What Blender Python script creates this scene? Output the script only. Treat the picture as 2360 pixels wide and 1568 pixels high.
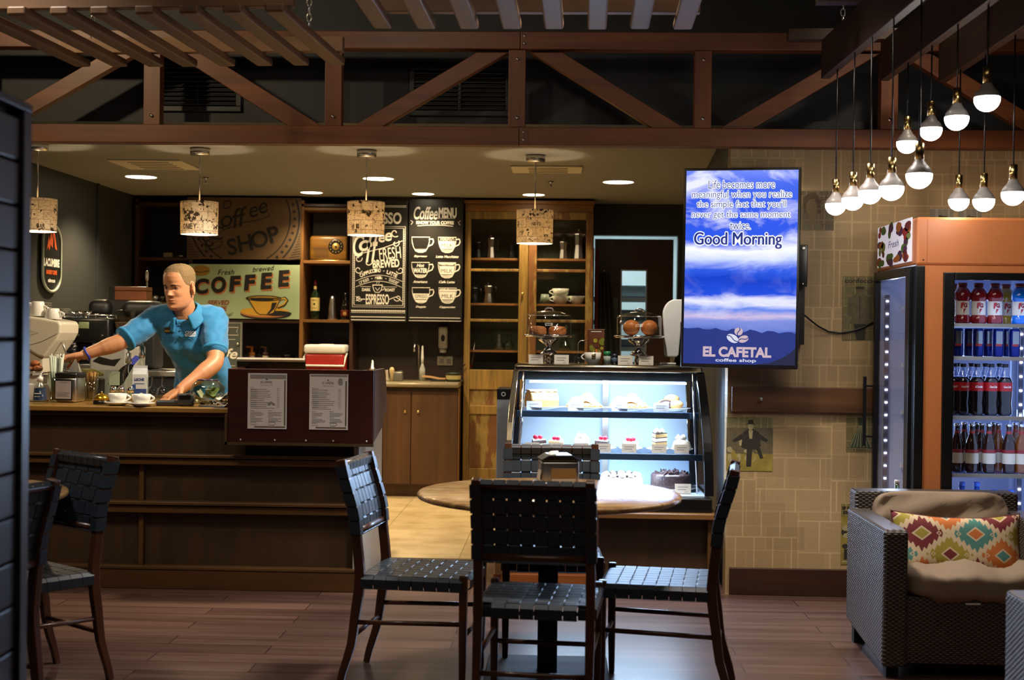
import bpy, bmesh, math, random
from mathutils import Vector, Matrix, Euler
PI = math.pi
random.seed(7)
SC = bpy.context.scene
for o in list(bpy.data.objects): bpy.data.objects.remove(o)
COL = SC.collection
# ------------------------------------------------------------------ camera
W_PX, H_PX, F_PX, EYE = 2360.0, 1568.0, 3100.0, 1.4
YAW, PITCH, ROLL = 0.035, -19.0/3100.0, 0.012
_view = Vector((-math.sin(YAW)*math.cos(PITCH), math.cos(YAW)*math.cos(PITCH), math.sin(PITCH)))
_rl = Vector((math.cos(YAW), math.sin(YAW), 0)); _ul = _rl.cross(_view)
_R = math.cos(ROLL)*_rl + math.sin(ROLL)*_ul
_U = -math.sin(ROLL)*_rl + math.cos(ROLL)*_ul
CAMP = Vector((0, 0, EYE))
cam = bpy.data.cameras.new('camera'); cam_o = bpy.data.objects.new('camera', cam); COL.objects.link(cam_o)
m = Matrix((_R, _U, -_view)).transposed().to_4x4(); m.translation = CAMP; cam_o.matrix_world = m
cam.sensor_width = 36.0; cam.lens = F_PX/W_PX*36.0; cam.clip_start = 0.05; cam.clip_end = 60
cam.dof.use_dof = True; cam.dof.focus_distance = 7.3; cam.dof.aperture_fstop = 3.2
SC.camera = cam_o
def ray(px, py):
    return _view + _R*((px-W_PX/2)/F_PX) + _U*((H_PX/2-py)/F_PX)
def PD(px, py, d): return CAMP + ray(px, py)*d            # point at depth d along the view axis
def PY(px, py, Y):
    r = ray(px, py); return CAMP + r*(Y/r.y)              # point on the frontal plane y = Y
def PX(px, py, X):
    r = ray(px, py); return CAMP + r*(X/r.x)
def PZ(px, py, Z):
    r = ray(px, py); return CAMP + r*((Z-EYE)/r.z)
# ------------------------------------------------------------------ world, exposure
w = bpy.data.worlds.new('world'); SC.world = w; w.use_nodes = True
w.node_tree.nodes['Background'].inputs[0].default_value = (0.45, 0.50, 0.62, 1)
w.node_tree.nodes['Background'].inputs[1].default_value = 0.016
SC.view_settings.view_transform = 'Standard'; SC.view_settings.look = 'None'
SC.view_settings.exposure = 0.0; SC.view_settings.gamma = 1.0; SC.view_settings.use_curve_mapping = False
try:
    SC.cycles.use_denoising = True; SC.cycles.denoiser = 'OPENIMAGEDENOISE'
    SC.cycles.max_bounces = 8; SC.cycles.transparent_max_bounces = 24
    SC.cycles.caustics_reflective = False; SC.cycles.caustics_refractive = False
    SC.cycles.sample_clamp_indirect = 4.0; SC.cycles.use_adaptive_sampling = True
except Exception: pass
# ------------------------------------------------------------------ large lights
WARM = (1.0, 0.77, 0.46); NEUT = (1.0, 0.85, 0.66); COOL = (0.55, 0.75, 1.0); DAY = (0.55, 0.72, 1.0)
def light(name, kind, loc, energy, color, target=None, **kw):
    L = bpy.data.lights.new(name, kind); L.energy = energy; L.color = color
    o = bpy.data.objects.new(name, L); COL.objects.link(o); o.location = loc
    if target is not None:
        o.rotation_euler = (Vector(target)-Vector(loc)).to_track_quat('-Z', 'Y').to_euler()
    for k, v in kw.items(): setattr(L, k, v)
    return o
KCEIL = 2.55; HCEIL = 3.7
# hall: ceiling lamps over the seating, an added fill and spots
light('hall_ceiling_lamp', 'SPOT', (0.4, 5.85, 3.55), 480, (1.0, .90, .80), (0.4, 5.6, 0), spot_size=1.5, spot_blend=0.5, shadow_soft_size=0.25)
light('hall_ceiling_lamp', 'SPOT', (-2.6, 5.0, 3.55), 150, (1.0, .90, .80), (-2.2, 5.4, 0), spot_size=1.5, spot_blend=0.5, shadow_soft_size=0.25)
light('hall_ambient_fill', 'AREA', (0.0, 3.0, 3.62), 26, NEUT, (0.0, 5.0, 0), shape='RECTANGLE', size=3.6, size_y=1.2)  # unseen area fill, added for ambient light on frontal surfaces
light('hall_spot', 'SPOT', (-1.1, 5.0, 3.6), 20, NEUT, (-0.9, 7.1, 1.9), spot_size=1.5, spot_blend=0.8, shadow_soft_size=0.08)
light('hall_spot', 'SPOT', (1.8, 5.9, 3.6), 60, NEUT, (1.7, 7.2, 1.3), spot_size=1.3, spot_blend=0.8, shadow_soft_size=0.08)
light('counter_spot', 'SPOT', (-1.15, 7.3, 2.5), 230, (1.0, .82, .58), (-2.0, 7.7, 1.15), spot_size=1.7, spot_blend=0.5, shadow_soft_size=0.06)
light('case_top_fill', 'SPOT', (0.35, 7.3, 2.5), 70, NEUT, (0.2, 7.85, 1.3), spot_size=1.5, spot_blend=0.6, shadow_soft_size=0.06)  # unseen spot, added to brighten the things on top of the case
light('pergola_lamp', 'SPOT', (-3.1, 5.35, 3.45), 95, WARM, (-2.2, 6.7, 2.4), spot_size=1.7, spot_blend=0.5, shadow_soft_size=0.05)
# ------------------------------------------------------------------ materials
def new_mat(name):
    m = bpy.data.materials.new(name); m.use_nodes = True
    nt = m.node_tree; b = nt.nodes['Principled BSDF']; return m, nt, b
def setp(b, **k):
    for n, v in k.items():
        n = n.replace('_', ' ')
        if n in b.inputs: b.inputs[n].default_value = v
def rgb(c): return (c[0], c[1], c[2], 1.0)
def hexc(h):
    h = h.lstrip('#'); v = [int(h[i:i+2], 16)/255 for i in (0, 2, 4)]
    return tuple(x/12.92 if x <= .04045 else ((x+.055)/1.055)**2.4 for x in v)
MC = {}
def plain(name, col, rough=.5, metal=0.0, var=0.06, bump=0.0, scale=12.0, **k):
    if name in MC: return MC[name]
    if isinstance(col, str): col = hexc(col)
    m, nt, b = new_mat(name); N = nt.nodes; L = nt.links
    setp(b, Base_Color=rgb(col), Roughness=rough, Metallic=metal, **k)
    if var or bump:
        tc = N.new('ShaderNodeTexCoord'); nz = N.new('ShaderNodeTexNoise'); nz.inputs['Scale'].default_value = scale; nz.inputs['Detail'].default_value = 4
        L.new(tc.outputs['Object'], nz.inputs['Vector'])
        mx = N.new('ShaderNodeMix'); mx.data_type = 'RGBA'
        mx.inputs[6].default_value = rgb([max(0, c*(1-var*2)) for c in col]); mx.inputs[7].default_value = rgb([min(1, c*(1+var*2)) for c in col])
        L.new(nz.outputs['Fac'], mx.inputs[0]); L.new(mx.outputs[2], b.inputs['Base Color'])
        if bump:
            bp = N.new('ShaderNodeBump'); bp.inputs['Strength'].default_value = bump; bp.inputs['Distance'].default_value = .01
            L.new(nz.outputs['Fac'], bp.inputs['Height']); L.new(bp.outputs['Normal'], b.inputs['Normal'])
    MC[name] = m; return m
def emis(name, col, strength, base=(0.8, 0.8, 0.8)):
    if name in MC: return MC[name]
    if isinstance(col, str): col = hexc(col)
    m, nt, b = new_mat(name); setp(b, Base_Color=rgb(base), Emission_Color=rgb(col), Emission_Strength=strength, Roughness=.4)
    MC[name] = m; return m
def glass(name, col=(1, 1, 1), rough=.02, alpha=.12, ior=1.45, spec=.5):
    """thin clear glass: mostly see-through with a real specular coat"""
    if name in MC: return MC[name]
    m, nt, b = new_mat(name); N = nt.nodes; L = nt.links
    for n in list(N):
        if n.type == 'BSDF_PRINCIPLED': N.remove(n)
    out = [n for n in N if n.type == 'OUTPUT_MATERIAL'][0]
    tr = N.new('ShaderNodeBsdfTransparent'); tr.inputs[0].default_value = rgb(col)
    gl = N.new('ShaderNodeBsdfGlossy'); gl.inputs['Roughness'].default_value = rough
    fr = N.new('ShaderNodeFresnel'); fr.inputs['IOR'].default_value = ior
    mx = N.new('ShaderNodeMixShader'); ma = N.new('ShaderNodeMath'); ma.operation = 'MULTIPLY_ADD'
    ma.inputs[1].default_value = 1.0; ma.inputs[2].default_value = alpha*.2; ma.use_clamp = True
    ge = N.new('ShaderNodeNewGeometry'); bf = N.new('ShaderNodeMath'); bf.operation = 'SUBTRACT'; bf.inputs[0].default_value = 1; L.new(ge.outputs['Backfacing'], bf.inputs[1])
    mf = N.new('ShaderNodeMath'); mf.operation = 'MULTIPLY'; L.new(ma.outputs[0], mf.inputs[0]); L.new(bf.outputs[0], mf.inputs[1]); L.new(fr.outputs[0], ma.inputs[0]); L.new(mf.outputs[0], mx.inputs[0])
    L.new(tr.outputs[0], mx.inputs[1]); L.new(gl.outputs[0], mx.inputs[2]); L.new(mx.outputs[0], out.inputs[0])
    MC[name] = m; return m
def liquid(name, col, dens=.6):
    """coloured translucent drink in a bottle"""
    if name in MC: return MC[name]
    m, nt, b = new_mat(name)
    if isinstance(col, str): col = hexc(col)
    setp(b, Base_Color=rgb(col), Roughness=.08, Transmission_Weight=dens, IOR=1.2, Coat_Weight=.5)
    MC[name] = m; return m
def wood(name, dark, lite, axis='x', scale=1.0, rough=.45, bump=.08, planks=None, knots=.35, coat=0.0):
    """stretched-noise grain along an axis; planks=(length, width, axes) adds board joints"""
    if name in MC: return MC[name]
    if isinstance(dark, str): dark = hexc(dark)
    if isinstance(lite, str): lite = hexc(lite)
    m, nt, b = new_mat(name); N = nt.nodes; L = nt.links
    tc = N.new('ShaderNodeTexCoord'); mp = N.new('ShaderNodeMapping')
    s = {'x': (1.2, 22, 22), 'y': (22, 1.2, 22), 'z': (22, 22, 1.2)}[axis]
    mp.inputs['Scale'].default_value = [v*scale for v in s]
    L.new(tc.outputs['Object'], mp.inputs['Vector'])
    vec = mp.outputs['Vector']
    fac_extra = None
    if planks:
        bm_ = N.new('ShaderNodeTexBrick'); pm = N.new('ShaderNodeMapping')
        L.new(tc.outputs['Object'], pm.inputs['Vector'])
        pm.inputs['Rotation'].default_value = planks[2]
        bm_.inputs['Scale'].default_value = 1.0; bm_.inputs['Brick Width'].default_value = planks[0]; bm_.inputs['Row Height'].default_value = planks[1]
        bm_.inputs['Mortar Size'].default_value = .0022; bm_.inputs['Color1'].default_value = (0, 0, 0, 1); bm_.inputs['Color2'].default_value = (1, 1, 1, 1)
        bm_.inputs['Mortar'].default_value = (0, 0, 0, 1); bm_.offset = .37
        L.new(pm.outputs['Vector'], bm_.inputs['Vector'])
        ad = N.new('ShaderNodeVectorMath'); ad.operation = 'MULTIPLY_ADD'
        ad.inputs[1].default_value = (7, 7, 7); L.new(bm_.outputs['Color'], ad.inputs[0]); L.new(vec, ad.inputs[2]); vec = ad.outputs[0]
        fac_extra = bm_
    n1 = N.new('ShaderNodeTexNoise'); n1.inputs['Scale'].default_value = 1.0; n1.inputs['Detail'].default_value = 6; n1.inputs['Roughness'].default_value = .62; n1.inputs['Distortion'].default_value = knots
    L.new(vec, n1.inputs['Vector'])
    n2 = N.new('ShaderNodeTexNoise'); n2.inputs['Scale'].default_value = 2.2; n2.inputs['Detail'].default_value = 3
    L.new(tc.outputs['Object'], n2.inputs['Vector'])
    av = N.new('ShaderNodeMath'); av.operation = 'MULTIPLY_ADD'; av.inputs[1].default_value = .84 if planks else .72
    L.new(n1.outputs['Fac'], av.inputs[0])
    sc = N.new('ShaderNodeMath'); sc.operation = 'MULTIPLY'; sc.inputs[1].default_value = .16 if planks else .28
    L.new((fac_extra.outputs['Color'] if fac_extra else n2.outputs['Fac']), sc.inputs[0]); L.new(sc.outputs[0], av.inputs[2])
    cr = N.new('ShaderNodeValToRGB'); e = cr.color_ramp.elements
    e[0].position = .28; e[0].color = rgb(dark); e[1].position = .72; e[1].color = rgb(lite)
    L.new(av.outputs[0], cr.inputs[0]); colr = cr.outputs[0]
    if fac_extra:
        mx = N.new('ShaderNodeMix'); mx.data_type = 'RGBA'; mx.inputs[7].default_value = rgb([c*.35 for c in dark])
        L.new(fac_extra.outputs['Fac'], mx.inputs[0]); L.new(colr, mx.inputs[6]); colr = mx.outputs[2]
    L.new(colr, b.inputs['Base Color']); setp(b, Roughness=rough, Coat_Weight=coat, Coat_Roughness=.15)
    bp = N.new('ShaderNodeBump'); bp.inputs['Strength'].default_value = bump; bp.inputs['Distance'].default_value = .004
    L.new(n1.outputs['Fac'], bp.inputs['Height']); L.new(bp.outputs['Normal'], b.inputs['Normal'])
    MC[name] = m; return m
def metal(name, col=(.7, .7, .7), rough=.25): return plain(name, col, rough, 1.0, .03)
# ------------------------------------------------------------------ mesh builder
def frame_m(o, ex, ey):
    ex = Vector(ex).normalized(); ey = Vector(ey); ey = (ey-ex*ey.dot(ex)).normalized(); ez = ex.cross(ey)
    m = Matrix((ex, ey, ez)).transposed().to_4x4(); m.translation = Vector(o); return m
def front(o): return frame_m(o, (1, 0, 0), (0, 0, 1))     # local x right, y up, z towards the camera
class MB:
    def __init__(s): s.bm = bmesh.new(); s.mi = 0
    def _add(s, vs, fs, M=None, smooth=False, mi=None):
        bv = [s.bm.verts.new(M @ Vector(v) if M is not None else Vector(v)) for v in vs]
        for f in fs:
            try:
                fc = s.bm.faces.new([bv[i] for i in f]); fc.smooth = smooth; fc.material_index = s.mi if mi is None else mi
            except ValueError: pass
        return bv
    def box(s, c, d, M=None, mi=None):
        x, y, z = [v/2 for v in d]; c = Vector(c)
        vs = [c+Vector((a*x, b*y, e*z)) for a in (-1, 1) for b in (-1, 1) for e in (-1, 1)]
        s._add(vs, [(0, 1, 3, 2), (4, 6, 7, 5), (0, 4, 5, 1), (2, 3, 7, 6), (0, 2, 6, 4), (1, 5, 7, 3)], M, mi=mi); return s
    def bx(s, a, b, M=None, mi=None):
        a = Vector(a); b = Vector(b); return s.box((a+b)/2, [abs(v) for v in (b-a)], M, mi)
    def rbox(s, c, d, r, M=None, seg=3, mi=None):
        """box rounded on every edge"""
        t = bmesh.new(); bmesh.ops.create_cube(t, size=1.0)
        for v in t.verts: v.co = Vector((v.co.x*d[0], v.co.y*d[1], v.co.z*d[2]))
        bmesh.ops.bevel(t, geom=t.edges[:], offset=min(r, min(d)*.49), segments=seg, profile=.5, affect='EDGES')
        for v in t.verts: v.co += Vector(c)
        s.absorb(t, M, True, mi); return s
    def absorb(s, t, M=None, smooth=True, mi=None):
        t.verts.ensure_lookup_table(); t.verts.index_update()
        s._add([v.co.copy() for v in t.verts], [[v.index for v in f.verts] for f in t.faces], M, smooth, mi); t.free()
    def lathe(s, prof, M=None, seg=24, smooth=True, mi=None, cap=True, a0=0, a1=2*PI):
        """prof: (radius, height) list around local z"""
        full = abs(a1-a0-2*PI) < 1e-6; n = seg if full else seg+1
        vs, fs = [], []
        for r, h in prof:
            for i in range(n):
                a = a0+(a1-a0)*i/seg; vs.append((r*math.cos(a), r*math.sin(a), h))
        for j in range(len(prof)-1):
            for i in range(seg):
                k = (i+1) % n if full else i+1
                fs.append((j*n+i, j*n+k, (j+1)*n+k, (j+1)*n+i))
        if cap and full:
            if prof[0][0] > 1e-5: fs.append(tuple(reversed(range(n))))
            if prof[-1][0] > 1e-5: fs.append(tuple((len(prof)-1)*n+i for i in range(n)))
        s._add(vs, fs, M, smooth, mi); return s
    def cyl(s, p0, p1, r0, r1=None, seg=16, smooth=True, mi=None):
        r1 = r0 if r1 is None else r1; p0 = Vector(p0); p1 = Vector(p1); ax = p1-p0
        M = Matrix.Translation(p0) @ ax.to_track_quat('Z', 'Y').to_matrix().to_4x4()
        return s.lathe([(r0, 0), (r1, ax.length)], M, seg, smooth, mi)
    def sweep(s, pts, sec, up=(0, 0, 1), closed=False, M=None, smooth=False, mi=None, scales=None):
        """sec: 2D section (u, v) list, placed along pts; u is sideways, v is along 'up'"""
        pts = [Vector(p) for p in pts]; n = len(sec); vs, fs = [], []
        for i, p in enumerate(pts):
            if closed: t = pts[(i+1) % len(pts)]-pts[i-1]
            else: t = (pts[min(i+1, len(pts)-1)]-pts[max(i-1, 0)])
            t.normalize(); u = t.cross(Vector(up))
            if u.length < 1e-4: u = t.cross(Vector((0, 1, 0.01)))
            u.normalize(); v = u.cross(t); k = scales[i] if scales else 1
            for a, b in sec: vs.append(p+u*a*k+v*b*k)
        m_ = len(pts)
        for i in range(m_ if closed else m_-1):
            for j in range(n):
                a = i*n+j; b = i*n+(j+1) % n; c = ((i+1) % m_)*n
                fs.append((a, b, c+(j+1) % n, c+j))
        if not closed:
            fs.append(tuple(reversed(range(n)))); fs.append(tuple((m_-1)*n+j for j in range(n)))
        s._add(vs, fs, M, smooth, mi); return s
    def tube(s, pts, r, seg=10, closed=False, M=None, up=(0, 0, 1), mi=None, scales=None):
        return s.sweep(pts, [(r*math.cos(2*PI*i/seg), r*math.sin(2*PI*i/seg)) for i in range(seg)], up, closed, M, True, mi, scales)
    def bar(s, p0, p1, w, h, up=(0, 0, 1), mi=None):
        return s.sweep([p0, p1], [(-w/2, -h/2), (w/2, -h/2), (w/2, h/2), (-w/2, h/2)], up, mi=mi)
    def prism(s, poly, h, M=None, smooth=False, mi=None):
        """extrude a 2D polygon (local xy) by h along local z"""
        n = len(poly); vs = [(x, y, 0) for x, y in poly]+[(x, y, h) for x, y in poly]
        fs = [tuple(reversed(range(n))), tuple(range(n, 2*n))]+[(i, (i+1) % n, n+(i+1) % n, n+i) for i in range(n)]
        s._add(vs, fs, M, smooth, mi); return s
    def flat(s, poly, M=None, mi=None, z=0):
        s._add([(x, y, z) for x, y in poly], [tuple(range(len(poly)))], M, mi=mi); return s
    def rect(s, x0, y0, x1, y1, M=None, mi=None, z=0): return s.flat([(x0, y0), (x1, y0), (x1, y1), (x0, y1)], M, mi, z)
    def disc(s, x, y, r, M=None, mi=None, z=0, seg=18, ry=None):
        return s.flat([(x+r*math.cos(2*PI*i/seg), y+(ry or r)*math.sin(2*PI*i/seg)) for i in range(seg)], M, mi, z)
    def stroke(s, pts, w, M=None, mi=None, z=0, closed=False):
        """flat ribbon along a 2D path"""
        P = [Vector((p[0], p[1])) for p in pts]; n = len(P); L, R = [], []
        for i in range(n):
            t = (P[(i+1) % n]-P[i-1]) if closed else (P[min(i+1, n-1)]-P[max(i-1, 0)])
            if t.length < 1e-9: t = Vector((1, 0))
            t.normalize(); q = Vector((-t.y, t.x))*w/2; L.append(P[i]+q); R.append(P[i]-q)
        vs = [(p.x, p.y, z) for p in L]+[(p.x, p.y, z) for p in R]
        fs = [(n+i, n+(i+1) % n, (i+1) % n, i) for i in range(n if closed else n-1)]
        s._add(vs, fs, M, mi=mi); return s
    def sphere(s, c, r, M=None, seg=20, rings=12, sc=(1, 1, 1), smooth=True, mi=None):
        t = bmesh.new(); bmesh.ops.create_uvsphere(t, u_segments=seg, v_segments=rings, radius=r)
        for v in t.verts: v.co = Vector((v.co.x*sc[0], v.co.y*sc[1], v.co.z*sc[2]))+Vector(c)
        s.absorb(t, M, smooth, mi); return s
    def grid(s, f, nu, nv, M=None, smooth=True, mi=None, wrap_u=False):
        vs = [f(i/(nu if wrap_u else nu-1), j/(nv-1)) for j in range(nv) for i in range(nu)]; fs = []
        for j in range(nv-1):
            for i in range(nu if wrap_u else nu-1):
                k = (i+1) % nu; fs.append((j*nu+i, j*nu+k, (j+1)*nu+k, (j+1)*nu+i))
        s._add(vs, fs, M, smooth, mi); return s
    def text(s, txt, x, y, w=None, h=None, M=None, mi=None, z=.0008, align='C', bold=0.0, shear=0.0, rot=0.0):
        """lettering fitted into a w x h box; (x, y) is its centre (align C) or left middle (L)"""
        c = bpy.data.curves.new('t', 'FONT'); c.body = txt; c.size = 1; c.offset = bold; c.shear = shear; c.resolution_u = 4
        o = bpy.data.objects.new('t', c); me = o.to_mesh()
        if len(me.vertices) == 0: bpy.data.objects.remove(o); return s
        xs = [v.co.x for v in me.vertices]; ys = [v.co.y for v in me.vertices]
        x0, x1, y0, y1 = min(xs), max(xs), min(ys), max(ys); bw, bh = max(x1-x0, 1e-6), max(y1-y0, 1e-6)
        if w and h: sx, sy = w/bw, h/bh
        elif h: sx = sy = h/bh
        else: sx = sy = w/bw
        cx = (x0+x1)/2 if align == 'C' else x0; cy = (y0+y1)/2; ca, sa = math.cos(rot), math.sin(rot)
        vs = []
        for v in me.vertices:
            a, b = (v.co.x-cx)*sx, (v.co.y-cy)*sy; vs.append((x+a*ca-b*sa, y+a*sa+b*ca, z))
        s._add(vs, [tuple(p.vertices) for p in me.polygons], M, mi=mi)
        o.to_mesh_clear(); bpy.data.objects.remove(o); bpy.data.curves.remove(c); return s
    def move(s, M): bmesh.ops.transform(s.bm, matrix=M, verts=s.bm.verts[:]); return s
    def build(s, name, mats, parent=None, world=True, bevel=0.0, bseg=2, weld=False, label=None):
        bm = s.bm
        if weld: bmesh.ops.remove_doubles(bm, verts=bm.verts[:], dist=1e-5)
        bmesh.ops.recalc_face_normals(bm, faces=bm.faces[:])
        if parent is not None and world:
            M = Matrix.Identity(4); p = parent
            while p is not None: M = p.matrix_basis @ M; p = p.parent
            bmesh.ops.transform(bm, matrix=M.inverted(), verts=bm.verts[:])
        me = bpy.data.meshes.new(name); bm.to_mesh(me); bm.free()
        for mt in (mats if isinstance(mats, (list, tuple)) else [mats]): me.materials.append(mt)
        o = bpy.data.objects.new(name, me); COL.objects.link(o)
        if parent is not None: o.parent = parent
        if bevel:
            b = o.modifiers.new('bevel', 'BEVEL'); b.width = bevel; b.segments = bseg; b.limit_method = 'ANGLE'; b.angle_limit = .7
            for p in me.polygons: p.use_smooth = p.use_smooth
        if label: o['label'] = label
        return o
def tag(o, label, cat, group=None, kind=None):
    if label: o['label'] = label
    if cat: o['category'] = cat
    if group: o['group'] = group
    if kind: o['kind'] = kind
    return o
def thing(name, label, cat, loc=(0, 0, 0), rz=0, group=None):
    o = bpy.data.objects.new(name, None); COL.objects.link(o); o.location = loc; o.rotation_euler = (0, 0, rz); o.empty_display_size = .1
    return tag(o, label, cat, group)
def struct(name, mb, mats, **k):
    o = mb.build(name, mats, **k); o['kind'] = 'structure'; return o
def dup(o, label=None, loc=None, rz=None, parent=None):
    c = o.copy(); COL.objects.link(c)
    if parent is not None: c.parent = parent
    for ch in list(o.children): dup(ch, parent=c)
    if label: c['label'] = label
    if loc is not None: c.location = loc
    if rz is not None: c.rotation_euler = (0, 0, rz)
    return c
ORD = ['first', 'second', 'third', 'fourth', 'fifth', 'sixth', 'seventh', 'eighth', 'ninth', 'tenth', 'eleventh', 'twelfth']
def rotz(a): return Matrix.Rotation(a, 4, 'Z')
def T(*v): return Matrix.Translation(Vector(v))
# ------------------------------------------------------------------ shared materials
M_DARKWOOD = wood('dark_walnut', '#1c0e07', '#4a2c18', 'x', .8, .42)
M_DARKWOOD_Z = wood('dark_walnut_upright', '#1c0e07', '#4a2c18', 'z', .8, .42)
M_TRUSS_X = wood('truss_timber', '#431f0b', '#7a4219', 'x', .7, .45)
M_TRUSS_Z = wood('truss_timber_upright', '#431f0b', '#7a4219', 'z', .7, .45)
M_PERG = wood('pergola_timber', '#4b331f', '#7f5c3a', 'y', .8, .5)
M_PERG_X = wood('pergola_cross_timber', '#4b331f', '#7f5c3a', 'x', .8, .5)
M_BEAM = wood('lamp_beam_timber', '#24140c', '#452a1a', 'y', .8, .5)
M_CHAIRWOOD = wood('chair_mahogany', '#321a10', '#623a22', 'z', 1.2, .33, coat=.25)
M_CHARCOAL = plain('charcoal_paint', '#2b2c2c', .6, var=.04, bump=.02, scale=30)
M_NAVY = plain('soffit_paint', '#24262a', .65, var=.04)
M_CEIL = plain('kitchen_ceiling_paint', '#8d8d88', .7, var=.02)
M_WHITE = plain('white_ceramic', '#e8e6df', .18, var=.01, Coat_Weight=.4)
M_PAPER = plain('white_paper', '#e4e2dc', .7, var=.02)
M_BLACK = plain('black_plastic', '#0d0d0e', .35, var=.05)
M_BLACKMAT = plain('black_matte', '#0a0a0b', .7, var=.05)
M_STEEL = metal('brushed_steel', (.62, .60, .57), .28)
M_CHROME = metal('chrome', (.8, .8, .8), .08)
M_BRASS = metal('brass', (.62, .43, .17), .25)
M_GLASS = glass('clear_glass')
M_INK = plain('dark_ink', '#1a1714', .7, var=0)
M_CHALK = plain('chalk_white', '#e9e4d6', .8, var=.05)
M_FLOOR = wood('floor_planks', '#3a2620', '#6e5348', 'x', .55, .3, .05, planks=(1.25, .155, (0, 0, 0)), knots=.5)

def tile_mat():
    m, nt, b = new_mat('cream_floor_tile'); N, L = nt.nodes, nt.links
    tc = N.new('ShaderNodeTexCoord'); br = N.new('ShaderNodeTexBrick'); br.offset = 0
    br.inputs['Scale'].default_value = 1; br.inputs['Brick Width'].default_value = .6; br.inputs['Row Height'].default_value = .6; br.inputs['Mortar Size'].default_value = .004
    br.inputs['Color1'].default_value = rgb(hexc('#c9b48a')); br.inputs['Color2'].default_value = rgb(hexc('#bca57b')); br.inputs['Mortar'].default_value = rgb(hexc('#a08c66'))
    L.new(tc.outputs['Object'], br.inputs['Vector'])
    nz = N.new('ShaderNodeTexNoise'); nz.inputs['Scale'].default_value = 5; nz.inputs['Detail'].default_value = 7; L.new(tc.outputs['Object'], nz.inputs['Vector'])
    mx = N.new('ShaderNodeMix'); mx.data_type = 'RGBA'; mx.blend_type = 'MULTIPLY'; mx.inputs[0].default_value = .6
    cr = N.new('ShaderNodeValToRGB'); cr.color_ramp.elements[0].position = .35; cr.color_ramp.elements[0].color = (.62, .55, .45, 1); cr.color_ramp.elements[1].position = .6
    L.new(nz.outputs['Fac'], cr.inputs[0]); L.new(br.outputs['Color'], mx.inputs[6]); L.new(cr.outputs[0], mx.inputs[7]); L.new(mx.outputs[2], b.inputs['Base Color'])
    setp(b, Roughness=.32); return m
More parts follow.
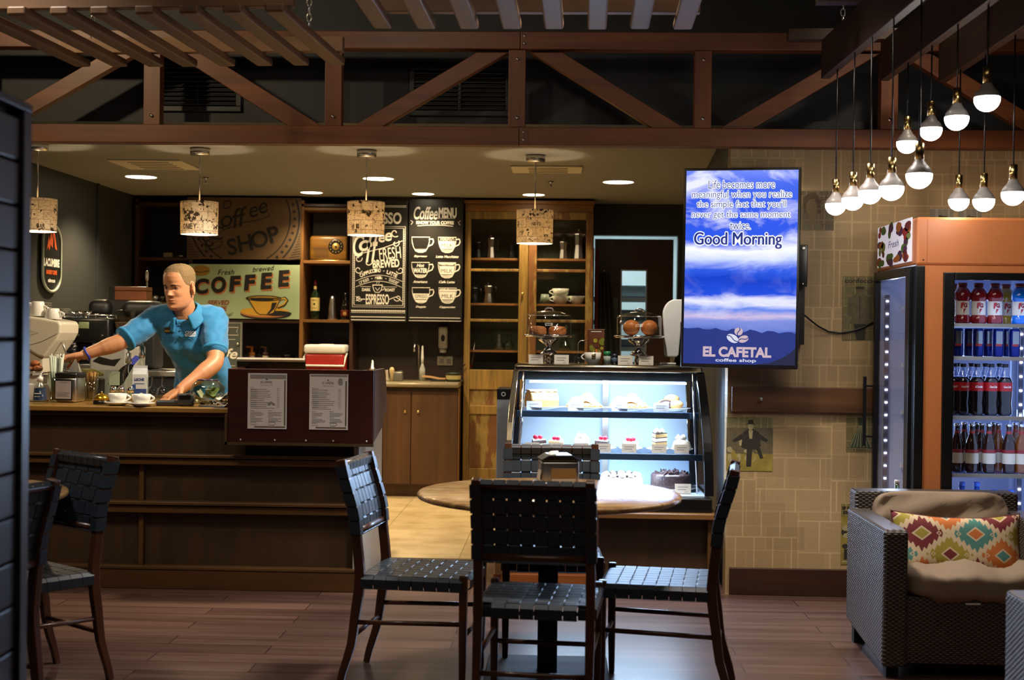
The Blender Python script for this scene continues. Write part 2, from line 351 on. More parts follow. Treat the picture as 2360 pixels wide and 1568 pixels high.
def newsprint_mat(name, s=1.0, paper=('#a0855c', '#c2a576'), ink='#6a5230', amount=.34):
    """aged newspaper pages pasted over each other: blocks of fine printed lines"""
    m, nt, b = new_mat(name); N, L = nt.nodes, nt.links
    tc = N.new('ShaderNodeTexCoord'); mp = N.new('ShaderNodeMapping'); mp.inputs['Rotation'].default_value = (PI/2, 0, 0)
    L.new(tc.outputs['Object'], mp.inputs['Vector']); mp.inputs['Scale'].default_value = (1, 1, 1)
    sx = N.new('ShaderNodeSeparateXYZ'); L.new(tc.outputs['Object'], sx.inputs[0])
    cb = N.new('ShaderNodeCombineXYZ'); L.new(sx.outputs['X'], cb.inputs[0]); L.new(sx.outputs['Z'], cb.inputs[1])
    def brick(wd, rh, off, mort, shift):
        v = N.new('ShaderNodeVectorMath'); v.operation = 'ADD'; v.inputs[1].default_value = shift; L.new(cb.outputs[0], v.inputs[0])
        k = N.new('ShaderNodeTexBrick'); k.offset = off; k.inputs['Scale'].default_value = 1; k.inputs['Brick Width'].default_value = wd*s; k.inputs['Row Height'].default_value = rh*s
        k.inputs['Mortar Size'].default_value = mort*s; k.inputs['Mortar Smooth'].default_value = .3; k.inputs['Color1'].default_value = (0, 0, 0, 1); k.inputs['Color2'].default_value = (1, 1, 1, 1); k.inputs['Mortar'].default_value = (.5, .5, .5, 1)
        L.new(v.outputs[0], k.inputs['Vector']); return k
    big = brick(.40, .52, .43, .005, (0.13, .07, 0)); mid = brick(.10, .31, .37, .0045, (0, 0, 0)); col = brick(.21, .13, .5, .004, (.03, .02, 0)); mid2 = brick(.19, .17, .31, .004, (.05, .11, 0)); mid3 = brick(.075, .24, .22, .004, (.01, .05, 0))
    def pick(out):
        g1 = N.new('ShaderNodeMath'); g1.operation = 'GREATER_THAN'; g1.inputs[1].default_value = .38; L.new(big.outputs['Color'], g1.inputs[0])
        g2 = N.new('ShaderNodeMath'); g2.operation = 'GREATER_THAN'; g2.inputs[1].default_value = .70; L.new(big.outputs['Color'], g2.inputs[0])
        m1 = N.new('ShaderNodeMix'); m1.data_type = 'RGBA'; L.new(g1.outputs[0], m1.inputs[0]); L.new(mid.outputs[out], m1.inputs[6]); L.new(mid2.outputs[out], m1.inputs[7])
        m2 = N.new('ShaderNodeMix'); m2.data_type = 'RGBA'; L.new(g2.outputs[0], m2.inputs[0]); L.new(m1.outputs[2], m2.inputs[6]); L.new(mid3.outputs[out], m2.inputs[7]); return m2.outputs[2]
    midF, midC = pick('Fac'), pick('Color')
    def lines(axis, freq):
        wv = N.new('ShaderNodeTexWave'); wv.wave_type = 'BANDS'; wv.bands_direction = axis; wv.inputs['Scale'].default_value = freq/s; wv.inputs['Distortion'].default_value = 1.5; wv.inputs['Detail'].default_value = 3; wv.inputs['Detail Scale'].default_value = 6
        L.new(cb.outputs[0], wv.inputs['Vector']); return wv
    ly = lines('Y', 44); lx = lines('X', 44)
    gt = N.new('ShaderNodeMath'); gt.operation = 'GREATER_THAN'; gt.inputs[1].default_value = .72; L.new(midC, gt.inputs[0])
    ln = N.new('ShaderNodeMix'); L.new(gt.outputs[0], ln.inputs[0]); L.new(ly.outputs['Fac'], ln.inputs[2]); L.new(lx.outputs['Fac'], ln.inputs[3])
    nz = N.new('ShaderNodeTexNoise'); nz.inputs['Scale'].default_value = 90/s; nz.inputs['Detail'].default_value = 2; L.new(cb.outputs[0], nz.inputs['Vector'])
    stain = N.new('ShaderNodeTexNoise'); stain.inputs['Scale'].default_value = 2.2; stain.inputs['Detail'].default_value = 6; L.new(cb.outputs[0], stain.inputs['Vector'])
    ink_f = N.new('ShaderNodeMath'); ink_f.operation = 'MULTIPLY'; L.new(ln.outputs[0], ink_f.inputs[0]); L.new(nz.outputs['Fac'], ink_f.inputs[1])
    k2 = N.new('ShaderNodeMath'); k2.operation = 'MULTIPLY'; k2.inputs[1].default_value = amount*2; L.new(ink_f.outputs[0], k2.inputs[0])
    inv = N.new('ShaderNodeMath'); inv.operation = 'SUBTRACT'; inv.inputs[0].default_value = 1; L.new(midF, inv.inputs[1])
    inv2 = N.new('ShaderNodeMath'); inv2.operation = 'SUBTRACT'; inv2.inputs[0].default_value = 1; L.new(col.outputs['Fac'], inv2.inputs[1])
    k3 = N.new('ShaderNodeMath'); k3.operation = 'MULTIPLY'; L.new(k2.outputs[0], k3.inputs[0]); L.new(inv.outputs[0], k3.inputs[1])
    k4 = N.new('ShaderNodeMath'); k4.operation = 'MULTIPLY'; k4.use_clamp = True; L.new(k3.outputs[0], k4.inputs[0]); L.new(inv2.outputs[0], k4.inputs[1])
    pa = N.new('ShaderNodeMix'); pa.data_type = 'RGBA'; pa.inputs[6].default_value = rgb(hexc(paper[0])); pa.inputs[7].default_value = rgb(hexc(paper[1]))
    av = N.new('ShaderNodeMath'); av.operation = 'MULTIPLY_ADD'; av.inputs[1].default_value = .45; L.new(big.outputs['Color'], av.inputs[0])
    a2 = N.new('ShaderNodeMath'); a2.operation = 'MULTIPLY_ADD'; a2.inputs[1].default_value = .8; a2.inputs[2].default_value = -.1; L.new(stain.outputs['Fac'], a2.inputs[0]); L.new(a2.outputs[0], av.inputs[2])
    L.new(av.outputs[0], pa.inputs[0])
    sm_ = N.new('ShaderNodeMath'); sm_.operation = 'MAXIMUM'; L.new(big.outputs['Fac'], sm_.inputs[0]); L.new(midF, sm_.inputs[1])
    sk = N.new('ShaderNodeMath'); sk.operation = 'MULTIPLY'; L.new(sm_.outputs[0], sk.inputs[0]); L.new(stain.outputs['Fac'], sk.inputs[1])
    pe = N.new('ShaderNodeMix'); pe.data_type = 'RGBA'; pe.inputs[7].default_value = rgb([min(1, c*1.18) for c in hexc(paper[1])]); L.new(sk.outputs[0], pe.inputs[0]); L.new(pa.outputs[2], pe.inputs[6])
    tn = N.new('ShaderNodeMix'); tn.data_type = 'RGBA'; tn.blend_type = 'MULTIPLY'; tn.inputs[0].default_value = .55; L.new(pe.outputs[2], tn.inputs[6])
    tv_ = N.new('ShaderNodeMath'); tv_.operation = 'MULTIPLY_ADD'; tv_.inputs[1].default_value = .35; tv_.inputs[2].default_value = .72; L.new(col.outputs['Color'], tv_.inputs[0]); L.new(tv_.outputs[0], tn.inputs[7])
    mx = N.new('ShaderNodeMix'); mx.data_type = 'RGBA'; mx.inputs[7].default_value = rgb(hexc(ink)); L.new(k4.outputs[0], mx.inputs[0]); L.new(tn.outputs[2], mx.inputs[6])
    L.new(mx.outputs[2], b.inputs['Base Color']); setp(b, Roughness=.55); return m
M_NEWS = newsprint_mat('newspaper_wallpaper')
# ------------------------------------------------------------------ room shell
YB = 12.0                                                    # back wall of the kitchen
struct('floor', MB().bx((-6, -1.5, -.1), (6, 8.2, 0)), M_FLOOR)
struct('floor_kitchen', MB().bx((-6, 8.2, -.1), (6, 14.2, 0)), tile_mat())
struct('ceiling', MB().bx((-6, -1.5, HCEIL), (6, 7.5, HCEIL+.1)), M_NAVY)
struct('ceiling_kitchen', MB().bx((-3.9, 7.56, KCEIL), (1.3, YB, KCEIL+.1)), M_CEIL)
struct('wall_soffit', MB().bx((-6, 7.45, KCEIL), (6, 7.55, HCEIL)).bx((.91, 7.405, 2.40), (6, 7.45, KCEIL+.02)), M_NAVY)
struct('wall_right', MB().bx((.91, 7.28, 0), (6, 7.40, 2.455)), M_NEWS)
struct('wall_passage', MB().prism([(.915, 7.401), (1.13, YB), (1.25, YB), (1.03, 7.401)], KCEIL), M_CHARCOAL)
struct('wall_left', MB().bx((-3.82, 6.2, 0), (-3.72, YB, KCEIL)), M_CHARCOAL)
d0 = PY(1367, 700, YB).x; d1 = PY(1561, 700, YB).x; dz = 2.27
struct('wall_back', MB().bx((-3.9, YB, 0), (d0, YB+.12, KCEIL)).bx((d1, YB, 0), (1.3, YB+.12, KCEIL)).bx((d0, YB, dz), (d1, YB+.12, KCEIL)), M_CHARCOAL)
# pantry seen through the doorway
M_PANTRY = plain('pantry_white', '#c9d2d2', .6, var=.02)
pb = MB().bx((d0-.6, 13.9, 0), (d1+.9, 14.0, 2.6)); struct('wall_pantry', pb, M_PANTRY)
struct('ceiling_pantry', MB().bx((d0-.6, YB+.12, 2.6), (d1+.9, 14.0, 2.7)), M_PANTRY)
struct('wall_pantry_side', MB().bx((d1+.8, YB+.12, 0), (d1+.9, 13.9, 2.6)), M_PANTRY)
struct('wall_pantry_end', MB().bx((d0-.7, YB+.12, 0), (d0-.6, 13.9, 2.6)), M_PANTRY)
light('pantry_lamp', 'AREA', ((d0+d1)/2, 13.0, 2.55), 26, (.75, .95, 1.0), ((d0+d1)/2, 13.0, 0), shape='RECTANGLE', size=.9, size_y=.5)
# door leaf, a little narrower than its opening
a = PY(1432, 740, YB+.07).x; b = PY(1487, 740, YB+.07).x; wz1 = PY(1460, 624, YB).z; wz0 = .85
dl0, dl1, dzz = d0+.012, d1-.035, dz-.03
dm = MB(); y0, y1 = YB+.05, YB+.09
dm.bx((dl0, y0, .01), (a, y1, dzz)); dm.bx((b, y0, .01), (dl1, y1, dzz)); dm.bx((a, y0, wz1), (b, y1, dzz)); dm.bx((a, y0, .01), (b, y1, wz0))
door = dm.build('door_1', M_DARKWOOD_Z); door['kind'] = 'structure'
fm = MB()
for p, q in (((a-.012, y0-.012, wz0-.012), (a, y1, wz1+.012)), ((b, y0-.012, wz0-.012), (b+.012, y1, wz1+.012)), ((a, y0-.012, wz1), (b, y1, wz1+.012)), ((a, y0-.012, wz0-.012), (b, y1, wz0))): fm.bx(p, q)
fm.build('window_frame', M_STEEL, door); MB().bx((a, y0+.015, wz0), (b, y0+.02, wz1)).build('window_pane', M_GLASS, door)
MB().cyl((dl1-.06, y0-.03, 1.02), (dl1-.06, y0, 1.02), .02).bar((dl1-.16, y0-.04, 1.02), (dl1-.05, y0-.04, 1.02), .02, .02).build('door_handle', M_STEEL, door)
# pantry rack with folded linen and trays
rk = thing('storage_rack', 'white storage rack of packed shelves seen through the dark door window', 'rack', ((a+b)/2, 12.9, 0))
for sx_ in (-.35, .35):
    for sy in (-.2, .2): MB().bx(((a+b)/2+sx_-.012, 12.9+sy-.012, 0), ((a+b)/2+sx_+.012, 12.9+sy+.012, 2.2)).build('upright', M_STEEL, rk)
for z in (.35, .75, 1.0, 1.25, 1.5, 1.72): MB().bx(((a+b)/2-.36, 12.7, z-.02), ((a+b)/2+.36, 13.1, z+.02)).build('shelf', M_PANTRY, rk)
for i, (z, hh, ww) in enumerate(((.77, .12, .5), (1.02, .1, .56), (1.27, .07, .4), (1.52, .1, .6), (1.74, .12, .5))):
    o = MB().rbox(((a+b)/2+.03*(i % 2), 12.9, z+hh/2+.001), (ww, .3, hh), .02).build('linen_bundle', plain('grey_linen', '#8b979b', .8))
    tag(o, f'grey folded linen bundle on the {ORD[i]} shelf up of the pantry rack', 'linen', 'linen in the pantry rack')
# apron hung by the doorway, with a red cloth edge
ap = thing('apron', 'long black apron hanging at the doorway beside the old glazed cabinet', 'apron', PY(1392, 640, 11.9))
q0 = PY(1376, 630, 11.93)
def apf(u, v):
    wd = .09+.12*v; return Vector((q0.x+.02+wd*u+.015*v, 11.93-.03-.012*math.sin(u*11+v*2), q0.z-.98*v))
MB().grid(apf, 14, 12).build('cloth', M_BLACKMAT, ap)
MB().bx((q0.x-.012, 11.9, q0.z-.8), (q0.x+.012, 11.93, q0.z+.22)).build('red_edge', plain('red_cloth', '#5e1512', .8), ap)
MB().cyl((q0.x+.06, 12.0, q0.z+.03), (q0.x+.06, 11.88, q0.z+.02), .008).build('hook', M_STEEL, ap)
# papers taped to the door
for i, (py0, py1) in enumerate(((687, 712), (714, 732))):
    r0 = PY(1407, py1, YB+.02); r1 = PY(1424, py0, YB+.02)
    o = MB().bx((r0.x, YB+.044, r0.z), (r1.x, YB+.049, r1.z)).build('notice', plain('grey_notice', '#5f6464', .7))
    tag(o, f'small grey notice taped on the dark door, {("upper", "lower")[i]} of two', 'notice')
# baseboard, chair rail, seam trim
struct('baseboard_right', MB().bx((.93, 7.255, 0), (6, 7.28, .145)), M_DARKWOOD, bevel=.004)
struct('trim_1', MB().bx((.93, 7.25, .985), (6, 7.28, 1.122)), wood('rail_oak', '#3e2411', '#7a5330', 'x', .6, .45), bevel=.004)
yq = PX(222, 600, -3.72).y
struct('trim_2', MB().bx((-3.72, yq-.02, 0), (-3.70, yq+.02, KCEIL)), M_NAVY)
struct('trim_3', MB().bx((-3.0, 8.17, 0), (.9, 8.23, .004)), M_DARKWOOD)
# ------------------------------------------------------------------ truss
ty = 7.10
tr = thing('timber_truss', 'brown timber truss spanning above the service counter', 'truss', (0, ty, 2.39))
def tz(px, py): return PY(px, py, ty)
zb0, zb1, zt0, zt1 = 2.385, 2.482, 2.892, 2.985
xs_ = tz(1197, 300).x
MB().bx((-4.6, ty, zb0), (xs_-.001, ty+.09, zb1)).bx((xs_+.001, ty, zb0), (4.6, ty+.09, zb1)).build('bottom_chord', M_TRUSS_X, tr, bevel=.004)
MB().bx((-4.6, ty, zt0), (xs_-.001, ty+.09, zt1)).bx((xs_+.001, ty, zt0), (4.6, ty+.09, zt1)).build('top_chord', M_TRUSS_X, tr, bevel=.004)
px_c = [-75, 348, 767, 1191, 1621, 2052, 2480]
xc = [tz(p, 210).x for p in px_c]
for i, x in enumerate(xc):
    p = MB().bx((x-.045, ty+.012, zb1), (x+.045, ty+.085, zt0)).build('post', M_TRUSS_Z, tr, bevel=.003)
    for zz in (zb1+.05, zt0-.05): MB().cyl((x, ty+.012, zz), (x, ty+.002, zz), .008, seg=10).build('bolt', M_STEEL, p)
def diag(i, j, up):
    """brace from post i to post j; up: its high end is at j"""
    x0, x1 = xc[i]+.06, xc[j]-.06
    za, zb = (zb1, zt0) if up else (zt0, zb1)
    sl = .105 if True else 0
    h = .2
    if up: poly = [(x0, za), (x0+h, za), (x1, zb), (x1-h, zb)]
    else: poly = [(x0, za), (x0+h, za), (x1, zb), (x1-h, zb)]
    return poly
def add_diag(poly):
    mb = MB(); M = frame_m((0, ty+.08, 0), (1, 0, 0), (0, 0, 1))
    mb.prism([(x, z) for x, z in poly], .06, M)
    # grain runs along the brace: own object axes
    o = mb.build('brace', M_TRUSS_X, tr, bevel=.003); return o
def dpoly(pts): return [(tz(*p).x, max(zb1, min(zt0, tz(*p).z))) for p in pts]
add_diag(dpoly([(812, 292), (880, 292), (1172, 119), (1098, 119)]))
add_diag(dpoly([(1222, 119), (1296, 119), (1580, 296), (1505, 296)]))
add_diag(dpoly([(1658, 297), (1735, 297), (2030, 122), (1955, 122)]))
add_diag(dpoly([(385, 113), (460, 113), (740, 291), (662, 291)]))
add_diag(dpoly([(28, 287), (-40, 287), (255, 112), (330, 112)]))
add_diag(dpoly([(2075, 122), (2150, 122), (2440, 301), (2365, 301)]))
plm = MB().bx((xs_, ty-.003, zb0+.004), (xs_+.045, ty, zb1-.004)).build('splice_plate', plain('plate_brown', '#5d3d26', .5, .3), tr)
for z in (zb0, zt0):
    for k in (.03, .07): MB().cyl((xs_+.02, ty+.005, z+k), (xs_+.02, ty-.006, z+k), .007, seg=10).build('bolt', M_STEEL, tr)
# ventilation grilles in the soffit wall
def grille(label, px0, py0, px1, py1):
    a_ = PY(px0, py1, 7.45); b_ = PY(px1, py0, 7.45)
    g = thing('ventilation_grille', label, 'vent', ((a_.x+b_.x)/2, 7.45, a_.z))
    fr = MB(); t = .03
    for p, q in (((a_.x-t, 7.43, a_.z-t), (b_.x+t, 7.449, a_.z)), ((a_.x-t, 7.43, b_.z), (b_.x+t, 7.449, b_.z+t)), ((a_.x-t, 7.43, a_.z), (a_.x, 7.449, b_.z)), ((b_.x, 7.43, a_.z), (b_.x+t, 7.449, b_.z)), (((a_.x+b_.x)/2-.008, 7.43, a_.z), ((a_.x+b_.x)/2+.008, 7.449, b_.z))): fr.bx(p, q)
    fr.build('frame', plain('grille_black', '#17181a', .5), g, bevel=.003)
    MB().bx((a_.x, 7.446, a_.z), (b_.x, 7.449, b_.z)).build('backing', M_BLACKMAT, g)
    sl = MB(); n = 9
    for i in range(n):
        z = a_.z+(i+.5)*(b_.z-a_.z)/n; sl.box(((a_.x+b_.x)/2, 7.436, z), (b_.x-a_.x, .018, .006), T((a_.x+b_.x)/2, 7.436, z) @ Matrix.Rotation(.5, 4, 'X') @ T(-(a_.x+b_.x)/2, -7.436, -z))
    sl.build('slats', plain('grille_slat', '#2c2e31', .5), g)
grille('black louvred air grille behind the brace beside the central truss post', 955, 165, 1166, 255)
grille('black louvred air grille behind the truss above the barista', 370, 152, 546, 245)
# ------------------------------------------------------------------ hung slat panels
def slat_panel(label, x0, step, n, d_far, d_near, pxs, zbot, ang, cord):
    """n planks on two crossbars, hung from the hall ceiling by chains; far ends at given points"""
    far = [PZ(px, py, zbot) for px, py in pxs]
    L_ = d_far-d_near; dr = Vector((math.sin(ang), math.cos(ang), 0))
    c = far[0].copy(); c.z = zbot
    root = thing('slatted_ceiling_panel', label, 'ceiling panel', c)
    yf = sum(f.y for f in far)/len(far)
    w_, t_ = .078, .036
    for f in far:
        p1 = Vector((f.x, f.y, zbot+t_/2)); p0 = p1-dr*L_
        mb = MB(); mb.sweep([p0, p1], [(-w_/2, -t_/2), (w_/2, -t_/2), (w_/2, t_/2), (-w_/2, t_/2)])
        mb.build('plank', M_PERG, root, bevel=.008)
    xa, xb = far[0].x-.06, far[-1].x+.06
    for k in (.13, L_-.08):
        off = -dr*k
        p0 = Vector((xa, far[0].y, 0))+off; p1 = Vector((xb, far[-1].y, 0))+off
        p0.z = p1.z = zbot+t_+.035
        MB().bar(p0, p1, .045, .07).build('crossbar', M_PERG_X, root, bevel=.003)
        for e in (.12, .88):
            q = p0.lerp(p1, e); q.z += .035; ch = MB(); z = q.z; i = 0
            while z < HCEIL-.02:
                ch.tube([(q.x+(.011*math.cos(a_) if i % 2 == 0 else 0), q.y+(.011*math.cos(a_) if i % 2 else 0), z+.02+.022*math.sin(a_)) for a_ in [2*PI*j/8 for j in range(8)]], .004, 5, True); z += .036; i += 1
            ch.build('chain', M_STEEL, root)
    return root
slat_panel('slatted timber panel hanging over the counter above the barista', 0, 0, 8, 6.4, 5.33,
           [(208-16, 155), (293-16, 155), (376-16, 155), (454-16, 155), (544-19, 154), (629-18, 153), (712-17, 152), (795-18, 151)], 2.65, .068, None)
slat_panel('slatted timber panel hanging above the middle of the truss', 0, 0, 8, 5.55, 4.5,
           [(883, 67), (983, 68), (1082, 68), (1180, 68), (1277, 68), (1376, 69), (1474, 68), (1573, 69)], 2.65, .02, None)
# ------------------------------------------------------------------ kitchen back wall: shelving, boards, glazed cabinet, sink counter
YS = 11.55                                                   # front plane of the shelving and boards
def R2(px0, py0, px1, py1, Y):
    """world x0, x1, z0, z1 of a frontal rectangle seen at these pixels"""
    pm, qm = (px0+px1)/2, (py0+py1)/2
    return PY(px0, qm, Y).x, PY(px1, qm, Y).x, PY(pm, py1, Y).z, PY(pm, py0, Y).z
M_SHELFWOOD = wood('shelf_oak', '#4a2a10', '#9a6a30', 'x', .8, .5)
M_SHELFWOOD_Z = wood('shelf_oak_upright', '#4a2a10', '#9a6a30', 'z', .8, .5)
M_SPLASH = wood('backsplash_wood', '#1a110c', '#3d2a1f', 'x', .5, .5)
sx0, sx1, _, sztop = R2(310, 458, 812, 740, YS)
xa = PY(436, 600, YS).x; xb = PY(690, 600, YS).x; xc_ = PY(700, 600, YS).x; xd = PY(812, 600, YS).x
z1_, z2_, zt_ = PY(750, 601, YS).z, PY(750, 737, YS).z, PY(750, 462, YS).z
zc_ = PY(750, 850, YS).z
su = thing('shelving_unit', 'dark open wall shelving with oak edges behind the barista', 'shelving', ((sx0+xd)/2, YS, .95))
MB().bx((sx0, 11.93, .95), (xd, 11.97, zt_)).build('back_panel', plain('shelf_back_black', '#15120f', .6), su)
for x, n in ((sx0, 0), (xa, 0), (xb+.005, 1), (xd-.02, 0)):
    MB().bx((x, YS, .95), (x+.03, 11.93, zt_)).build('upright', M_SHELFWOOD_Z if n else M_DARKWOOD_Z, su, bevel=.002)
for x0_, x1_, z, mm in ((xb+.035, xd-.02, z1_, M_SHELFWOOD), (xb+.035, xd-.02, z2_, M_SHELFWOOD), (sx0+.03, xa, PY(370, 593, YS).z, M_DARKWOOD), (sx0, xd, zt_-.03, M_DARKWOOD), (xb+.035, xd-.02, zt_-.062, M_SHELFWOOD),
                         (sx0+.03, xa, PY(370, 697, YS).z, M_SHELFWOOD), (xa+.03, xb, z2_-.01, M_DARKWOOD)):
    MB().bx((x0_, YS, z-.024), (x1_, 11.93, z)).build('shelf', mm, su, bevel=.002)
# round "Coffee SHOP" panel
bx0, bx1, bz0, bz1 = R2(433, 456, 695, 598, YS)
def board(name, label, cat, x0, x1, z0, z1, Y, mat, t=.02, bev=.002):
    r = thing(name, label, cat, ((x0+x1)/2, Y, z0))
    MB().bx((x0, Y-t, z0), (x1, Y, z1)).build('panel', mat, r, bevel=bev)
    M = front((x0, Y-t-.0015, z0)); return r, M, x1-x0, z1-z0
M_OLDPANEL = wood('brown_sign_board', '#4a3823', '#6b5233', 'x', .6, .6)
M_SIGNINK = plain('sign_black_print', '#181310', .7, var=.05)
r, M, w_, h_ = board('sign_board', 'brown round-emblem coffee shop sign board high on the shelving', 'sign', bx0, bx1, bz0, bz1, YS-.005, M_OLDPANEL)
px2 = w_/262.0                                              # panel units per photo pixel
def q(px, py): return ((px-433)*px2, (598-py)*px2)
mb = MB(); cx, cy = q(565, 505)
def clip(poly): return [(min(max(x, .001), w_-.001), min(max(y, .001), h_-.001)) for x, y in poly]
def arc(r_, a0, a1, n=40): return [(cx+r_*math.cos(a0+(a1-a0)*i/n), cy+r_*math.sin(a0+(a1-a0)*i/n)) for i in range(n+1)]
def arcs(r_, wd):
    seg = []
    for x, y in arc(r_, 0, 2*PI, 160):
        if .004 < x < w_-.004 and .004 < y < h_-.004: seg.append((x, y))
        else:
            if len(seg) > 2: mb.stroke(seg, wd, M)
            seg = []
    if len(seg) > 2: mb.stroke(seg, wd, M)
arcs(126*px2, 4*px2); arcs(105*px2, 3*px2)
for i in range(44):
    a = 2*PI*i/44; x, y = cx+115.5*px2*math.cos(a), cy+115.5*px2*math.sin(a)
    if .01 < x < w_-.01 and .01 < y < h_-.01: mb.disc(x, y, 3.4*px2, M)
for i in range(24):
    y = q(0, 465+i*5.8)[1]
    for s_ in (1, -1):
        x0_ = cx+s_*(math.sqrt(max(0, (130*px2)**2-(y-cy)**2))); x1_ = cx+s_*128*px2 if abs(y-cy) > 30*px2 else cx+s_*146*px2
        xe = (w_-.006 if s_ > 0 else .006)
        if abs(xe-x0_) > .012 and (xe-x0_)*s_ > 0: mb.stroke([(xe, y+.01*s_), (x0_+(xe-x0_)*.25, y-.004)], 1.6*px2, M)
for ch, px, py, sz, rt in (('S', 537, 570, 38, .16), ('H', 567, 561, 38, .2), ('O', 600, 552, 38, .25), ('P', 633, 541, 38, .3)):
    x, y = q(px, py); mb.text(ch, x, y, None, sz*px2, M, bold=.02, rot=rt)
for ch, px, py, sz, rt in (('C', 505, 540, 30, .12), ('o', 524, 512, 26, .12), ('f', 548, 504, 44, .2), ('f', 562, 500, 44, .2), ('e', 586, 490, 24, .25), ('e', 608, 481, 24, .3), ('O', 525, 474, 20, .1)):
    x, y = q(px, py); mb.text(ch, x, y, None, sz*px2, M, shear=.25, rot=rt)
mb.stroke([q(515, 533), q(560, 515), q(600, 508), q(622, 500), q(620, 492)], 2*px2, M)
def bean_out(px, py, s, a):
    x, y = q(px, py); ca, sa = math.cos(a), math.sin(a)
    pts = [(x+s*px2*(math.cos(t)*ca-.62*math.sin(t)*sa), y+s*px2*(math.cos(t)*sa+.62*math.sin(t)*ca)) for t in [2*PI*i/24 for i in range(24)]]
    mb.stroke(pts, 2*px2, M, closed=True)
    mb.stroke([(x+s*px2*(u*ca-.15*math.sin(u*4)*sa), y+s*px2*(u*sa+.15*math.sin(u*4)*ca)) for u in [(-1+2*i/12) for i in range(13)]], 1.6*px2, M)
bean_out(495, 563, 20, .3); bean_out(478, 556, 17, -.5)
mb.build('lettering', M_SIGNINK, r)
# green "COFFEE" poster
gx0, gx1, gz0, gz1 = R2(436, 610, 691, 735, YS)
M_MINT = plain('mint_poster', '#a9bd96', .35, var=.05, scale=6)
r, M, w_, h_ = board('poster', 'mint green coffee poster with a yellow cup behind the barista', 'poster', gx0, gx1, gz0, gz1, YS-.004, M_MINT, .012)
px2 = w_/255.0
def q(px, py): return ((px-436)*px2, (735-py)*px2)
mb = MB()                                                   # 0 black 1 orange 2 yellow 3 dark yellow 4 red-brown
for off, mi, z in (((-3, -4), 1, .0004), ((0, 0), 0, .0010)):
    for ch, px, py, hh, rt in (('C', 466, 662, 36, .02), ('O', 505, 658, 38, .05), ('F', 543, 655, 36, .06), ('F', 577, 652, 36, .06), ('E', 615, 648, 38, .06), ('E', 655, 642, 38, .07)):
        x, y = q(px-off[0]*.9, py-off[1]*.8); mb.text(ch, x, y, 30*px2*(1.15 if ch in 'CO' else .95), hh*px2, M, mi, z, bold=.05, shear=.12, rot=rt)
x, y = q(522, 629); mb.text('Fresh', x, y, None, 12*px2, M, 0, shear=.3, rot=.03)
x, y = q(608, 620); mb.text('brewed', x, y, None, 11*px2, M, 0, shear=.3, rot=.1)
for t, px, py, mi in (('SERVED', 505, 699, 4), ('HOPE', 506, 713, 4)):
    x, y = q(px, py); mb.text(t, x, y, None, 11*px2, M, mi, .001, bold=.03, shear=.2, rot=.03)
x, y = q(520, 727); mb.text('in a cup!', x, y, None, 10*px2, M, 0, .001, shear=.3, rot=.08)
def ell(px, py, rx, ry, mi, z, a0=0, a1=2*PI, n=32): mb.flat([(q(px+rx*math.cos(a0+(a1-a0)*i/n), py-ry*math.sin(a0+(a1-a0)*i/n))) for i in range(n+(0 if abs(a1-a0-2*PI) < .01 else 1))], M, mi, z)
ell(614, 724, 58, 12, 0, .0003); ell(612, 721, 56, 11, 1, .0005); ell(612, 718, 56, 10, 2, .0007)
ell(640, 722, 34, 6, 0, .0009)
cup = [q(570, 688)]+[q(570+4+i*2.2, 690+i*3.6) for i in range(9)]+[q(600, 725), q(620, 725)]+[q(632+i*2, 721-i*4) for i in range(8)]+[q(649, 688)]
mb.flat(cup, M, 2, .0011); mb.stroke(cup, 2*px2, M, 0, .0013, True)
mb.flat([q(628, 698), q(640, 697), q(634, 712), q(622, 723), q(616, 724), q(626, 712)], M, 0, .0015)
ell(609, 688, 40, 6, 3, .0013); mb.stroke([q(609+40*math.cos(t), 688-6*math.sin(t)) for t in [2*PI*i/32 for i in range(32)]], 2*px2, M, 0, .0015, True); ell(606, 690, 27, 3.4, 0, .0016)
mb.stroke([q(645, 690), q(658, 686), q(664, 692), q(657, 702), q(641, 709)], 6*px2, M, 0, .0012); mb.stroke([q(645, 690), q(657, 687), q(662, 692), q(655, 701), q(641, 707)], 3.4*px2, M, 2, .0014)
ell(464, 626, 21, 12, 3, .0006); mb.stroke([q(447, 628), q(464, 630), q(482, 627)], 1.6*px2, M, 0, .0008)
mb.build('lettering', [M_SIGNINK, plain('print_orange', '#b8703a', .6), plain('print_yellow', '#d3a233', .6), plain('print_ochre', '#a9812f', .6), plain('print_rust', '#8f4426', .6)], r)
# small chalk board "Café" under the posters
cx0, cx1, cz0, cz1 = R2(470, 742, 561, 868, YS)
r, M, w_, h_ = board('chalkboard', 'small grey chalkboard with a ribbon, partly behind the barista', 'chalkboard', cx0, cx1, cz0, cz1, YS-.03, plain('slate_grey', '#4b4f4a', .5, var=.1), .012)
mb = MB(); px2 = w_/91
mb.stroke([(4*px2, h_*.02), (w_-3*px2, h_*.02), (w_-3*px2, h_-.01), (4*px2, h_-.01)], .003, M, closed=True)
mb.stroke([(.02, h_*.9), (w_-.035, h_*.9), (w_-.05, h_*.83), (w_-.035, h_*.76), (.02, h_*.76)], .004, M)
mb.text('Cafe', w_-.17, h_*.42, .26, .09, M, shear=.3, bold=.02); mb.stroke([(.05, h_*.68), (w_-.06, h_*.68)], .003, M); mb.stroke([(.05, h_*.2), (w_-.06, h_*.2)], .003, M)
mb.build('lettering', M_CHALK, r)
MB().sphere((cx1-.04, YS-.05, cz0+h_*.6), .014).build('spot_magnet', M_CHROME, r)
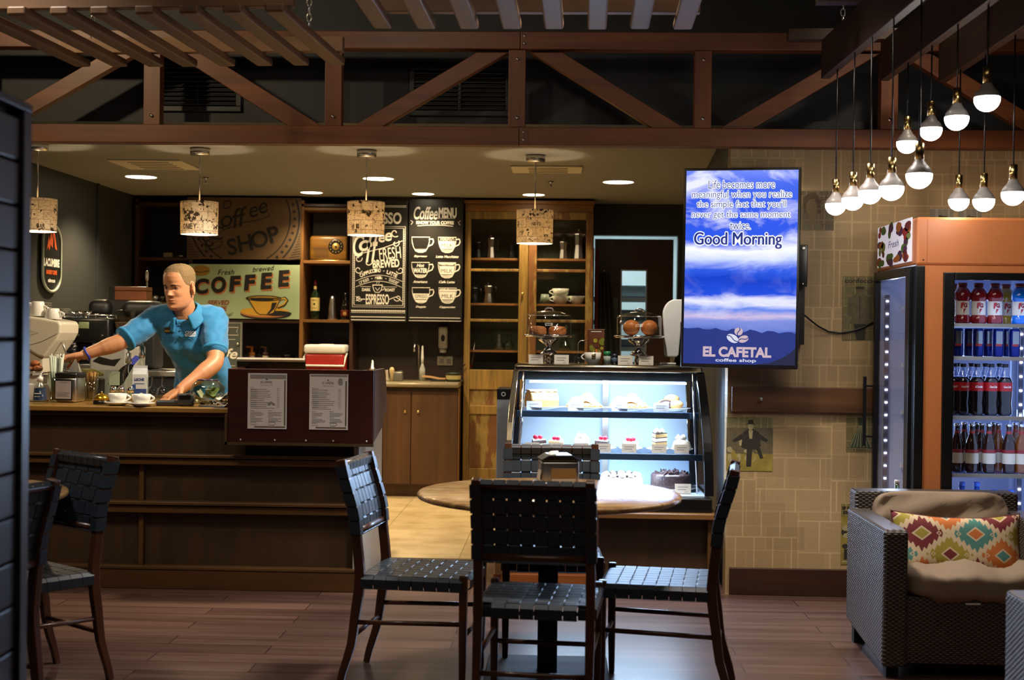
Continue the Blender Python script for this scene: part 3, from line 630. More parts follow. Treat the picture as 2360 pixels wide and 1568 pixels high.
# two black chalk menus
M_SLATE = plain('chalkboard_black', '#1d1b18', .35, var=.25, scale=5)
mx0, mx1, mz0, mz1 = R2(810, 462, 941, 742, YS)
r, M, w_, h_ = board('chalkboard', 'tall chalkboard of fresh brewed coffee lettering, beside the oak shelves', 'chalkboard', mx0, mx1-.006, mz0, mz1, YS-.02, M_SLATE, .018)
px2 = w_/131.0
def q(px, py): return ((px-810)*px2, (742-py)*px2)
def tx(t, px, py, hh, ww=None, **k):
    x, y = q(px, py); mb.text(t, x, y, ww*px2 if ww else None, hh*px2, M, **k)
def st(pts, wd=1.6, closed=False): mb.stroke([q(*p) for p in pts], wd*px2, M, z=.0006, closed=closed)
mb = MB()
for y0_ in (473, 476): st([(815, y0_), (938, y0_)], 1.2)
tx('ESPRESSO', 874, 502, 27, 106, bold=.03)
for d_ in (0, 4): st([(815+d_, 521+d_), (936-d_, 521+d_), (936-d_, 708-d_), (815+d_, 708-d_)], 1.3, True)
for i in range(34): st([(817, 527+i*5.2), (819, 529+i*5.2)], 1.5); st([(932, 527+i*5.2), (934, 529+i*5.2)], 1.5)
for y0_ in (716, 721, 731, 738): st([(812, y0_), (938, y0_)], 1.6 if y0_ != 721 else .8)
for i in range(30): st([(813+i*4.2, 718), (815+i*4.2, 718)], 2)
tx('C', 828, 566, 52, 26, bold=.01, shear=.2); tx('o', 842, 566, 26, bold=.02, shear=.2)
def swash(c_, r0, r1, a0, a1, wd=1.6): st([(c_[0]+(r0+(r1-r0)*t)*math.cos(a0+(a1-a0)*t), c_[1]-(r0+(r1-r0)*t)*math.sin(a0+(a1-a0)*t)) for t in [i/20 for i in range(21)]], wd)
tx('f', 855, 570, 70, 20, shear=.3, bold=.01); tx('f', 868, 568, 70, 20, shear=.3, bold=.01)
tx('e', 882, 549, 18, shear=.2, bold=.02); tx('e', 897, 545, 20, shear=.2, bold=.02)
swash((912, 536), 3, 10, 0, 5.5, 2); swash((914, 560), 3, 9, 2, 7, 2); swash((828, 596), 2, 9, 1, 6.5); swash((849, 604), 3, 12, 3.6, 6.6, 2)
st([(822, 588), (850, 580), (888, 570), (930, 554)], 1.6)
tx('FRESH', 901, 583, 27, 50, rot=.1); tx('BREWED', 892, 607, 19, 62, rot=.06, bold=.03)
swash((828, 622), 3, 9, 0, 6); swash((925, 622), 3, 9, PI, PI-6)
for i, ch in enumerate('CAPPUCCINO - LATTE'):
    t = i/17; px = 834+t*82; py = 635-12*math.sin(t*PI); tx(ch, px, py, 9 if ch != '-' else 1.2, 5 if ch not in '-' else 3.5, rot=(.42-.84*t), bold=.03) if ch != ' ' else None
for i, ch in enumerate('Cream - Milk - Sugar'):
    t = i/19; px = 832+t*88; py = 652-12*math.sin(t*PI); tx(ch, px, py, 7 if ch != '-' else 1.2, 4.2 if ch not in '-' else 3, rot=(.42-.84*t)) if ch != ' ' else None
st([(822+i*5.4, 648-14*math.sin(i/20*PI)) for i in range(21)], 1); st([(822+i*5.4, 662-14*math.sin(i/20*PI)) for i in range(21)], 1)
for y0_ in (661,): st([(833, y0_), (858, y0_)], .8); st([(890, y0_), (918, y0_)], .8)
tx('DARK', 847, 668, 7, 20, bold=.03); tx('ROAST', 902, 668, 7, 23, bold=.03)
st([(862, 658), (864, 668), (868, 674), (877, 674), (882, 668), (884, 658)], 1.6); st([(861, 657), (885, 657)], 2); st([(884, 660), (889, 661), (888, 667), (882, 669)], 1.4)
st([(868, 663), (873, 670), (878, 663)], 1.6); st([(870, 654), (872, 650), (870, 647)], .9); st([(875, 654), (877, 650), (875, 647)], .9)
tx('ESPRESSO', 873, 690, 24, 54, bold=.02)
swash((830, 688), 2, 8, 0, 6); st([(823, 684), (832, 690), (845, 690)], 2); st([(823, 694), (832, 690)], 1.6); swash((920, 686), 2, 9, PI, PI-6); st([(900, 690), (916, 684), (930, 694)], 1.8)
mb.build('lettering', M_CHALK, r)
mx0, mx1, mz0, mz1 = R2(942, 460, 1068, 742, YS)
r, M, w_, h_ = board('chalkboard', 'coffee menu chalkboard with six drawn cups, next to the glazed cabinet', 'chalkboard', mx0+.003, mx1-.005, mz0, mz1, YS-.02, M_SLATE, .018)
px2 = w_/126.0
def q(px, py): return ((px-942)*px2, (742-py)*px2)
mb = MB()
tx('Coffee', 981, 489, 30, 56, bold=.015, shear=.25); tx('MENU', 1032, 488, 24, 42, bold=.04)
tx('KNOW YOUR COFFEE', 1003, 511, 8, 88, bold=.04); st([(958, 501), (1050, 501)], .8); st([(962, 519), (985, 517), (1020, 517), (1045, 519)], 1.2)
st([(946, 506), (951, 510), (947, 516)], 1.2); st([(1062, 506), (1057, 510), (1061, 516)], 1.2)
st([(946, 733), (1064, 733)], 1.4); st([(944, 740), (1066, 740)], 1)
cups = [(970, 563, 'Espresso', [('ESPRESSO', .22)]), (1032, 563, 'Latte Macchiato', [('ESPRESSO', .3), ('MILK', .7)]), (970, 622, 'Americano', [('Hot', .3), ('WATER', .3), ('ESPRESSO', .25)]),
        (1032, 622, 'Cafe Latte', [('Milk Foam', .25), ('MILK', .45), ('ESPRESSO', .3)]), (972, 681, 'Doppio', [('ESPRESSO', .6)]), (1034, 681, 'Cappuccino', [('Milk Foam', .35), ('MILK', .35), ('ESPRESSO', .3)])]
for i, (ux, uy, nm, fills) in enumerate(cups):
    hw = 21
    out = [(ux-hw, uy-18), (ux-hw+1, uy-6), (ux-hw+4, uy+5), (ux-12, uy+14), (ux-5, uy+17.5), (ux+5, uy+17.5), (ux+12, uy+14), (ux+hw-4, uy+5), (ux+hw-1, uy-6), (ux+hw, uy-18)]
    st(out, 1.5, True); st([(ux+hw-2, uy-13), (ux+hw+7, uy-14), (ux+hw+9, uy-8), (ux+hw+6, uy-1), (ux+hw-5, uy+4)], 2.6)
    def wat(y): 
        t = (y-(uy-18))/36.0; return hw*(1-.06*t-.45*max(0, t-.45)**1.2*1.7)
    y_top = uy+17-(34 if len(fills) > 1 else 34*fills[0][1]*1.05)
    def band(y0b, y1b): mb.flat([q(ux-wat(y0b)+1.5, y0b), q(ux+wat(y0b)-1.5, y0b), q(ux+wat(y1b)-1.5, y1b), q(ux-wat(y1b)+1.5, y1b)], M, 0, .0004)
    if i not in (2,):
        band(y_top+(8 if len(fills) > 1 and i != 3 else 0), uy+9); 
        if i in (3, 5): band(y_top+2, y_top+7)
    band(uy+10.5, uy+16)
    if i == 1: mb.text('ESPRESSO', *q(ux, uy-12), 32*px2, 8*px2, M, 0, .0006)
    if i == 2: mb.text('Hot', *q(ux, uy-11), 18*px2, 8*px2, M, 0, .0006, shear=.3, bold=.02); mb.text('WATER', *q(ux, uy+1), 33*px2, 11*px2, M, 0, .0006, bold=.04)
    mi = 1
    if i in (1, 3, 5): mb.text('MILK', *q(ux, uy+1), 27*px2, 9*px2, M, 1, .0008)
    if i in (3, 5): mb.text('Milk Foam', *q(ux, uy-14), 32*px2, 5*px2, M, 0, .0008, bold=.03)
    mb.text('ESPRESSO', *q(ux, uy+13 if i != 4 else uy+2), (20 if i != 4 else 28)*px2, (4 if i != 4 else 8)*px2, M, 1, .0008)
    mb.text(nm, *q(ux, uy+27), (len(nm)*3.3+4)*px2, 6*px2, M, 0, .0006, shear=.3, bold=.03)
mb.build('lettering', [M_CHALK, M_SLATE], r)
# ---- glazed cabinet
hx0, hx1, _, hz1 = R2(1070, 462, 1366, 850, YS); hz0 = .0
M_OLDWOOD = wood('worn_painted_oak', '#3f2a10', '#9b7a35', 'z', .9, .5, .15, knots=1.2)
def flaky(name, base, chip):
    m, nt, b_ = new_mat(name); N, L = nt.nodes, nt.links
    tc = N.new('ShaderNodeTexCoord'); mp = N.new('ShaderNodeMapping'); mp.inputs['Scale'].default_value = (9, 9, 2.2); L.new(tc.outputs['Object'], mp.inputs[0])
    n_ = N.new('ShaderNodeTexNoise'); n_.inputs['Scale'].default_value = 1.6; n_.inputs['Detail'].default_value = 7; n_.inputs['Roughness'].default_value = .6; L.new(mp.outputs[0], n_.inputs['Vector'])
    c = N.new('ShaderNodeValToRGB'); c.color_ramp.elements[0].position = .5; c.color_ramp.elements[0].color = rgb(hexc(base)); c.color_ramp.elements[1].position = .56; c.color_ramp.elements[1].color = rgb(hexc(chip))
    L.new(n_.outputs['Fac'], c.inputs[0])
    n3 = N.new('ShaderNodeTexNoise'); n3.inputs['Scale'].default_value = 8; n3.inputs['Detail'].default_value = 5; L.new(mp.outputs[0], n3.inputs['Vector'])
    mx = N.new('ShaderNodeMix'); mx.data_type = 'RGBA'; mx.blend_type = 'MULTIPLY'; mx.inputs[0].default_value = .5; L.new(c.outputs[0], mx.inputs[6]); L.new(n3.outputs['Fac'], mx.inputs[7]); L.new(mx.outputs[2], b_.inputs['Base Color'])
    setp(b_, Roughness=.5); return m
M_FLAKY = flaky('flaking_paint_oak', '#754a1e', '#94793c')
gc = thing('glazed_cabinet', 'old oak cabinet with glazed doors and worn paint, against the back wall', 'cabinet', ((hx0+hx1)/2, YS, 0))
yb_ = YB-.01
t_ = .03
MB().bx((hx0, YS+.03, 0), (hx0+t_, yb_, hz1)).build('side', M_OLDWOOD, gc); MB().bx((hx1-t_, YS+.03, 0), (hx1, yb_, hz1)).build('side', M_DARKWOOD_Z, gc)
MB().bx((hx0+t_, yb_-.02, 0), (hx1-t_, yb_, hz1)).build('back', plain('cabinet_back_haze', '#59634f', .6), gc)  # greenish reflection haze of the panes is put into the back's colour
MB().bx((hx0-.01, YS-.01, hz1-.03), (hx1+.01, yb_, hz1)).bx((hx0, YS+.005, hz1-.1), (hx1, YS+.03, hz1-.03)).build('cornice', M_SHELFWOOD, gc, bevel=.004)
MB().bx((hx0+t_, YS+.03, 0), (hx1-t_, yb_-.02, .08)).build('base', M_DARKWOOD, gc)
zsh = [PY(1150, y, 11.75).z for y in (597, 700, 807)]
for z in zsh: MB().bx((hx0+t_, YS+.06, z-.018), (hx1-t_, yb_-.02, z)).build('shelf', M_SHELFWOOD, gc)
MB().bx((hx0+t_, YS+.06, PY(1150, 853, YS).z-.05), (hx1-t_, yb_-.02, PY(1150, 853, YS).z-.03)).build('shelf', M_SHELFWOOD, gc)
zr = [PY(1150, y, YS).z for y in (505, 623, 739, 853)]       # rails
zlow = [PY(1100, y, YS).z for y in (898, 935, 955, 1080, 1130)]
def cab_door(px0, px1, s0, s1, mt):
    x0 = PY(px0, 700, YS).x; x1 = PY(px1, 700, YS).x; a_ = PY(s0, 700, YS).x; b_ = PY(s1, 700, YS).x
    d = MB(); d.bx((x0, YS, .08), (a_, YS+.03, hz1-.1)).bx((b_, YS, .08), (x1, YS+.03, hz1-.1))
    d.bx((a_, YS, zr[0]), (b_, YS+.03, hz1-.1)); 
    for z in zr[1:3]: d.bx((a_, YS, z-.012), (b_, YS+.03, z+.012))
    d.bx((a_, YS, zlow[0]), (b_, YS+.03, zr[3])); d.bx((a_, YS, .08), (b_, YS+.03, zlow[3])); d.bx((a_, YS, zlow[2]), (b_, YS+.03, zlow[1]))
    o = d.build('door', mt, gc, bevel=.004)
    p = MB(); p.bx((a_+.004, YS+.014, zlow[1]), (b_-.004, YS+.022, zlow[0])).bx((a_+.004, YS+.014, zlow[3]), (b_-.004, YS+.022, zlow[2])); p.build('wood_panel', M_FLAKY, o)
    for i in range(3): MB().bx((a_-.004, YS+.013, zr[i+1]-.004), (b_+.004, YS+.016, zr[i]+.004)).build('glass_pane', M_GLASS, o)
    return o
cab_door(1070, 1216, 1084, 1195, M_OLDWOOD); cab_door(1217, 1366, 1236, 1349, M_FLAKY)
kn = MB().sphere((PY(1205, 640, YS).x, YS-.015, zr[1]-.2), .012); kn.build('knob', M_BRASS, gc)
# crockery in the cabinet
def coffee_cup_mb(r=.042, h=.06, hs=1, M=None):
    b_ = MB(); b_.lathe([(r*.55, 0), (r*.6, .004), (r*.85, h*.35), (r, h), (r*.95, h), (r*.8, h*.36), (.0001, .008)], M, 24, cap=False)
    pts = [(r*1.12-r*.28*math.cos(t)+r*.20*math.sin(t), 0, h*(.58+.30*math.cos(t*1.0))) for t in [PI*k/12 for k in range(13)]]
    pts = [(r*(.90-.12*k/12)+r*.46*math.sin(PI*k/12), 0, h*(.86-.56*k/12)) for k in range(13)]
    pts = [(hs*x, y, z) for x, y, z in pts]; b_.tube(pts, .005, 8, M=M, up=(0, 1, 0)); return b_
def put(mb, name, mats, label, cat, loc, rz=0, group=None):
    o = mb.build(name, mats, world=False); o.location = loc; o.rotation_euler = (0, 0, rz); return tag(o, label, cat, group)
M_CUPGREEN = plain('cup_cream', '#d9dccb', .2, var=.01)
yy = YS+.2
for (px, z, lab) in ((1292, zsh[1], 'cream cup at the bottom of a two-cup stack in the glazed cabinet'), (1292, zsh[1]+.06, 'cream cup topping the two-cup stack in the glazed cabinet'), (1330, zsh[1], 'cream cup next to the two-cup stack, at the cabinet side')):
    x = PY(px, 690, yy).x; r_ = .075 if px == 1292 else .07
    put(coffee_cup_mb(r_, .072 if z == zsh[1] else .075, -1), 'coffee_cup', M_CUPGREEN, lab, 'cup', (x, yy, z+.001), .3 if px == 1330 else 0, 'cups in the glazed cabinet')
put(MB().lathe([(.05, 0), (.034, .085), (.03, .085), (.045, .004)], None, 20), 'steel_cup', plain('greenish_cup', '#8a9a88', .3), 'upturned grey beaker on the cabinet shelf beside the stacked cups', 'cup', (PY(1256, 690, yy).x, yy, zsh[1]+.001))
def carafe(h=.14, r=.05): return MB().lathe([(r*.7, 0), (r, h*.12), (r*.9, h*.35), (r*.35, h*.62), (r*.35, h*.75), (r*.62, h), (r*.55, h), (r*.3, h*.7), (r*.85, h*.33), (r*.9, h*.1)], None, 20)
M_GLASSW = glass('greenish_glass', (.80, .88, .80), .05, .5)
for i, px in enumerate((1150, 1173)):
    put(carafe(), 'glass_carafe', M_GLASSW, 'hourglass glass coffee maker '+('nearer the sink', 'nearer the centre stile')[i]+' on the lowest cabinet shelf', 'carafe', (PY(px, 800, yy).x, yy, zsh[2]+.001), 0, 'glass coffee makers')
put(carafe(.15, .05), 'glass_carafe', M_GLASSW, 'single hourglass glass coffee maker behind the other cabinet door', 'carafe', (PY(1302, 800, yy).x, yy, zsh[2]+.001))
def moka(h=.17, r=.045):
    return MB().lathe([(r, 0), (r, .01), (r*.72, h*.5), (r*.95, h*.86), (r*.9, h*.9), (.004, h), (.008, h*1.04), (.001, h*1.08)], None, 8, smooth=False)
for i, (px, zz, hh, w2, lab) in enumerate(((1130, zsh[0], .2, .04, 'tall steel grinder on the top shelf behind the first cabinet door'), (1125, zsh[1], .17, .045, 'steel moka pot on the middle cabinet shelf'), (1092, zsh[1], .15, .04, 'small dark moka pot at the edge of the middle cabinet shelf'),
        (1297, zsh[0], .17, .045, 'steel moka pot on the top shelf behind the second cabinet door'), (1332, zsh[0], .25, .05, 'tall steel siphon pot at the end of the top cabinet shelf'), (1100, zsh[0], .16, .035, 'small dark pot at the edge of the top cabinet shelf'), (1180, zsh[0], .13, .04, 'low dark pot near the centre stile on the top shelf'))):
    rr = thing('moka_pot', lab, 'pot', (PY(px, 690, yy).x, yy, zz+.001), 0, 'pots in the glazed cabinet')
    moka(hh, w2).build('body', M_STEEL if 'steel' in lab else plain('dark_steel', '#2a2b29', .3, .6), rr, world=False)
    MB().tube([(w2*.8, 0, hh*.8), (w2*1.5, 0, hh*.85), (w2*1.5, 0, hh*.35)], .006, 8, up=(0, 1, 0)).build('handle', M_BLACK, rr, world=False)
put(MB().lathe([(.035, 0), (.035, .2), (.03, .21), (.03, .2), (.03, .005)], None, 20), 'glass_cylinder', M_GLASSW, 'tall clear cylinder at the far end of the top cabinet shelf', 'glass', (PY(1344, 590, 11.85).x-.02, 11.86, zsh[0]+.001))
rr = thing('long_spoon', 'thin bar spoon with a red tip standing inside the cabinet door', 'spoon', (PY(1085, 850, yy).x, yy, PY(1150, 853, YS).z-.028))
x = PY(1085, 850, yy).x; z = PY(1150, 853, YS).z-.028; MB().tube([(x, yy, z), (x+.03, yy+.02, z+.27)], .006, 8).build('shaft', M_STEEL, rr); MB().sphere((x, yy, z+.055), .014, seg=10, rings=8).build('red_tip', plain('red_tip', '#a01510', .4), rr)
# ---- sink counter
kx0, kx1 = PY(700, 1000, 11.25).x, PY(1062, 1000, 11.25).x; kt = .965; kx1 = min(kx1, hx0-.02)
kc = thing('base_cabinet', 'brown two-door base cabinet under the sink counter', 'cabinet', ((kx0+kx1)/2, 11.25, 0))
M_KD = wood('cabinet_brown', '#35210f', '#5c3c1e', 'z', .5, .45)
MB().bx((kx0, 11.27, .1), (kx1, 11.95, kt-.05)).bx((kx0, 11.31, 0), (kx1, 11.9, .1)).build('carcass', M_KD, kc)
xm = [PY(p, 1000, 11.25).x for p in (760, 882, 947, 1056)]
for i in range(3):
    d = MB().bx((xm[i]+.004, 11.25, .11), (xm[i+1]-.004, 11.269, kt-.075)).build('door', M_KD, kc, bevel=.003)
    MB().cyl((xm[i]+.06 if i == 2 else xm[i+1]-.05, 11.25, .72), (xm[i]+.06 if i == 2 else xm[i+1]-.05, 11.235, .72), .012).build('knob', M_BRASS, d)
MB().bx((xm[3], 11.24, 0), (kx1+.01, 11.27, kt-.05)).build('end_post', M_SHELFWOOD_Z, kc)
wt = MB().bx((kx0-.6, 11.22, kt-.04), (kx1, 11.97, kt)).cyl((kx0-.6, 11.22, kt-.021), (kx1, 11.22, kt-.021), .021).build('worktop', plain('worn_worktop', '#8c8068', .3, .25, var=.2, scale=20), None)
tag(wt, 'worn grey worktop with a rounded lip along the back wall', 'worktop')
MB_sp = MB().bx((PY(815, 800, 11.94).x, 11.93, kt), (hx0-.005, 11.975, mz0+.03))
struct('wall_backsplash', MB_sp, M_SPLASH)
MB_sp = MB().bx((PY(300, 800, 11.94).x, 11.972, 0), (PY(818, 800, 11.94).x, 11.99, 1.3)); struct('wall_splash_low', MB_sp, M_SPLASH)
YK = 11.6
def at(px, py, Y): p = PY(px, py, Y); return p
# soap dispenser, socket, faucet bottle, pots
p = PY(1022, 808, 11.93); sd = thing('soap_dispenser', 'white wall soap dispenser with a dark window above the worktop', 'dispenser', (p.x, 11.93, p.z))
MB().rbox((p.x, 11.89, p.z+.115), (.085, .075, .2), .02).build('body', M_WHITE, sd); MB().lathe([(.03, 0), (.035, .035)], T(p.x, 11.885, p.z-.02), 16).build('nozzle', M_WHITE, sd)
MB().sphere((p.x, 11.852, p.z+.11), .022, sc=(.8, .2, 1.4)).build('window', M_BLACK, sd)
p = PY(1026, 832, 11.93); so = thing('wall_socket', 'grey double wall socket beneath the soap dispenser', 'socket', (p.x, 11.93, p.z)); MB().rbox((p.x, 11.922, p.z), (.14, .016, .085), .006).build('plate', plain('socket_grey', '#9a927f', .4), so)
mb = MB(); [mb.box((p.x+s_, 11.912, p.z), (.04, .006, .04)) for s_ in (-.03, .03)]; mb.build('outlet_pattern', plain('socket_face', '#6e6a5e', .4), so)
p = PY(973, 872, YK); fb = thing('spray_bottle', 'clear slim bottle with a long white neck on the sink worktop', 'bottle', (p.x, YK, kt+.001))
MB().lathe([(.026, 0), (.026, .1), (.012, .14), (.01, .15)], T(p.x, YK, kt+.001), 18).build('body', plain('clear_plastic', '#c9cac2', .15, Transmission_Weight=.4), fb); MB().lathe([(.011, .15), (.013, .2), (.008, .3), (.003, .305)], T(p.x, YK, kt+.001), 14).build('neck', M_WHITE, fb)
fa = thing('sink_tap', 'bent steel tap over the sink at the back wall', 'tap', (PY(940, 860, 11.85).x, 11.85, kt+.001)); x = PY(965, 860, 11.85).x
MB().tube([(x, 11.85, kt+.001), (x, 11.85, kt+.3), (x-.02, 11.82, kt+.33), (x-.03, 11.75, kt+.31), (x-.03, 11.74, kt+.25)], .012, 12).build('spout', M_STEEL, fa)
for i, (px, r_, h_, lab) in enumerate(((825, .062, .075, 'steel milk pot nearest the menu box on the worktop'), (858, .06, .08, 'steel pot with a lid between two other pots on the worktop'), (893, .055, .09, 'steel jug at the end of the pot row on the worktop'))):
    x = PY(px, 860, YK).x; po = thing('steel_pot', lab, 'pot', (x, YK, kt+.001), 0, 'steel pots on the worktop')
    MB().lathe([(r_*.9, 0), (r_, .01), (r_, h_), (r_*1.05, h_+.004), (r_*.95, h_), (r_*.93, .012)], None, 24).build('body', M_CHROME, po, world=False)
    if i == 1: MB().lathe([(r_*1.02, h_+.005), (.02, h_+.03), (.012, h_+.09), (.001, h_+.1)], None, 20).build('lid', M_STEEL, po, world=False)
    else: MB().bar((r_*.9, 0, h_*.8), (r_+.08, -.02, h_*.95), .014, .008).build('handle', M_STEEL, po, world=False)
x = PY(903, 866, YK-.15).x; wh = thing('pepper_mill', 'small pale wooden mallet-like mill standing by the steel jug', 'mill', (x, YK-.15, kt+.001)); MB().lathe([(.016, 0), (.014, .05), (.02, .07), (.022, .1), (.012, .118), (.001, .12)], None, 16).build('body', plain('pale_wood', '#b9a273', .5), wh, world=False)
x = PY(918, 860, YK-.1).x; tag(MB().rbox((x, YK-.1, kt+.041), (.08, .1, .08), .01).build('tin_box', plain('grey_tin', '#77746a', .35, .5), None), 'small grey tin box beside the pale mill on the worktop', 'box')
x = PY(1000, 872, YK-.1).x; br_ = thing('scrub_brush', 'curved pale scrub brush lying on the worktop beside the slim bottle', 'brush', (x, YK-.1, kt+.001)); MB().sweep([(x-.1, YK-.1, kt+.045), (x-.03, YK-.1, kt+.04), (x+.05, YK-.1, kt+.025), (x+.1, YK-.1, kt+.024)], [(-.015, -.008), (.015, -.008), (.015, .008), (-.015, .008)]).build('handle', plain('brush_wood', '#b48c5c', .5), br_); MB().bx((x-.03, YK-.12, kt+.001), (x+.1, YK-.08, kt+.02)).build('bristles', M_BLACKMAT, br_)
x = PY(1045, 866, YK-.1).x; gb = thing('green_tub', 'round dark green tub with a pale label at the end of the worktop', 'tub', (x, YK-.1, kt+.001)); MB().lathe([(.06, 0), (.066, .07), (.07, .075), (.0001, .078)], None, 24).build('body', plain('dark_green', '#1f2f20', .5), gb, world=False); MB().lathe([(.0625, .02), (.0665, .055)], None, 24, cap=False).build('paper_label', plain('label_cream', '#a99b63', .6), gb, world=False)
MB().bar((.02, 0, .08), (.1, .02, .15), .012, .008).build('handle', M_BLACK, gb, world=False)
# red and white cool box
x0, x1, z0, z1 = R2(706, 795, 800, 853, 11.5); z0 = kt+.001
cb_ = thing('cool_box', 'red cool box with a white lid and handle on the back worktop', 'cool box', ((x0+x1)/2, 11.5, z0)); cx = (x0+x1)/2; hw = (x1-x0)/2
zz1 = z1-.075
MB().rbox((cx, 11.5, (z0+zz1)/2), (hw*1.86, .24, zz1-z0), .02).build('tub', plain('cooler_red', '#9c2018', .35), cb_)
MB().rbox((cx, 11.5, z1-.035), (hw*2, .27, .075), .022).box((cx, 11.5, z1+.004), (hw*.6, .1, .006)).build('lid', plain('cooler_white', '#d9d8d2', .35), cb_)
zh = z0+(zz1-z0)*.55
MB().tube([(x0+.002, 11.5, zz1), (x0+.0, 11.4, zz1-.03), (x0+.004, 11.365, zh), (x1-.004, 11.365, zh), (x1, 11.4, zz1-.03), (x1-.002, 11.5, zz1)], .009, 8).build('handle', plain('cooler_white', '#d9d8d2'), cb_)
# radio, bottles, shaker on the oak shelves
YR = 11.68
x0, x1, z0, z1 = R2(717, 545, 804, 597, YR); z0 = z1_+.001; ra = thing('radio', 'vintage wooden radio with a round dial on the oak shelf', 'radio', ((x0+x1)/2, YR, z0)); cx = (x0+x1)/2
MB().rbox((cx, YR, (z0+z1)/2), (x1-x0, .16, z1-z0), .025).build('case', wood('radio_walnut', '#4a2f12', '#8d6426', 'x', 1, .3), ra)
M = front((x1-.1, YR-.0815, (z0+z1)/2+.015)); MB().lathe([(.001, .004), (.045, .004), (.058, .006), (.066, 0)], M, 28, cap=False).build('dial', M_BLACK, ra)
MB().lathe([(.001, .008), (.03, .008), (.032, .004)], M, 24, cap=False).build('dial_face', plain('dial_brass', '#b08f45', .35, .5), ra); MB().lathe([(.008, 0), (.008, .018), (.001, .02)], M, 14).build('dial_knob', M_BLACK, ra)
mb = MB(); [mb.disc(.051*math.cos(a_*PI/6), .051*math.sin(a_*PI/6), .005, M, z=.0065) for a_ in range(12)]; mb.build('dial_dots', plain('dial_brass', '#b08f45'), ra)
mb = MB(); M = front((x0+.04, YR-.081, z0+.03)); [mb.rect(0, i*.011, .13, i*.011+.004, M) for i in range(8)]; mb.build('speaker_grille', plain('radio_dark', '#2c1c0a', .6), ra)
MB().rbox((cx, YR, z0+.002), (x1-x0+.01, .165, .01), .003).build('plinth', M_BRASS, ra)
x0, x1, zz0, zz1 = R2(722, 488, 803, 545, 11.8); tag(MB().bx((x0, 11.8, z1_+.001), (x1, 11.83, zz1)).build('wood_panel', plain('dim_panel', '#3a352c', .6), None), 'plain dark panel leaning behind the vintage radio', 'panel')
def bottle(name, label, cat, loc, prof, mat, parts, group=None):
    r_ = thing(name, label, cat, loc, 0, group); MB().lathe(prof, None, 22).build('body', mat, r_, world=False)
    for nm, pr, mt in parts: MB().lathe(pr, None, 22, cap=(nm in ('cap', 'stopper', 'pump_top'))).build(nm, mt, r_, world=False)
    return r_
x = PY(726, 725, YR).x
bo = bottle('whiskey_bottle', 'green whiskey bottle with a cream label and red neck on the shelf', 'bottle', (x, YR, z2_+.001),
       [(.038, 0), (.041, .01), (.041, .2), (.03, .235), (.014, .26), (.013, .32), (.012, .34)], plain('bottle_green', '#12240f', .08, Coat_Weight=.6),
       [('paper_label', [(.0415, .075), (.0415, .19)], plain('label_cream_y', '#dcc67c', .6)), ('cap', [(.0135, .3), (.0135, .345), (.0001, .346)], plain('cap_red', '#7a1a1c', .4)), ('neck_label', [(.0145, .265), (.0137, .292)], plain('label_cream_y', '#dcc67c'))])
mb = MB(); M = front((0, -.0425, .13)); mb.text('JAMESON', 0, .038, .05, .009, M, bold=.03); mb.disc(0, .005, .009, M); mb.stroke([(-.02, -.03), (.02, -.03)], .003, M); mb.build('lettering', M_INK, bo, world=False)
x = PY(766, 730, YR).x; tag(put(MB().lathe([(.04, 0), (.042, .01), (.03, .13), (.026, .18), (.018, .205), (.0001, .21)], None, 24), 'cocktail_shaker', M_STEEL, None, None, (x, YR, z2_+.001)), 'tapered steel cocktail shaker between two bottles on the shelf', 'shaker')
x = PY(796, 725, YR).x
bo = bottle('liqueur_bottle', 'squat black liqueur bottle with a red and orange label', 'bottle', (x, YR, z2_+.001), [(.04, 0), (.042, .01), (.042, .1), (.03, .15), (.014, .185), (.013, .215)], plain('bottle_black', '#100c08', .06, Coat_Weight=.7),
       [('paper_label', [(.0425, .03), (.0425, .085)], plain('label_darkred', '#5a1711', .5)), ('cap', [(.015, .2), (.015, .235), (.0001, .236)], M_BLACK)])
mb = MB(); M = front((0, -.0435, .055)); mb.disc(0, 0, .017, M, 0); mb.disc(0, 0, .012, M, 1, .0006); mb.text('KAHLUA', 0, .024, .05, .007, M, 0); mb.build('lettering', [plain('label_orange', '#d87e2b', .6), plain('label_cream', '#a99b63')], bo, world=False)
# syrup pumps and jars in the low niche
YN = 11.7
def pump_bottle(px, lab, cap):
    x = PY(px, 820, YN).x
    r_ = thing('syrup_bottle', lab, 'bottle', (x, YN, kt+.001), 0, 'syrup pump bottles')
    MB().lathe([(.055, 0), (.057, .01), (.057, .09), (.03, .15), (.026, .19), (.026, .2)], None, 22).build('body', plain('cream_plastic', '#b9ae92', .35), r_, world=False)
    MB().lathe([(.028, .2), (.03, .225), (.012, .23), (.012, .275), (.001, .276)], None, 18).bar((.012, 0, .27), (-.045, -.0, .275), .014, .012).build('pump_top', cap, r_, world=False)
    MB().lathe([(.0575, .01), (.0575, .035)], None, 22, cap=False).build('paper_label', plain('syrup_label', '#a66a2c', .5), r_, world=False)
pump_bottle(580, 'cream syrup bottle with an orange pump in the dark niche', plain('pump_orange', '#b06a22', .4)); pump_bottle(612, 'cream syrup bottle with a dark brown pump in the dark niche', plain('pump_brown', '#3b2019', .4))
x = PY(651, 826, YN).x; bottle('sauce_bottle', 'small clear sauce bottle with a white cap in the niche', 'bottle', (x, YN-.05, kt+.001), [(.024, 0), (.024, .1), (.014, .13), (.014, .14)], plain('clear_plastic', '#c9cac2'), [('cap', [(.017, .138), (.017, .165), (.001, .166)], M_WHITE)])
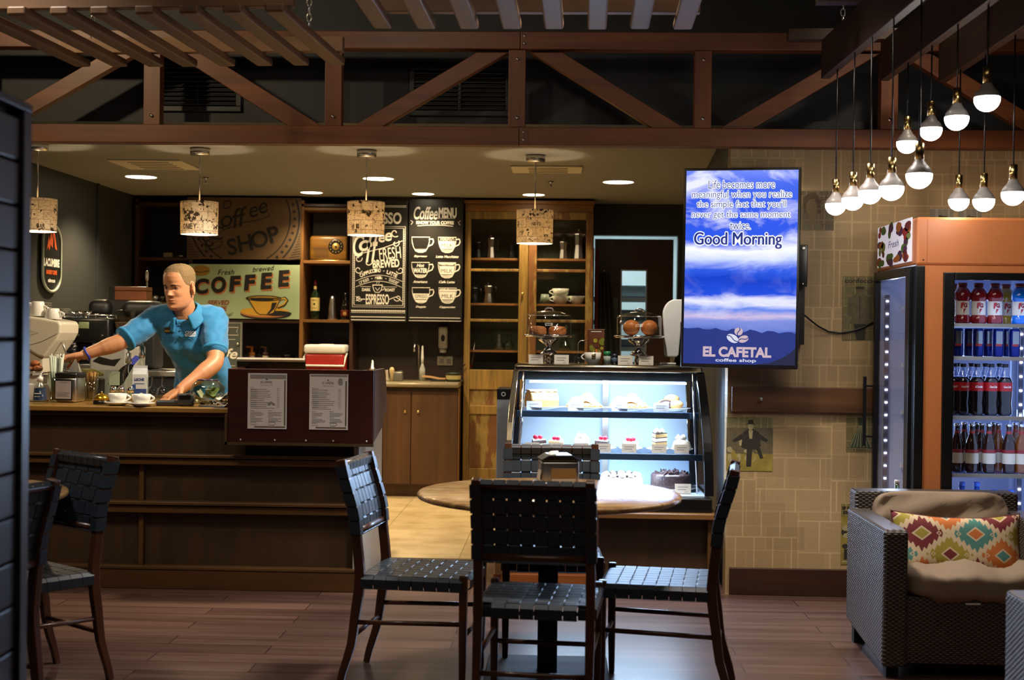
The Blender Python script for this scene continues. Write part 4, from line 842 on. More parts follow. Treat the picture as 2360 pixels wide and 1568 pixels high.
x = PY(664, 820, YN+.1).x; bottle('amber_jar', 'large dark amber jar behind the sauce bottle', 'jar', (x, YN+.1, kt+.001), [(.07, 0), (.072, .02), (.072, .17), (.06, .19)], plain('amber_glass', '#3b2410', .1, Coat_Weight=.5), [('cap', [(.064, .188), (.064, .21), (.001, .211)], M_BLACK)])
x = PY(597, 820, YN+.12).x; bottle('grey_bottle', 'dim grey bottle standing behind the two syrup bottles', 'bottle', (x, YN+.12, kt+.001), [(.03, 0), (.03, .15), (.018, .19), (.018, .21)], plain('grey_bottle', '#4c5356', .3), [('cap', [(.02, .208), (.02, .225), (.001, .226)], M_BLACK)])
# little things on the dark left shelf
z = PY(370, 593, YS).z+.001
tag(put(MB().rbox((0, 0, .022), (.08, .06, .044), .012), 'wooden_block', plain('pale_wood', '#b9a273'), None, None, (PY(388, 585, 11.65).x, 11.65, z)), 'small pale wooden block on the dark upper shelf', 'block')
tag(put(MB().lathe([(.05, 0), (.055, .015), (.05, .02), (.001, .022)], None, 20), 'glass_dish', M_CHROME, None, None, (PY(419, 588, 11.65).x, 11.65, z)), 'shiny shallow dish beside the wooden block on the dark shelf', 'dish')
z = PY(370, 697, YS).z+.001
tag(put(MB().lathe([(.04, 0), (.055, .03), (.05, .06), (.03, .065), (.001, .066)], None, 20), 'metal_jar', M_STEEL, None, None, (PY(358, 680, 11.65).x, 11.65, z)), 'low steel jar on the lower dark shelf behind the barista', 'jar')
tag(put(MB().lathe([(.03, 0), (.036, .05), (.03, .055), (.001, .056)], None, 20), 'metal_jar', plain('dim_steel', '#55534c', .3, .7), None, None, (PY(376, 680, 11.65).x, 11.62, z)), 'small dim jar nearest the barista on the lower shelf', 'jar')
# ------------------------------------------------------------------ kitchen ceiling: downlights, vents, pendants, sign on the side wall
M_LAMPFACE = emis('downlight_face', (1.0, .84, .58), 14)
def downlight(px, py, label, energy, small=False, tgt=None):
    p = PZ(px, py, KCEIL); r_ = .115 if not small else .09
    d = thing('downlight', label, 'ceiling light', (p.x, p.y, KCEIL), 0, 'kitchen downlights')
    MB().lathe([(r_, 0), (r_*1.12, -.003), (r_*1.15, -.0005)], T(p.x, p.y, KCEIL-.0008), 32, cap=False).build('trim_ring', plain('ring_white', '#b9b6ab', .4), d)
    MB().lathe([(.0001, -.001), (r_, -.001)], T(p.x, p.y, KCEIL-.0008), 32, cap=False).build('lens', M_LAMPFACE, d)
    light('downlight_beam', 'SPOT', (p.x, p.y, KCEIL-.03), energy, WARM, tgt or (p.x, p.y, 0), spot_size=2.2, spot_blend=.6, shadow_soft_size=.08)
downlight(325, 408, 'wide round downlight at the dark side wall end of the kitchen ceiling', 190)
downlight(872, 412, 'wide round downlight behind the pendant over the menu box', 190)
downlight(1425, 420, 'wide round downlight next to the wall screen', 90)
downlight(718, 444, 'small recessed downlight above the vintage radio', 60, True)
downlight(975, 447, 'small recessed downlight above the coffee menu chalkboard', 75, True)
downlight(1230, 449, 'small recessed downlight above the glazed cabinet', 85, True)
def ceil_vent(label, pts, n):
    P = [PZ(x, y, KCEIL) for x, y in pts]; x0 = (P[0].x+P[3].x)/2; x1 = (P[1].x+P[2].x)/2; y0 = (P[2].y+P[3].y)/2; y1 = (P[0].y+P[1].y)/2
    if y0 > y1: y0, y1 = y1, y0
    v = thing('ceiling_vent', label, 'vent', ((x0+x1)/2, (y0+y1)/2, KCEIL))
    MB().bx((x0, y0, KCEIL-.012), (x1, y1, KCEIL-.001)).build('plate', plain('vent_cream', '#e2dccb', .5), v, bevel=.003)
    mb = MB()
    for i in range(n):
        y = y0+(i+.7)*(y1-y0)/(n+.4); mb.bx((x0+.12, y-.012, KCEIL-.014), (x1-.1, y+.012, KCEIL-.011))
    mb.build('slats', plain('vent_slot', '#5f5947', .6), v)
ceil_vent('cream ceiling air vent above the barista side of the counter', [(300, 388), (462, 388), (415, 369), (247, 366)], 5)
ceil_vent('cream ceiling air vent near the last pendant lamp', [(1190, 394), (1340, 398), (1342, 386), (1167, 377)], 4)
def shade_mat(i):
    m, nt, b_ = new_mat('newsprint_shade'); N, L = nt.nodes, nt.links
    tc = N.new('ShaderNodeTexCoord'); sx = N.new('ShaderNodeSeparateXYZ'); L.new(tc.outputs['Object'], sx.inputs[0])
    an = N.new('ShaderNodeMath'); an.operation = 'ARCTAN2'; L.new(sx.outputs['X'], an.inputs[0]); ng = N.new('ShaderNodeMath'); ng.operation = 'MULTIPLY'; ng.inputs[1].default_value = -1; L.new(sx.outputs['Y'], ng.inputs[0]); L.new(ng.outputs[0], an.inputs[1])
    sc = N.new('ShaderNodeMath'); sc.operation = 'MULTIPLY'; sc.inputs[1].default_value = .1175; L.new(an.outputs[0], sc.inputs[0])
    cb = N.new('ShaderNodeCombineXYZ'); L.new(sc.outputs[0], cb.inputs[0]); L.new(sx.outputs['Z'], cb.inputs[1])
    v = N.new('ShaderNodeVectorMath'); v.operation = 'ADD'; v.inputs[1].default_value = (.37*i, .11*i, i*3.1); L.new(cb.outputs[0], v.inputs[0])
    br = N.new('ShaderNodeTexBrick'); br.inputs['Scale'].default_value = 1; br.inputs['Brick Width'].default_value = .075; br.inputs['Row Height'].default_value = .06; br.inputs['Mortar Size'].default_value = .002; br.offset = .4
    br.inputs['Color1'].default_value = rgb(hexc('#efe9df')); br.inputs['Color2'].default_value = rgb(hexc('#cfc5b4')); br.inputs['Mortar'].default_value = rgb(hexc('#a89c8a')); L.new(v.outputs[0], br.inputs['Vector'])
    n1 = N.new('ShaderNodeTexNoise'); n1.inputs['Scale'].default_value = 62; n1.inputs['Detail'].default_value = 3; L.new(v.outputs[0], n1.inputs['Vector'])
    n2 = N.new('ShaderNodeTexNoise'); n2.inputs['Scale'].default_value = 16; n2.inputs['Detail'].default_value = 1; L.new(v.outputs[0], n2.inputs['Vector'])
    w_ = N.new('ShaderNodeTexWave'); w_.bands_direction = 'Y'; w_.inputs['Scale'].default_value = 36; w_.inputs['Distortion'].default_value = 3; L.new(v.outputs[0], w_.inputs['Vector'])
    m1 = N.new('ShaderNodeMath'); m1.operation = 'MULTIPLY'; L.new(n1.outputs['Fac'], m1.inputs[0]); L.new(n2.outputs['Fac'], m1.inputs[1])
    g1 = N.new('ShaderNodeMath'); g1.operation = 'GREATER_THAN'; g1.inputs[1].default_value = .345; L.new(m1.outputs[0], g1.inputs[0])
    m2 = N.new('ShaderNodeMath'); m2.operation = 'MULTIPLY'; L.new(w_.outputs['Fac'], m2.inputs[0]); L.new(n1.outputs['Fac'], m2.inputs[1])
    g2 = N.new('ShaderNodeMath'); g2.operation = 'GREATER_THAN'; g2.inputs[1].default_value = .50; L.new(m2.outputs[0], g2.inputs[0])
    mxm = N.new('ShaderNodeMath'); mxm.operation = 'MAXIMUM'; L.new(g1.outputs[0], mxm.inputs[0]); L.new(g2.outputs[0], mxm.inputs[1])
    mx = N.new('ShaderNodeMix'); mx.data_type = 'RGBA'; mx.inputs[7].default_value = rgb(hexc('#2c2620')); L.new(br.outputs['Color'], mx.inputs[6]); L.new(mxm.outputs[0], mx.inputs[0])
    out = [n for n in N if n.type == 'OUTPUT_MATERIAL'][0]; tl = N.new('ShaderNodeBsdfTranslucent'); ms = N.new('ShaderNodeMixShader'); ms.inputs[0].default_value = .24
    L.new(mx.outputs[2], b_.inputs['Base Color']); L.new(mx.outputs[2], tl.inputs['Color']); setp(b_, Roughness=.7)
    L.new(b_.outputs[0], ms.inputs[1]); L.new(tl.outputs[0], ms.inputs[2]); L.new(ms.outputs[0], out.inputs[0]); return m
def lining():
    m, nt, b_ = new_mat('shade_lining'); out = [n for n in nt.nodes if n.type == 'OUTPUT_MATERIAL'][0]; tl = nt.nodes.new('ShaderNodeBsdfTranslucent'); ms = nt.nodes.new('ShaderNodeMixShader'); ms.inputs[0].default_value = .6
    setp(b_, Base_Color=rgb(hexc('#f1e4c8')), Roughness=.7); tl.inputs[0].default_value = rgb(hexc('#f1dcb4')); nt.links.new(b_.outputs[0], ms.inputs[1]); nt.links.new(tl.outputs[0], ms.inputs[2]); nt.links.new(ms.outputs[0], out.inputs[0]); return m
M_SHADEIN = lining()
def pendant(px, ptop, pbot, d, label, words, i):
    c = PD(px, pbot, d); t_ = PD(px, ptop, d); r_ = .1175; zb, zt = c.z, t_.z
    l = thing('pendant_lamp', label, 'pendant lamp', (c.x, c.y, zb), 0, 'newsprint pendant lamps')
    MB().lathe([(r_, 0), (r_*1.02, zt-zb)], None, 40, cap=False).build('lamp_shade', shade_mat(i), l, world=False)
    MB().lathe([(r_-.003, .001), (r_-.002, zt-zb-.001)], None, 40, cap=False).build('shade_lining', M_SHADEIN, l, world=False)
    MB().cyl((0, 0, zt-zb-.03), (0, 0, KCEIL-zb-.03), .0045).build('rod', M_STEEL, l, world=False)
    MB().lathe([(.062, KCEIL-zb-.045), (.064, KCEIL-zb-.001)], None, 28).build('canopy', M_STEEL, l, world=False)
    fr = MB(); [fr.cyl((0, 0, zt-zb-.012), (r_*math.cos(k*2*PI/3), r_*math.sin(k*2*PI/3), zt-zb-.008), .002, seg=6) for k in range(3)]; fr.build('spider_frame', M_STEEL, l, world=False)
    MB().sphere((0, 0, (zt-zb)*.42), .026, sc=(1, 1, 1.25)).build('light_bulb', emis('pendant_bulb', (1, .72, .35), 25), l, world=False)
    light('pendant_glow', 'POINT', (c.x, c.y, zb+(zt-zb)*.16), 13, (1.0, .78, .5), None, shadow_soft_size=.03)
    mb = MB()
    for t, ang, z, ww, hh, mi in words:
        a_ = ang
        M = frame_m(((r_+.0025)*math.sin(a_), -(r_+.0025)*math.cos(a_), z), (math.cos(a_), math.sin(a_), 0), (0, 0, 1))
        for k, ch in enumerate(t):
            aa = a_+(k-(len(t)-1)/2)*(ww/len(t))/r_
            Mk = frame_m(((r_+.0022)*math.sin(aa), -(r_+.0022)*math.cos(aa), z), (math.cos(aa), math.sin(aa), 0), (0, 0, 1))
            if ch != ' ': mb.text(ch, 0, 0, ww/len(t)*.86, hh, Mk, mi, bold=.02)
    if len(mb.bm.verts): mb.build('lettering', [M_INK, M_PAPER], l, world=False)
    else: mb.bm.free()
pendant(86, 459, 534, 8.5, 'newsprint drum pendant at the dark side wall, next to the folding screen', [('BAR', .55, .03, .05, .028, 0)], 1)
pendant(459, 466, 541, 8.6, 'newsprint drum pendant above the barista, printed Mirror', [('Mirror', -.28, .092, .09, .024, 0), ('ONEY', -.28, .045, .1, .034, 0)], 2)
pendant(843, 466, 543, 8.6, 'newsprint drum pendant in front of the fresh brewed chalkboard', [('Art Collection', 0, .14, .12, .02, 0), ('de la', -.45, .05, .06, .03, 0)], 3)
pendant(1232, 485, 562, 8.75, 'newsprint drum pendant in front of the glazed cabinet', [('CHEF', -.8, .07, .05, .018, 0), ('NEWS', .1, .12, .06, .022, 0)], 4)
# surfboard-shaped sign on the left wall
sg = thing('wall_sign', 'black rounded wall sign with an orange mountain on the dark side wall', 'sign', PX(110, 595, -3.72))
yA = PX(90, 595, -3.72).y; yB_ = PX(134, 595, -3.72).y; zc0, zc1 = PX(112, 674, -3.72).z, PX(112, 515, -3.72).z
Ms = frame_m((-3.70, (yA+yB_)/2, (zc0+zc1)/2), (0, 1, 0), (0, 0, 1)); hw, hh = abs(yB_-yA)/2, (zc1-zc0)/2
def capsule(hw, hh, n=14):
    k = .75*hw; return [(hw*math.cos(a), hh-k+k*math.sin(a)) for a in [PI*i/n for i in range(n+1)]]+[(hw*math.cos(a), -hh+k+k*math.sin(a)) for a in [PI+PI*i/n for i in range(n+1)]]
MB().prism(capsule(hw, hh), -.02, Ms).build('board', plain('sign_black', '#0c0c0d', .4), sg)
rim = [Ms @ Vector((x, y, .002)) for x, y in capsule(hw*.95, hh*.98)]; MB().tube(rim, .011, 8, True, up=(1, 0, 0)).build('rim', plain('rim_pale', '#a8b3a4', .4), sg)
mb = MB()
mb.flat([(-.1, .05), (-.06, .16), (-.045, .12), (-.01, .2), (.012, .13), (.03, .24), (.1, .06), (.06, .075), (.035, .17), (.012, .07), (-.02, .1), (-.05, .05), (-.07, .08)], Ms, 1, .003)
mb.text('LACUMBRE', 0, -.035, hw*1.62, .06, Ms, 0, .003, bold=.05); mb.text('BAKERY CAFE', 0, -.105, hw*1.1, .032, Ms, 1, .003, bold=.05); mb.text('since', 0, -.165, hw*.75, .028, Ms, 0, .003, bold=.04)
mb.build('lettering', [plain('sign_white', '#d8d8d2', .5), plain('sign_orange', '#d4581a', .5)], sg)
for px, py, lab in ((1270, 418, 'small pendent sprinkler head on the kitchen ceiling by the last pendant'), (474, 409, 'small pendent sprinkler head on the ceiling above the barista')):
    p = PZ(px, py, KCEIL); r = thing('sprinkler', lab, 'sprinkler', (p.x, p.y, KCEIL)); MB().lathe([(.025, -.004), (.008, -.008), (.008, -.04), (.02, -.042), (.0001, -.044)], T(p.x, p.y, KCEIL-.001), 16).build('head', M_STEEL, r)
# ------------------------------------------------------------------ service counter
YC = 7.12; CT = .975
cxr = PY(824, 1300, YC).x; cxl = -3.70
M_CTOP = wood('counter_top_oak', '#6b4a1e', '#b0853c', 'x', .6, .3, coat=.3)
M_CFRONT = wood('counter_front_brown', '#24170b', '#4d351b', 'z', .35, .5)
M_CLEDGE = wood('counter_ledge_brown', '#3a2611', '#6b4a24', 'x', .6, .38)
sc_ = thing('service_counter', 'long dark panelled coffee counter with an oak top and stepped ledges', 'counter', ((cxl+cxr)/2, YC, 0))
MB().bx((cxl, YC-.02, CT-.028), (cxr-.02, YC+.86, CT)).build('worktop', M_CTOP, sc_, bevel=.005)
MB().bx((cxl, YC+.01, CT-.05), (cxr-.02, YC+.05, CT-.029)).build('trim_strip', M_CLEDGE, sc_, bevel=.003)
MB().bx((cxl, YC+.055, .1), (cxr-.03, YC+.09, CT-.029)).build('front_panel', M_CFRONT, sc_)
MB().bx((cxl, YC+.5, .0), (cxr-.03, YC+.54, CT-.03)).build('inner_panel', M_DARKWOOD_Z, sc_)
for z0, z1 in ((.666, .723), (.407, .469)):
    mb = MB(); mb.bx((cxl, YC-.01, z1-.018), (cxr-.012, YC+.056, z1)).bx((cxl, YC+.004, z0), (cxr-.012, YC+.056, z1-.022)); mb.build('ledge', M_CLEDGE, sc_, bevel=.004)
MB().bx((cxl, YC, 0), (cxr-.005, YC+.06, .105)).build('plinth', wood('plinth_red_oak', '#372210', '#5f3e1f', 'x', .6, .4), sc_, bevel=.004)
MB().bx((cxl, YC-.004, .105), (cxr-.005, YC+.07, .122)).build('plinth_cap', M_CLEDGE, sc_, bevel=.003)
for px in (320, 815):
    x = PY(px, 1250, YC).x
    for a_, b_ in ((.122, .406), (.47, .665)): MB().bx((x-.012, YC+.035, a_), (x+.012, YC+.055, b_)).build('batten', M_CLEDGE, sc_)
MB().bx((cxr-.03, YC+.02, 0), (cxr-.002, YC+.96, CT-.03)).build('end_panel', plain('pale_laminate', '#a9a39a', .5, var=.08), sc_, bevel=.002)
# menu box over the counter end
M_REDBROWN = wood('mahogany_board', '#2e130d', '#45201a', 'x', .4, .35)
b0 = PY(525, 940, 7.05); b1 = PY(861, 940, 7.05); bz0, bz1 = PY(700, 1021, 7.05).z, PY(700, 852, 7.05).z
mbx = thing('menu_stand', 'mahogany box screen holding two price menus at the counter end', 'stand', ((b0.x+b1.x)/2, 7.05, bz0))
MB().bx((b0.x, 7.045, bz0), (b1.x, 7.07, bz1)).build('front_board', M_REDBROWN, mbx, bevel=.002)
sp = [(0, 0)]; M = frame_m((b1.x-.012, 7.07, 0), (0, 1, 0), (0, 0, 1))
MB().prism([(0, bz0+.01), (.36, bz0+.07), (.42, bz0+.13), (.5, bz0+.14), (.5, bz1-.14), (.44, bz1-.03), (.40, bz1), (0, bz1)], .014, M).build('side_board', wood('chipped_side', '#2b1a17', '#6d5a58', 'z', .5, .35, .3), mbx)
MB().bx((b0.x, 7.07, CT+.001), (b0.x+.014, 7.5, bz1)).build('inner_side_board', M_REDBROWN, mbx)
mb = MB(); mb.bx((b0.x-.012, 7.04, bz0-.016), (b1.x, 7.072, bz0)).bx((b0.x-.014, 7.04, bz0-.016), (b0.x, 7.072, CT-.03)); mb.build('metal_trim', plain('bronze_trim', '#6c5a40', .35, .6), mbx)
mb = MB()
for px in (555, 634, 705, 768, 845): mb.cyl((PY(px, 1017, 7.05).x, 7.045, bz0+.012), (PY(px, 1017, 7.05).x, 7.040, bz0+.012), .006, seg=10)
mb.build('screw_studs', M_STEEL, mbx)
M_MENUP = plain('menu_paper', '#ece6e8', .5, var=.01); M_GREYINK = plain('grey_print', '#5d5658', .7, var=0); M_OLIVE = plain('menu_olive_band', '#6a6140', .6, var=0)  # olive: band along the sheet's right and bottom edges
def menu(px0, py0, px1, py1, label, second):
    x0, x1, z0, z1 = R2(px0, py0, px1, py1, 7.04)
    r = thing('price_menu', label, 'menu', ((x0+x1)/2, 7.04, z0)); w_, h_ = x1-x0, z1-z0; M = front((x0, 7.0385, z0))
    MB().bx((x0, 7.0395, z0), (x1, 7.0445, z1)).build('sheet', M_MENUP, r)
    mb = MB()                                                # 0 ink 1 olive 2 light grey
    mb.rect(.012, h_-.028, w_-.004, h_-.006, M, 2) if not second else mb.rect(.004, h_-.012, w_-.004, h_-.002, M, 2)
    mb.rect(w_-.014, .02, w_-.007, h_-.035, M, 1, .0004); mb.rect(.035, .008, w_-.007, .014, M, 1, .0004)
    mb.text('EL CAFETAL', w_*.48, h_*.845, w_*.3, .011, M, 0); mb.disc(w_*.48, h_*.893, .005, M, 0, ry=.003); mb.text('coffee shop menu', w_*.48, h_*.79, w_*.3, .006, M, 2)
    rr = random.Random(3+second)
    items = ['Espresso', 'Americano', 'Cappuccino', 'Cafe Latte', 'Mocaccino', 'Macchiato', 'Chocolate', 'Te', 'Frappe de cafe', 'Frappe de vainilla', 'Jugo natural']
    for i in range(11):
        y = h_*(.745-.034*i)
        mb.text(items[(i*3+second*4) % 11], .014, y, None, .0055, M, 0, align='L'); mb.stroke([(.014, y-.009), (.014+w_*rr.uniform(.35, .62), y-.009)], .0022, M, 2)
        mb.text(f'${1+(i*7) % 4}.{50 if i % 2 else 25}', w_*.78, y-.004, None, .005, M, 0)
    for c_ in (.07, .53):
        for k in range(2):
            y = h_*(.33-.11*k); mb.text('Postres' if k else 'Extras', w_*c_, y, None, .006, M, 0, align='L')
            for j in range(3): mb.stroke([(w_*c_, y-.01-.007*j), (w_*(c_+rr.uniform(.25, .36)), y-.01-.007*j)], .0022, M, 2)
    mb.text('Sandwich', w_*.07, h_*.12, None, .006, M, 0, align='L'); mb.text('Croissant', w_*.07, h_*.08, None, .006, M, 0, align='L')
    if not second:
        for k in range(3): mb.disc(w_*.6+.012*(k-1), h_*.45+.008*(k % 2), .008, M, 2, .0012, ry=.006)
    else: mb.disc(w_*.8, h_*.87, .012, M, 2, .0012, ry=.018)
    mb.stroke([(w_*.55, .02), (w_*.54, .036), (w_*.7, .036), (w_*.72, .028), (w_*.68, .02)], .002, M, 0, closed=True)
    mb.build('lettering', [M_GREYINK, M_OLIVE, plain('light_print', '#9a9496', .7, var=0)], r)
    MB().bx((x0-.003, 7.034, z0-.003), (x1+.003, 7.0355, z1+.003)).build('acrylic_cover', M_GLASS, r)
menu(571, 861, 661, 989, 'price menu sheet with bean drawing, nearer the barista on the mahogany box', 0)
menu(713, 863, 802, 991, 'price menu sheet at the aisle end of the mahogany box', 1)
# till screen behind the box
t0 = PY(549, 838, 7.42); t1 = PY(706, 838, 7.42); zt1 = PY(630, 829, 7.42).z
tl = thing('till_screen', 'flat black till screen tilted behind the mahogany menu box', 'screen', ((t0.x+t1.x)/2, 7.42, CT+.001))
Mt = T((t0.x+t1.x)/2, 7.42, zt1-.1) @ Matrix.Rotation(.35, 4, 'X'); tw = (t1.x-t0.x)
MB().rbox((0, 0, 0), (tw, .028, .21), .008, Mt).build('screen_body', M_BLACK, tl); MB().box((0, 0, .106), (tw*.99, .03, .012), Mt).build('top_edge', plain('till_grey', '#8e897f', .4), tl)
cxm = (t0.x+t1.x)/2
MB().rbox((cxm, 7.46, CT+.012), (.2, .16, .022), .008).bar((cxm, 7.47, CT+.02), (cxm, 7.44, zt1-.12), .06, .03, (0, 1, 0)).build('foot', M_BLACK, tl)
# ------------------------------------------------------------------ display case
PB0, PB1 = PY(1137, 1300, 7.42).x, PY(1652, 1200, 7.42).x
pdz = .415
pd = thing('case_plinth', 'low brown timber plinth carrying the lit display case', 'plinth', ((PB0+PB1)/2, 7.42, 0))
MB().bx((PB0, 7.36, pdz-.03), (PB1, 8.1, pdz)).build('ledge', wood('plinth_top_oak', '#5a3a1c', '#8a6236', 'x', .6, .35), pd, bevel=.004)
MB().bx((PB0+.02, 7.47, .06), (PB1-.02, 8.06, pdz-.031)).build('body', M_CFRONT, pd); MB().bx((PB1-.05, 7.40, .06), (PB1-.01, 7.46, pdz-.031)).build('post', M_CLEDGE, pd); MB().bx((PB0+.01, 7.40, .06), (PB0+.05, 7.46, pdz-.031)).build('post', M_CLEDGE, pd)
MB().bx((PB0, 7.42, 0), (PB1, 8.08, .06)).build('skirting', wood('skirting_orange', '#6b3413', '#a3602c', 'x', .6, .4), pd, bevel=.003)
DX0, DX1 = PY(1163, 1100, 7.44).x, PY(1642, 1100, 7.44).x; DZ0, DZ1 = pdz+.002, 1.205
dcx = (DX0+DX1)/2
def prof(k):
    """front glass profile, k 0 bottom .. 1 top -> (y, z)"""
    return 7.44+.20*k**1.9, DZ0+.09+(DZ1-.03-DZ0-.09)*k
def taper(mb):
    for v in mb.bm.verts: v.co.x = dcx+(v.co.x-dcx)*(1-.075*max(0, (v.co.z-DZ0-.05)/.75)**2)
    return mb
dc = thing('display_case', 'brightly lit curved glass pastry display case', 'display case', (dcx, 7.44, DZ0))
M_CASEBLK = plain('case_black', '#141416', .25, .2); M_CASEIN = plain('case_inside_white', '#b3c5da', .35, var=.01); M_CASEBLUE = plain('case_shelf_blue', '#33475f', .2, .3)
M_CASEGOLD = metal('case_frame_steel', (.45, .38, .27), .18)
taper(MB().bx((DX0, 7.43, DZ0), (DX1, 8.08, DZ0+.075))).build('base_tray', M_CASEBLK, dc, bevel=.006)
def endpanel(x0, x1):
    pl = [(8.08, DZ0+.075), (8.08, DZ1)]+[prof(k/10) for k in range(10, -1, -1)]
    return taper(MB().prism(pl, x1-x0, frame_m((x0, 0, 0), (0, 1, 0), (0, 0, 1))))
endpanel(DX0+.012, DX0+.02).build('end_glass', M_GLASS, dc); endpanel(DX1-.02, DX1-.012).build('end_glass', M_GLASS, dc)
def endframe(x, wd, mt):
    pts = [Vector((x, *prof(k/14))) for k in range(15)]
    taper(MB().sweep(pts, [(-wd/2, -.018), (wd/2, -.018), (wd/2, .018), (-wd/2, .018)], up=(0, 1, .2))).build('end_frame', mt, dc, bevel=.003)
endframe(DX0+.012, .032, M_CASEGOLD); endframe(DX1-.018, .05, M_CASEBLK)
MB().bx((DX1-.07, 8.03, DZ0), (DX1-.02, 8.08, DZ1-.02)).bx((DX0+.03, 8.03, DZ0), (DX0+.06, 8.08, DZ1-.02)).build('rear_post', M_CASEBLK, dc)
yt, zt = prof(1)
taper(MB().rbox((dcx, (yt+8.08)/2-.01, DZ1-.008), (DX1-DX0, 8.08-yt+.03, .042), .015)).build('top_lid', M_CASEGOLD, dc)
taper(MB().bx((DX0+.03, yt+.012, DZ1-.075), (DX1-.03, yt+.03, DZ1-.03))).build('header_strip', plain('case_header', '#66777f', .25, .5), dc)
def gf(u, v): y, z = prof(v); return Vector((DX0+.03+(DX1-DX0-.07)*u, y+.004, z))
taper(MB().grid(gf, 2, 16)).build('front_glass', M_GLASS, dc)
taper(MB().bx((DX0+.03, 7.47, DZ0+.076), (DX1-.03, 8.03, DZ0+.085))).build('deck', M_CASEIN, dc)
taper(MB().bx((DX0+.06, 8.05, DZ0+.085), (dcx-.004, 8.06, DZ1-.03))).build('sliding_door', M_CASEIN, dc); taper(MB().bx((dcx+.004, 8.03, DZ0+.085), (DX1-.07, 8.04, DZ1-.03))).build('sliding_door', M_CASEIN, dc)
taper(MB().bx((dcx-.018, 8.015, DZ0+.085), (dcx+.018, 8.03, DZ1-.03))).build('door_stile', M_STEEL, dc)
CS1, CS2, CS0 = PY(1400, 949, 7.66).z, PY(1400, 1045, 7.56).z, DZ0+.086
for z, y in ((CS1, 7.66), (CS2, 7.56)):
    s_ = taper(MB().bx((DX0+.04, y+.012, z-.008), (DX1-.04, 8.0, z))).build('shelf', glass('shelf_glass', (.72, .8, .9), .05, .8), dc)
    taper(MB().bx((DX0+.04, y-.004, z-.036), (DX1-.04, y+.012, z-.001))).build('price_rail', M_CASEBLUE, s_, bevel=.002)
for x in (DX0+.06, DX1-.07):
    for y in (7.57, 7.99): taper(MB().cyl((x, y, CS0), (x, y, DZ1-.03), .005, seg=8)).build('shelf_rod', M_CHROME, dc)
M_LED = emis('case_led', (.80, .92, 1.0), 12)
for z, y in ((DZ1-.088, yt+.05), (CS1-.03, 7.70), (CS2-.03, 7.60)): taper(MB().bx((DX0+.1, y-.008, z-.006), (DX1-.1, y+.008, z+.006))).build('light_tube', M_LED, dc)
CASEC = (.62, .80, 1.0)
for z, y, e, a_ in ((DZ1-.1, yt+.06, 7, .25), (CS1-.04, 7.74, 8, .1), (CS2-.04, 7.66, 9, .0)):
    light('case_light', 'AREA', (dcx, y, z), e, CASEC, (dcx, y+a_, z-.5), shape='RECTANGLE', size=.85, size_y=.06)
light('case_front_glow', 'AREA', (dcx, yt+.04, DZ1-.1), 23, (.42, .64, 1.0), (dcx+.15, yt-1.6, .2), shape='RECTANGLE', size=.95, size_y=.03)
# --- things in the case
M_CARD = plain('price_card', '#e9e6dd', .6, var=.01)
def card(x, y, z, w_, h_, label, group, lines=2, tilt=-.15, rz=0):
    r = thing('price_card', label, 'card', (x, y, z), rz, group); M_ = Matrix.Rotation(tilt, 4, 'X')
    MB().box((0, 0, h_/2), (w_, .003, h_), M_).bar((0, .0, .004), (0, .022, .0025), w_*.8, .003).build('sheet', M_CARD, r, world=False)
    M2 = M_ @ front((-w_/2, -.0021, 0)); mb = MB()
    for i in range(lines): mb.stroke([(w_*.18, h_*(.66-.25*i)), (w_*(.82 if i == 0 else .7), h_*(.66-.25*i))], .0035, M2)
    mb.text('$2.50', w_*.7, h_*.16, None, .006, M2); mb.build('lettering', plain('light_print', '#9a9496'), r, world=False)
    return r
def plate(r_, z=0): return MB().lathe([(r_*.55, 0), (r_*.62, .004), (r_, .016), (r_*.99, .019), (r_*.6, .008), (.0001, .007)], None, 28)
def sput(mb, name, mat, label, cat, loc, rz=0, group=None): return put(mb, name, mat, label, cat, loc, rz, group)
M_CRUST = plain('baked_crust', '#c99a5e', .55, var=.25, bump=.3, scale=40); M_CREAM = plain('cream_icing', '#efe8d8', .45, var=.04, bump=.15, scale=60); M_CHOC = plain('chocolate', '#3b2a2c', .4, var=.3, bump=.5, scale=70)
M_SPONGE = plain('sponge', '#c8a36a', .7, var=.2, bump=.3, scale=90); M_BERRY = plain('red_berry', '#b3123a', .25)
ys1 = 7.80
def loaf():
    mb = MB(); pr = [(-.065, 0), (.065, 0), (.072, .045), (.055, .085), (.02, .1), (-.02, .1), (-.055, .085), (-.072, .045)]
    return mb.prism(pr, .17, frame_m((-.085, 0, 0), (0, 1, 0), (0, 0, 1)))
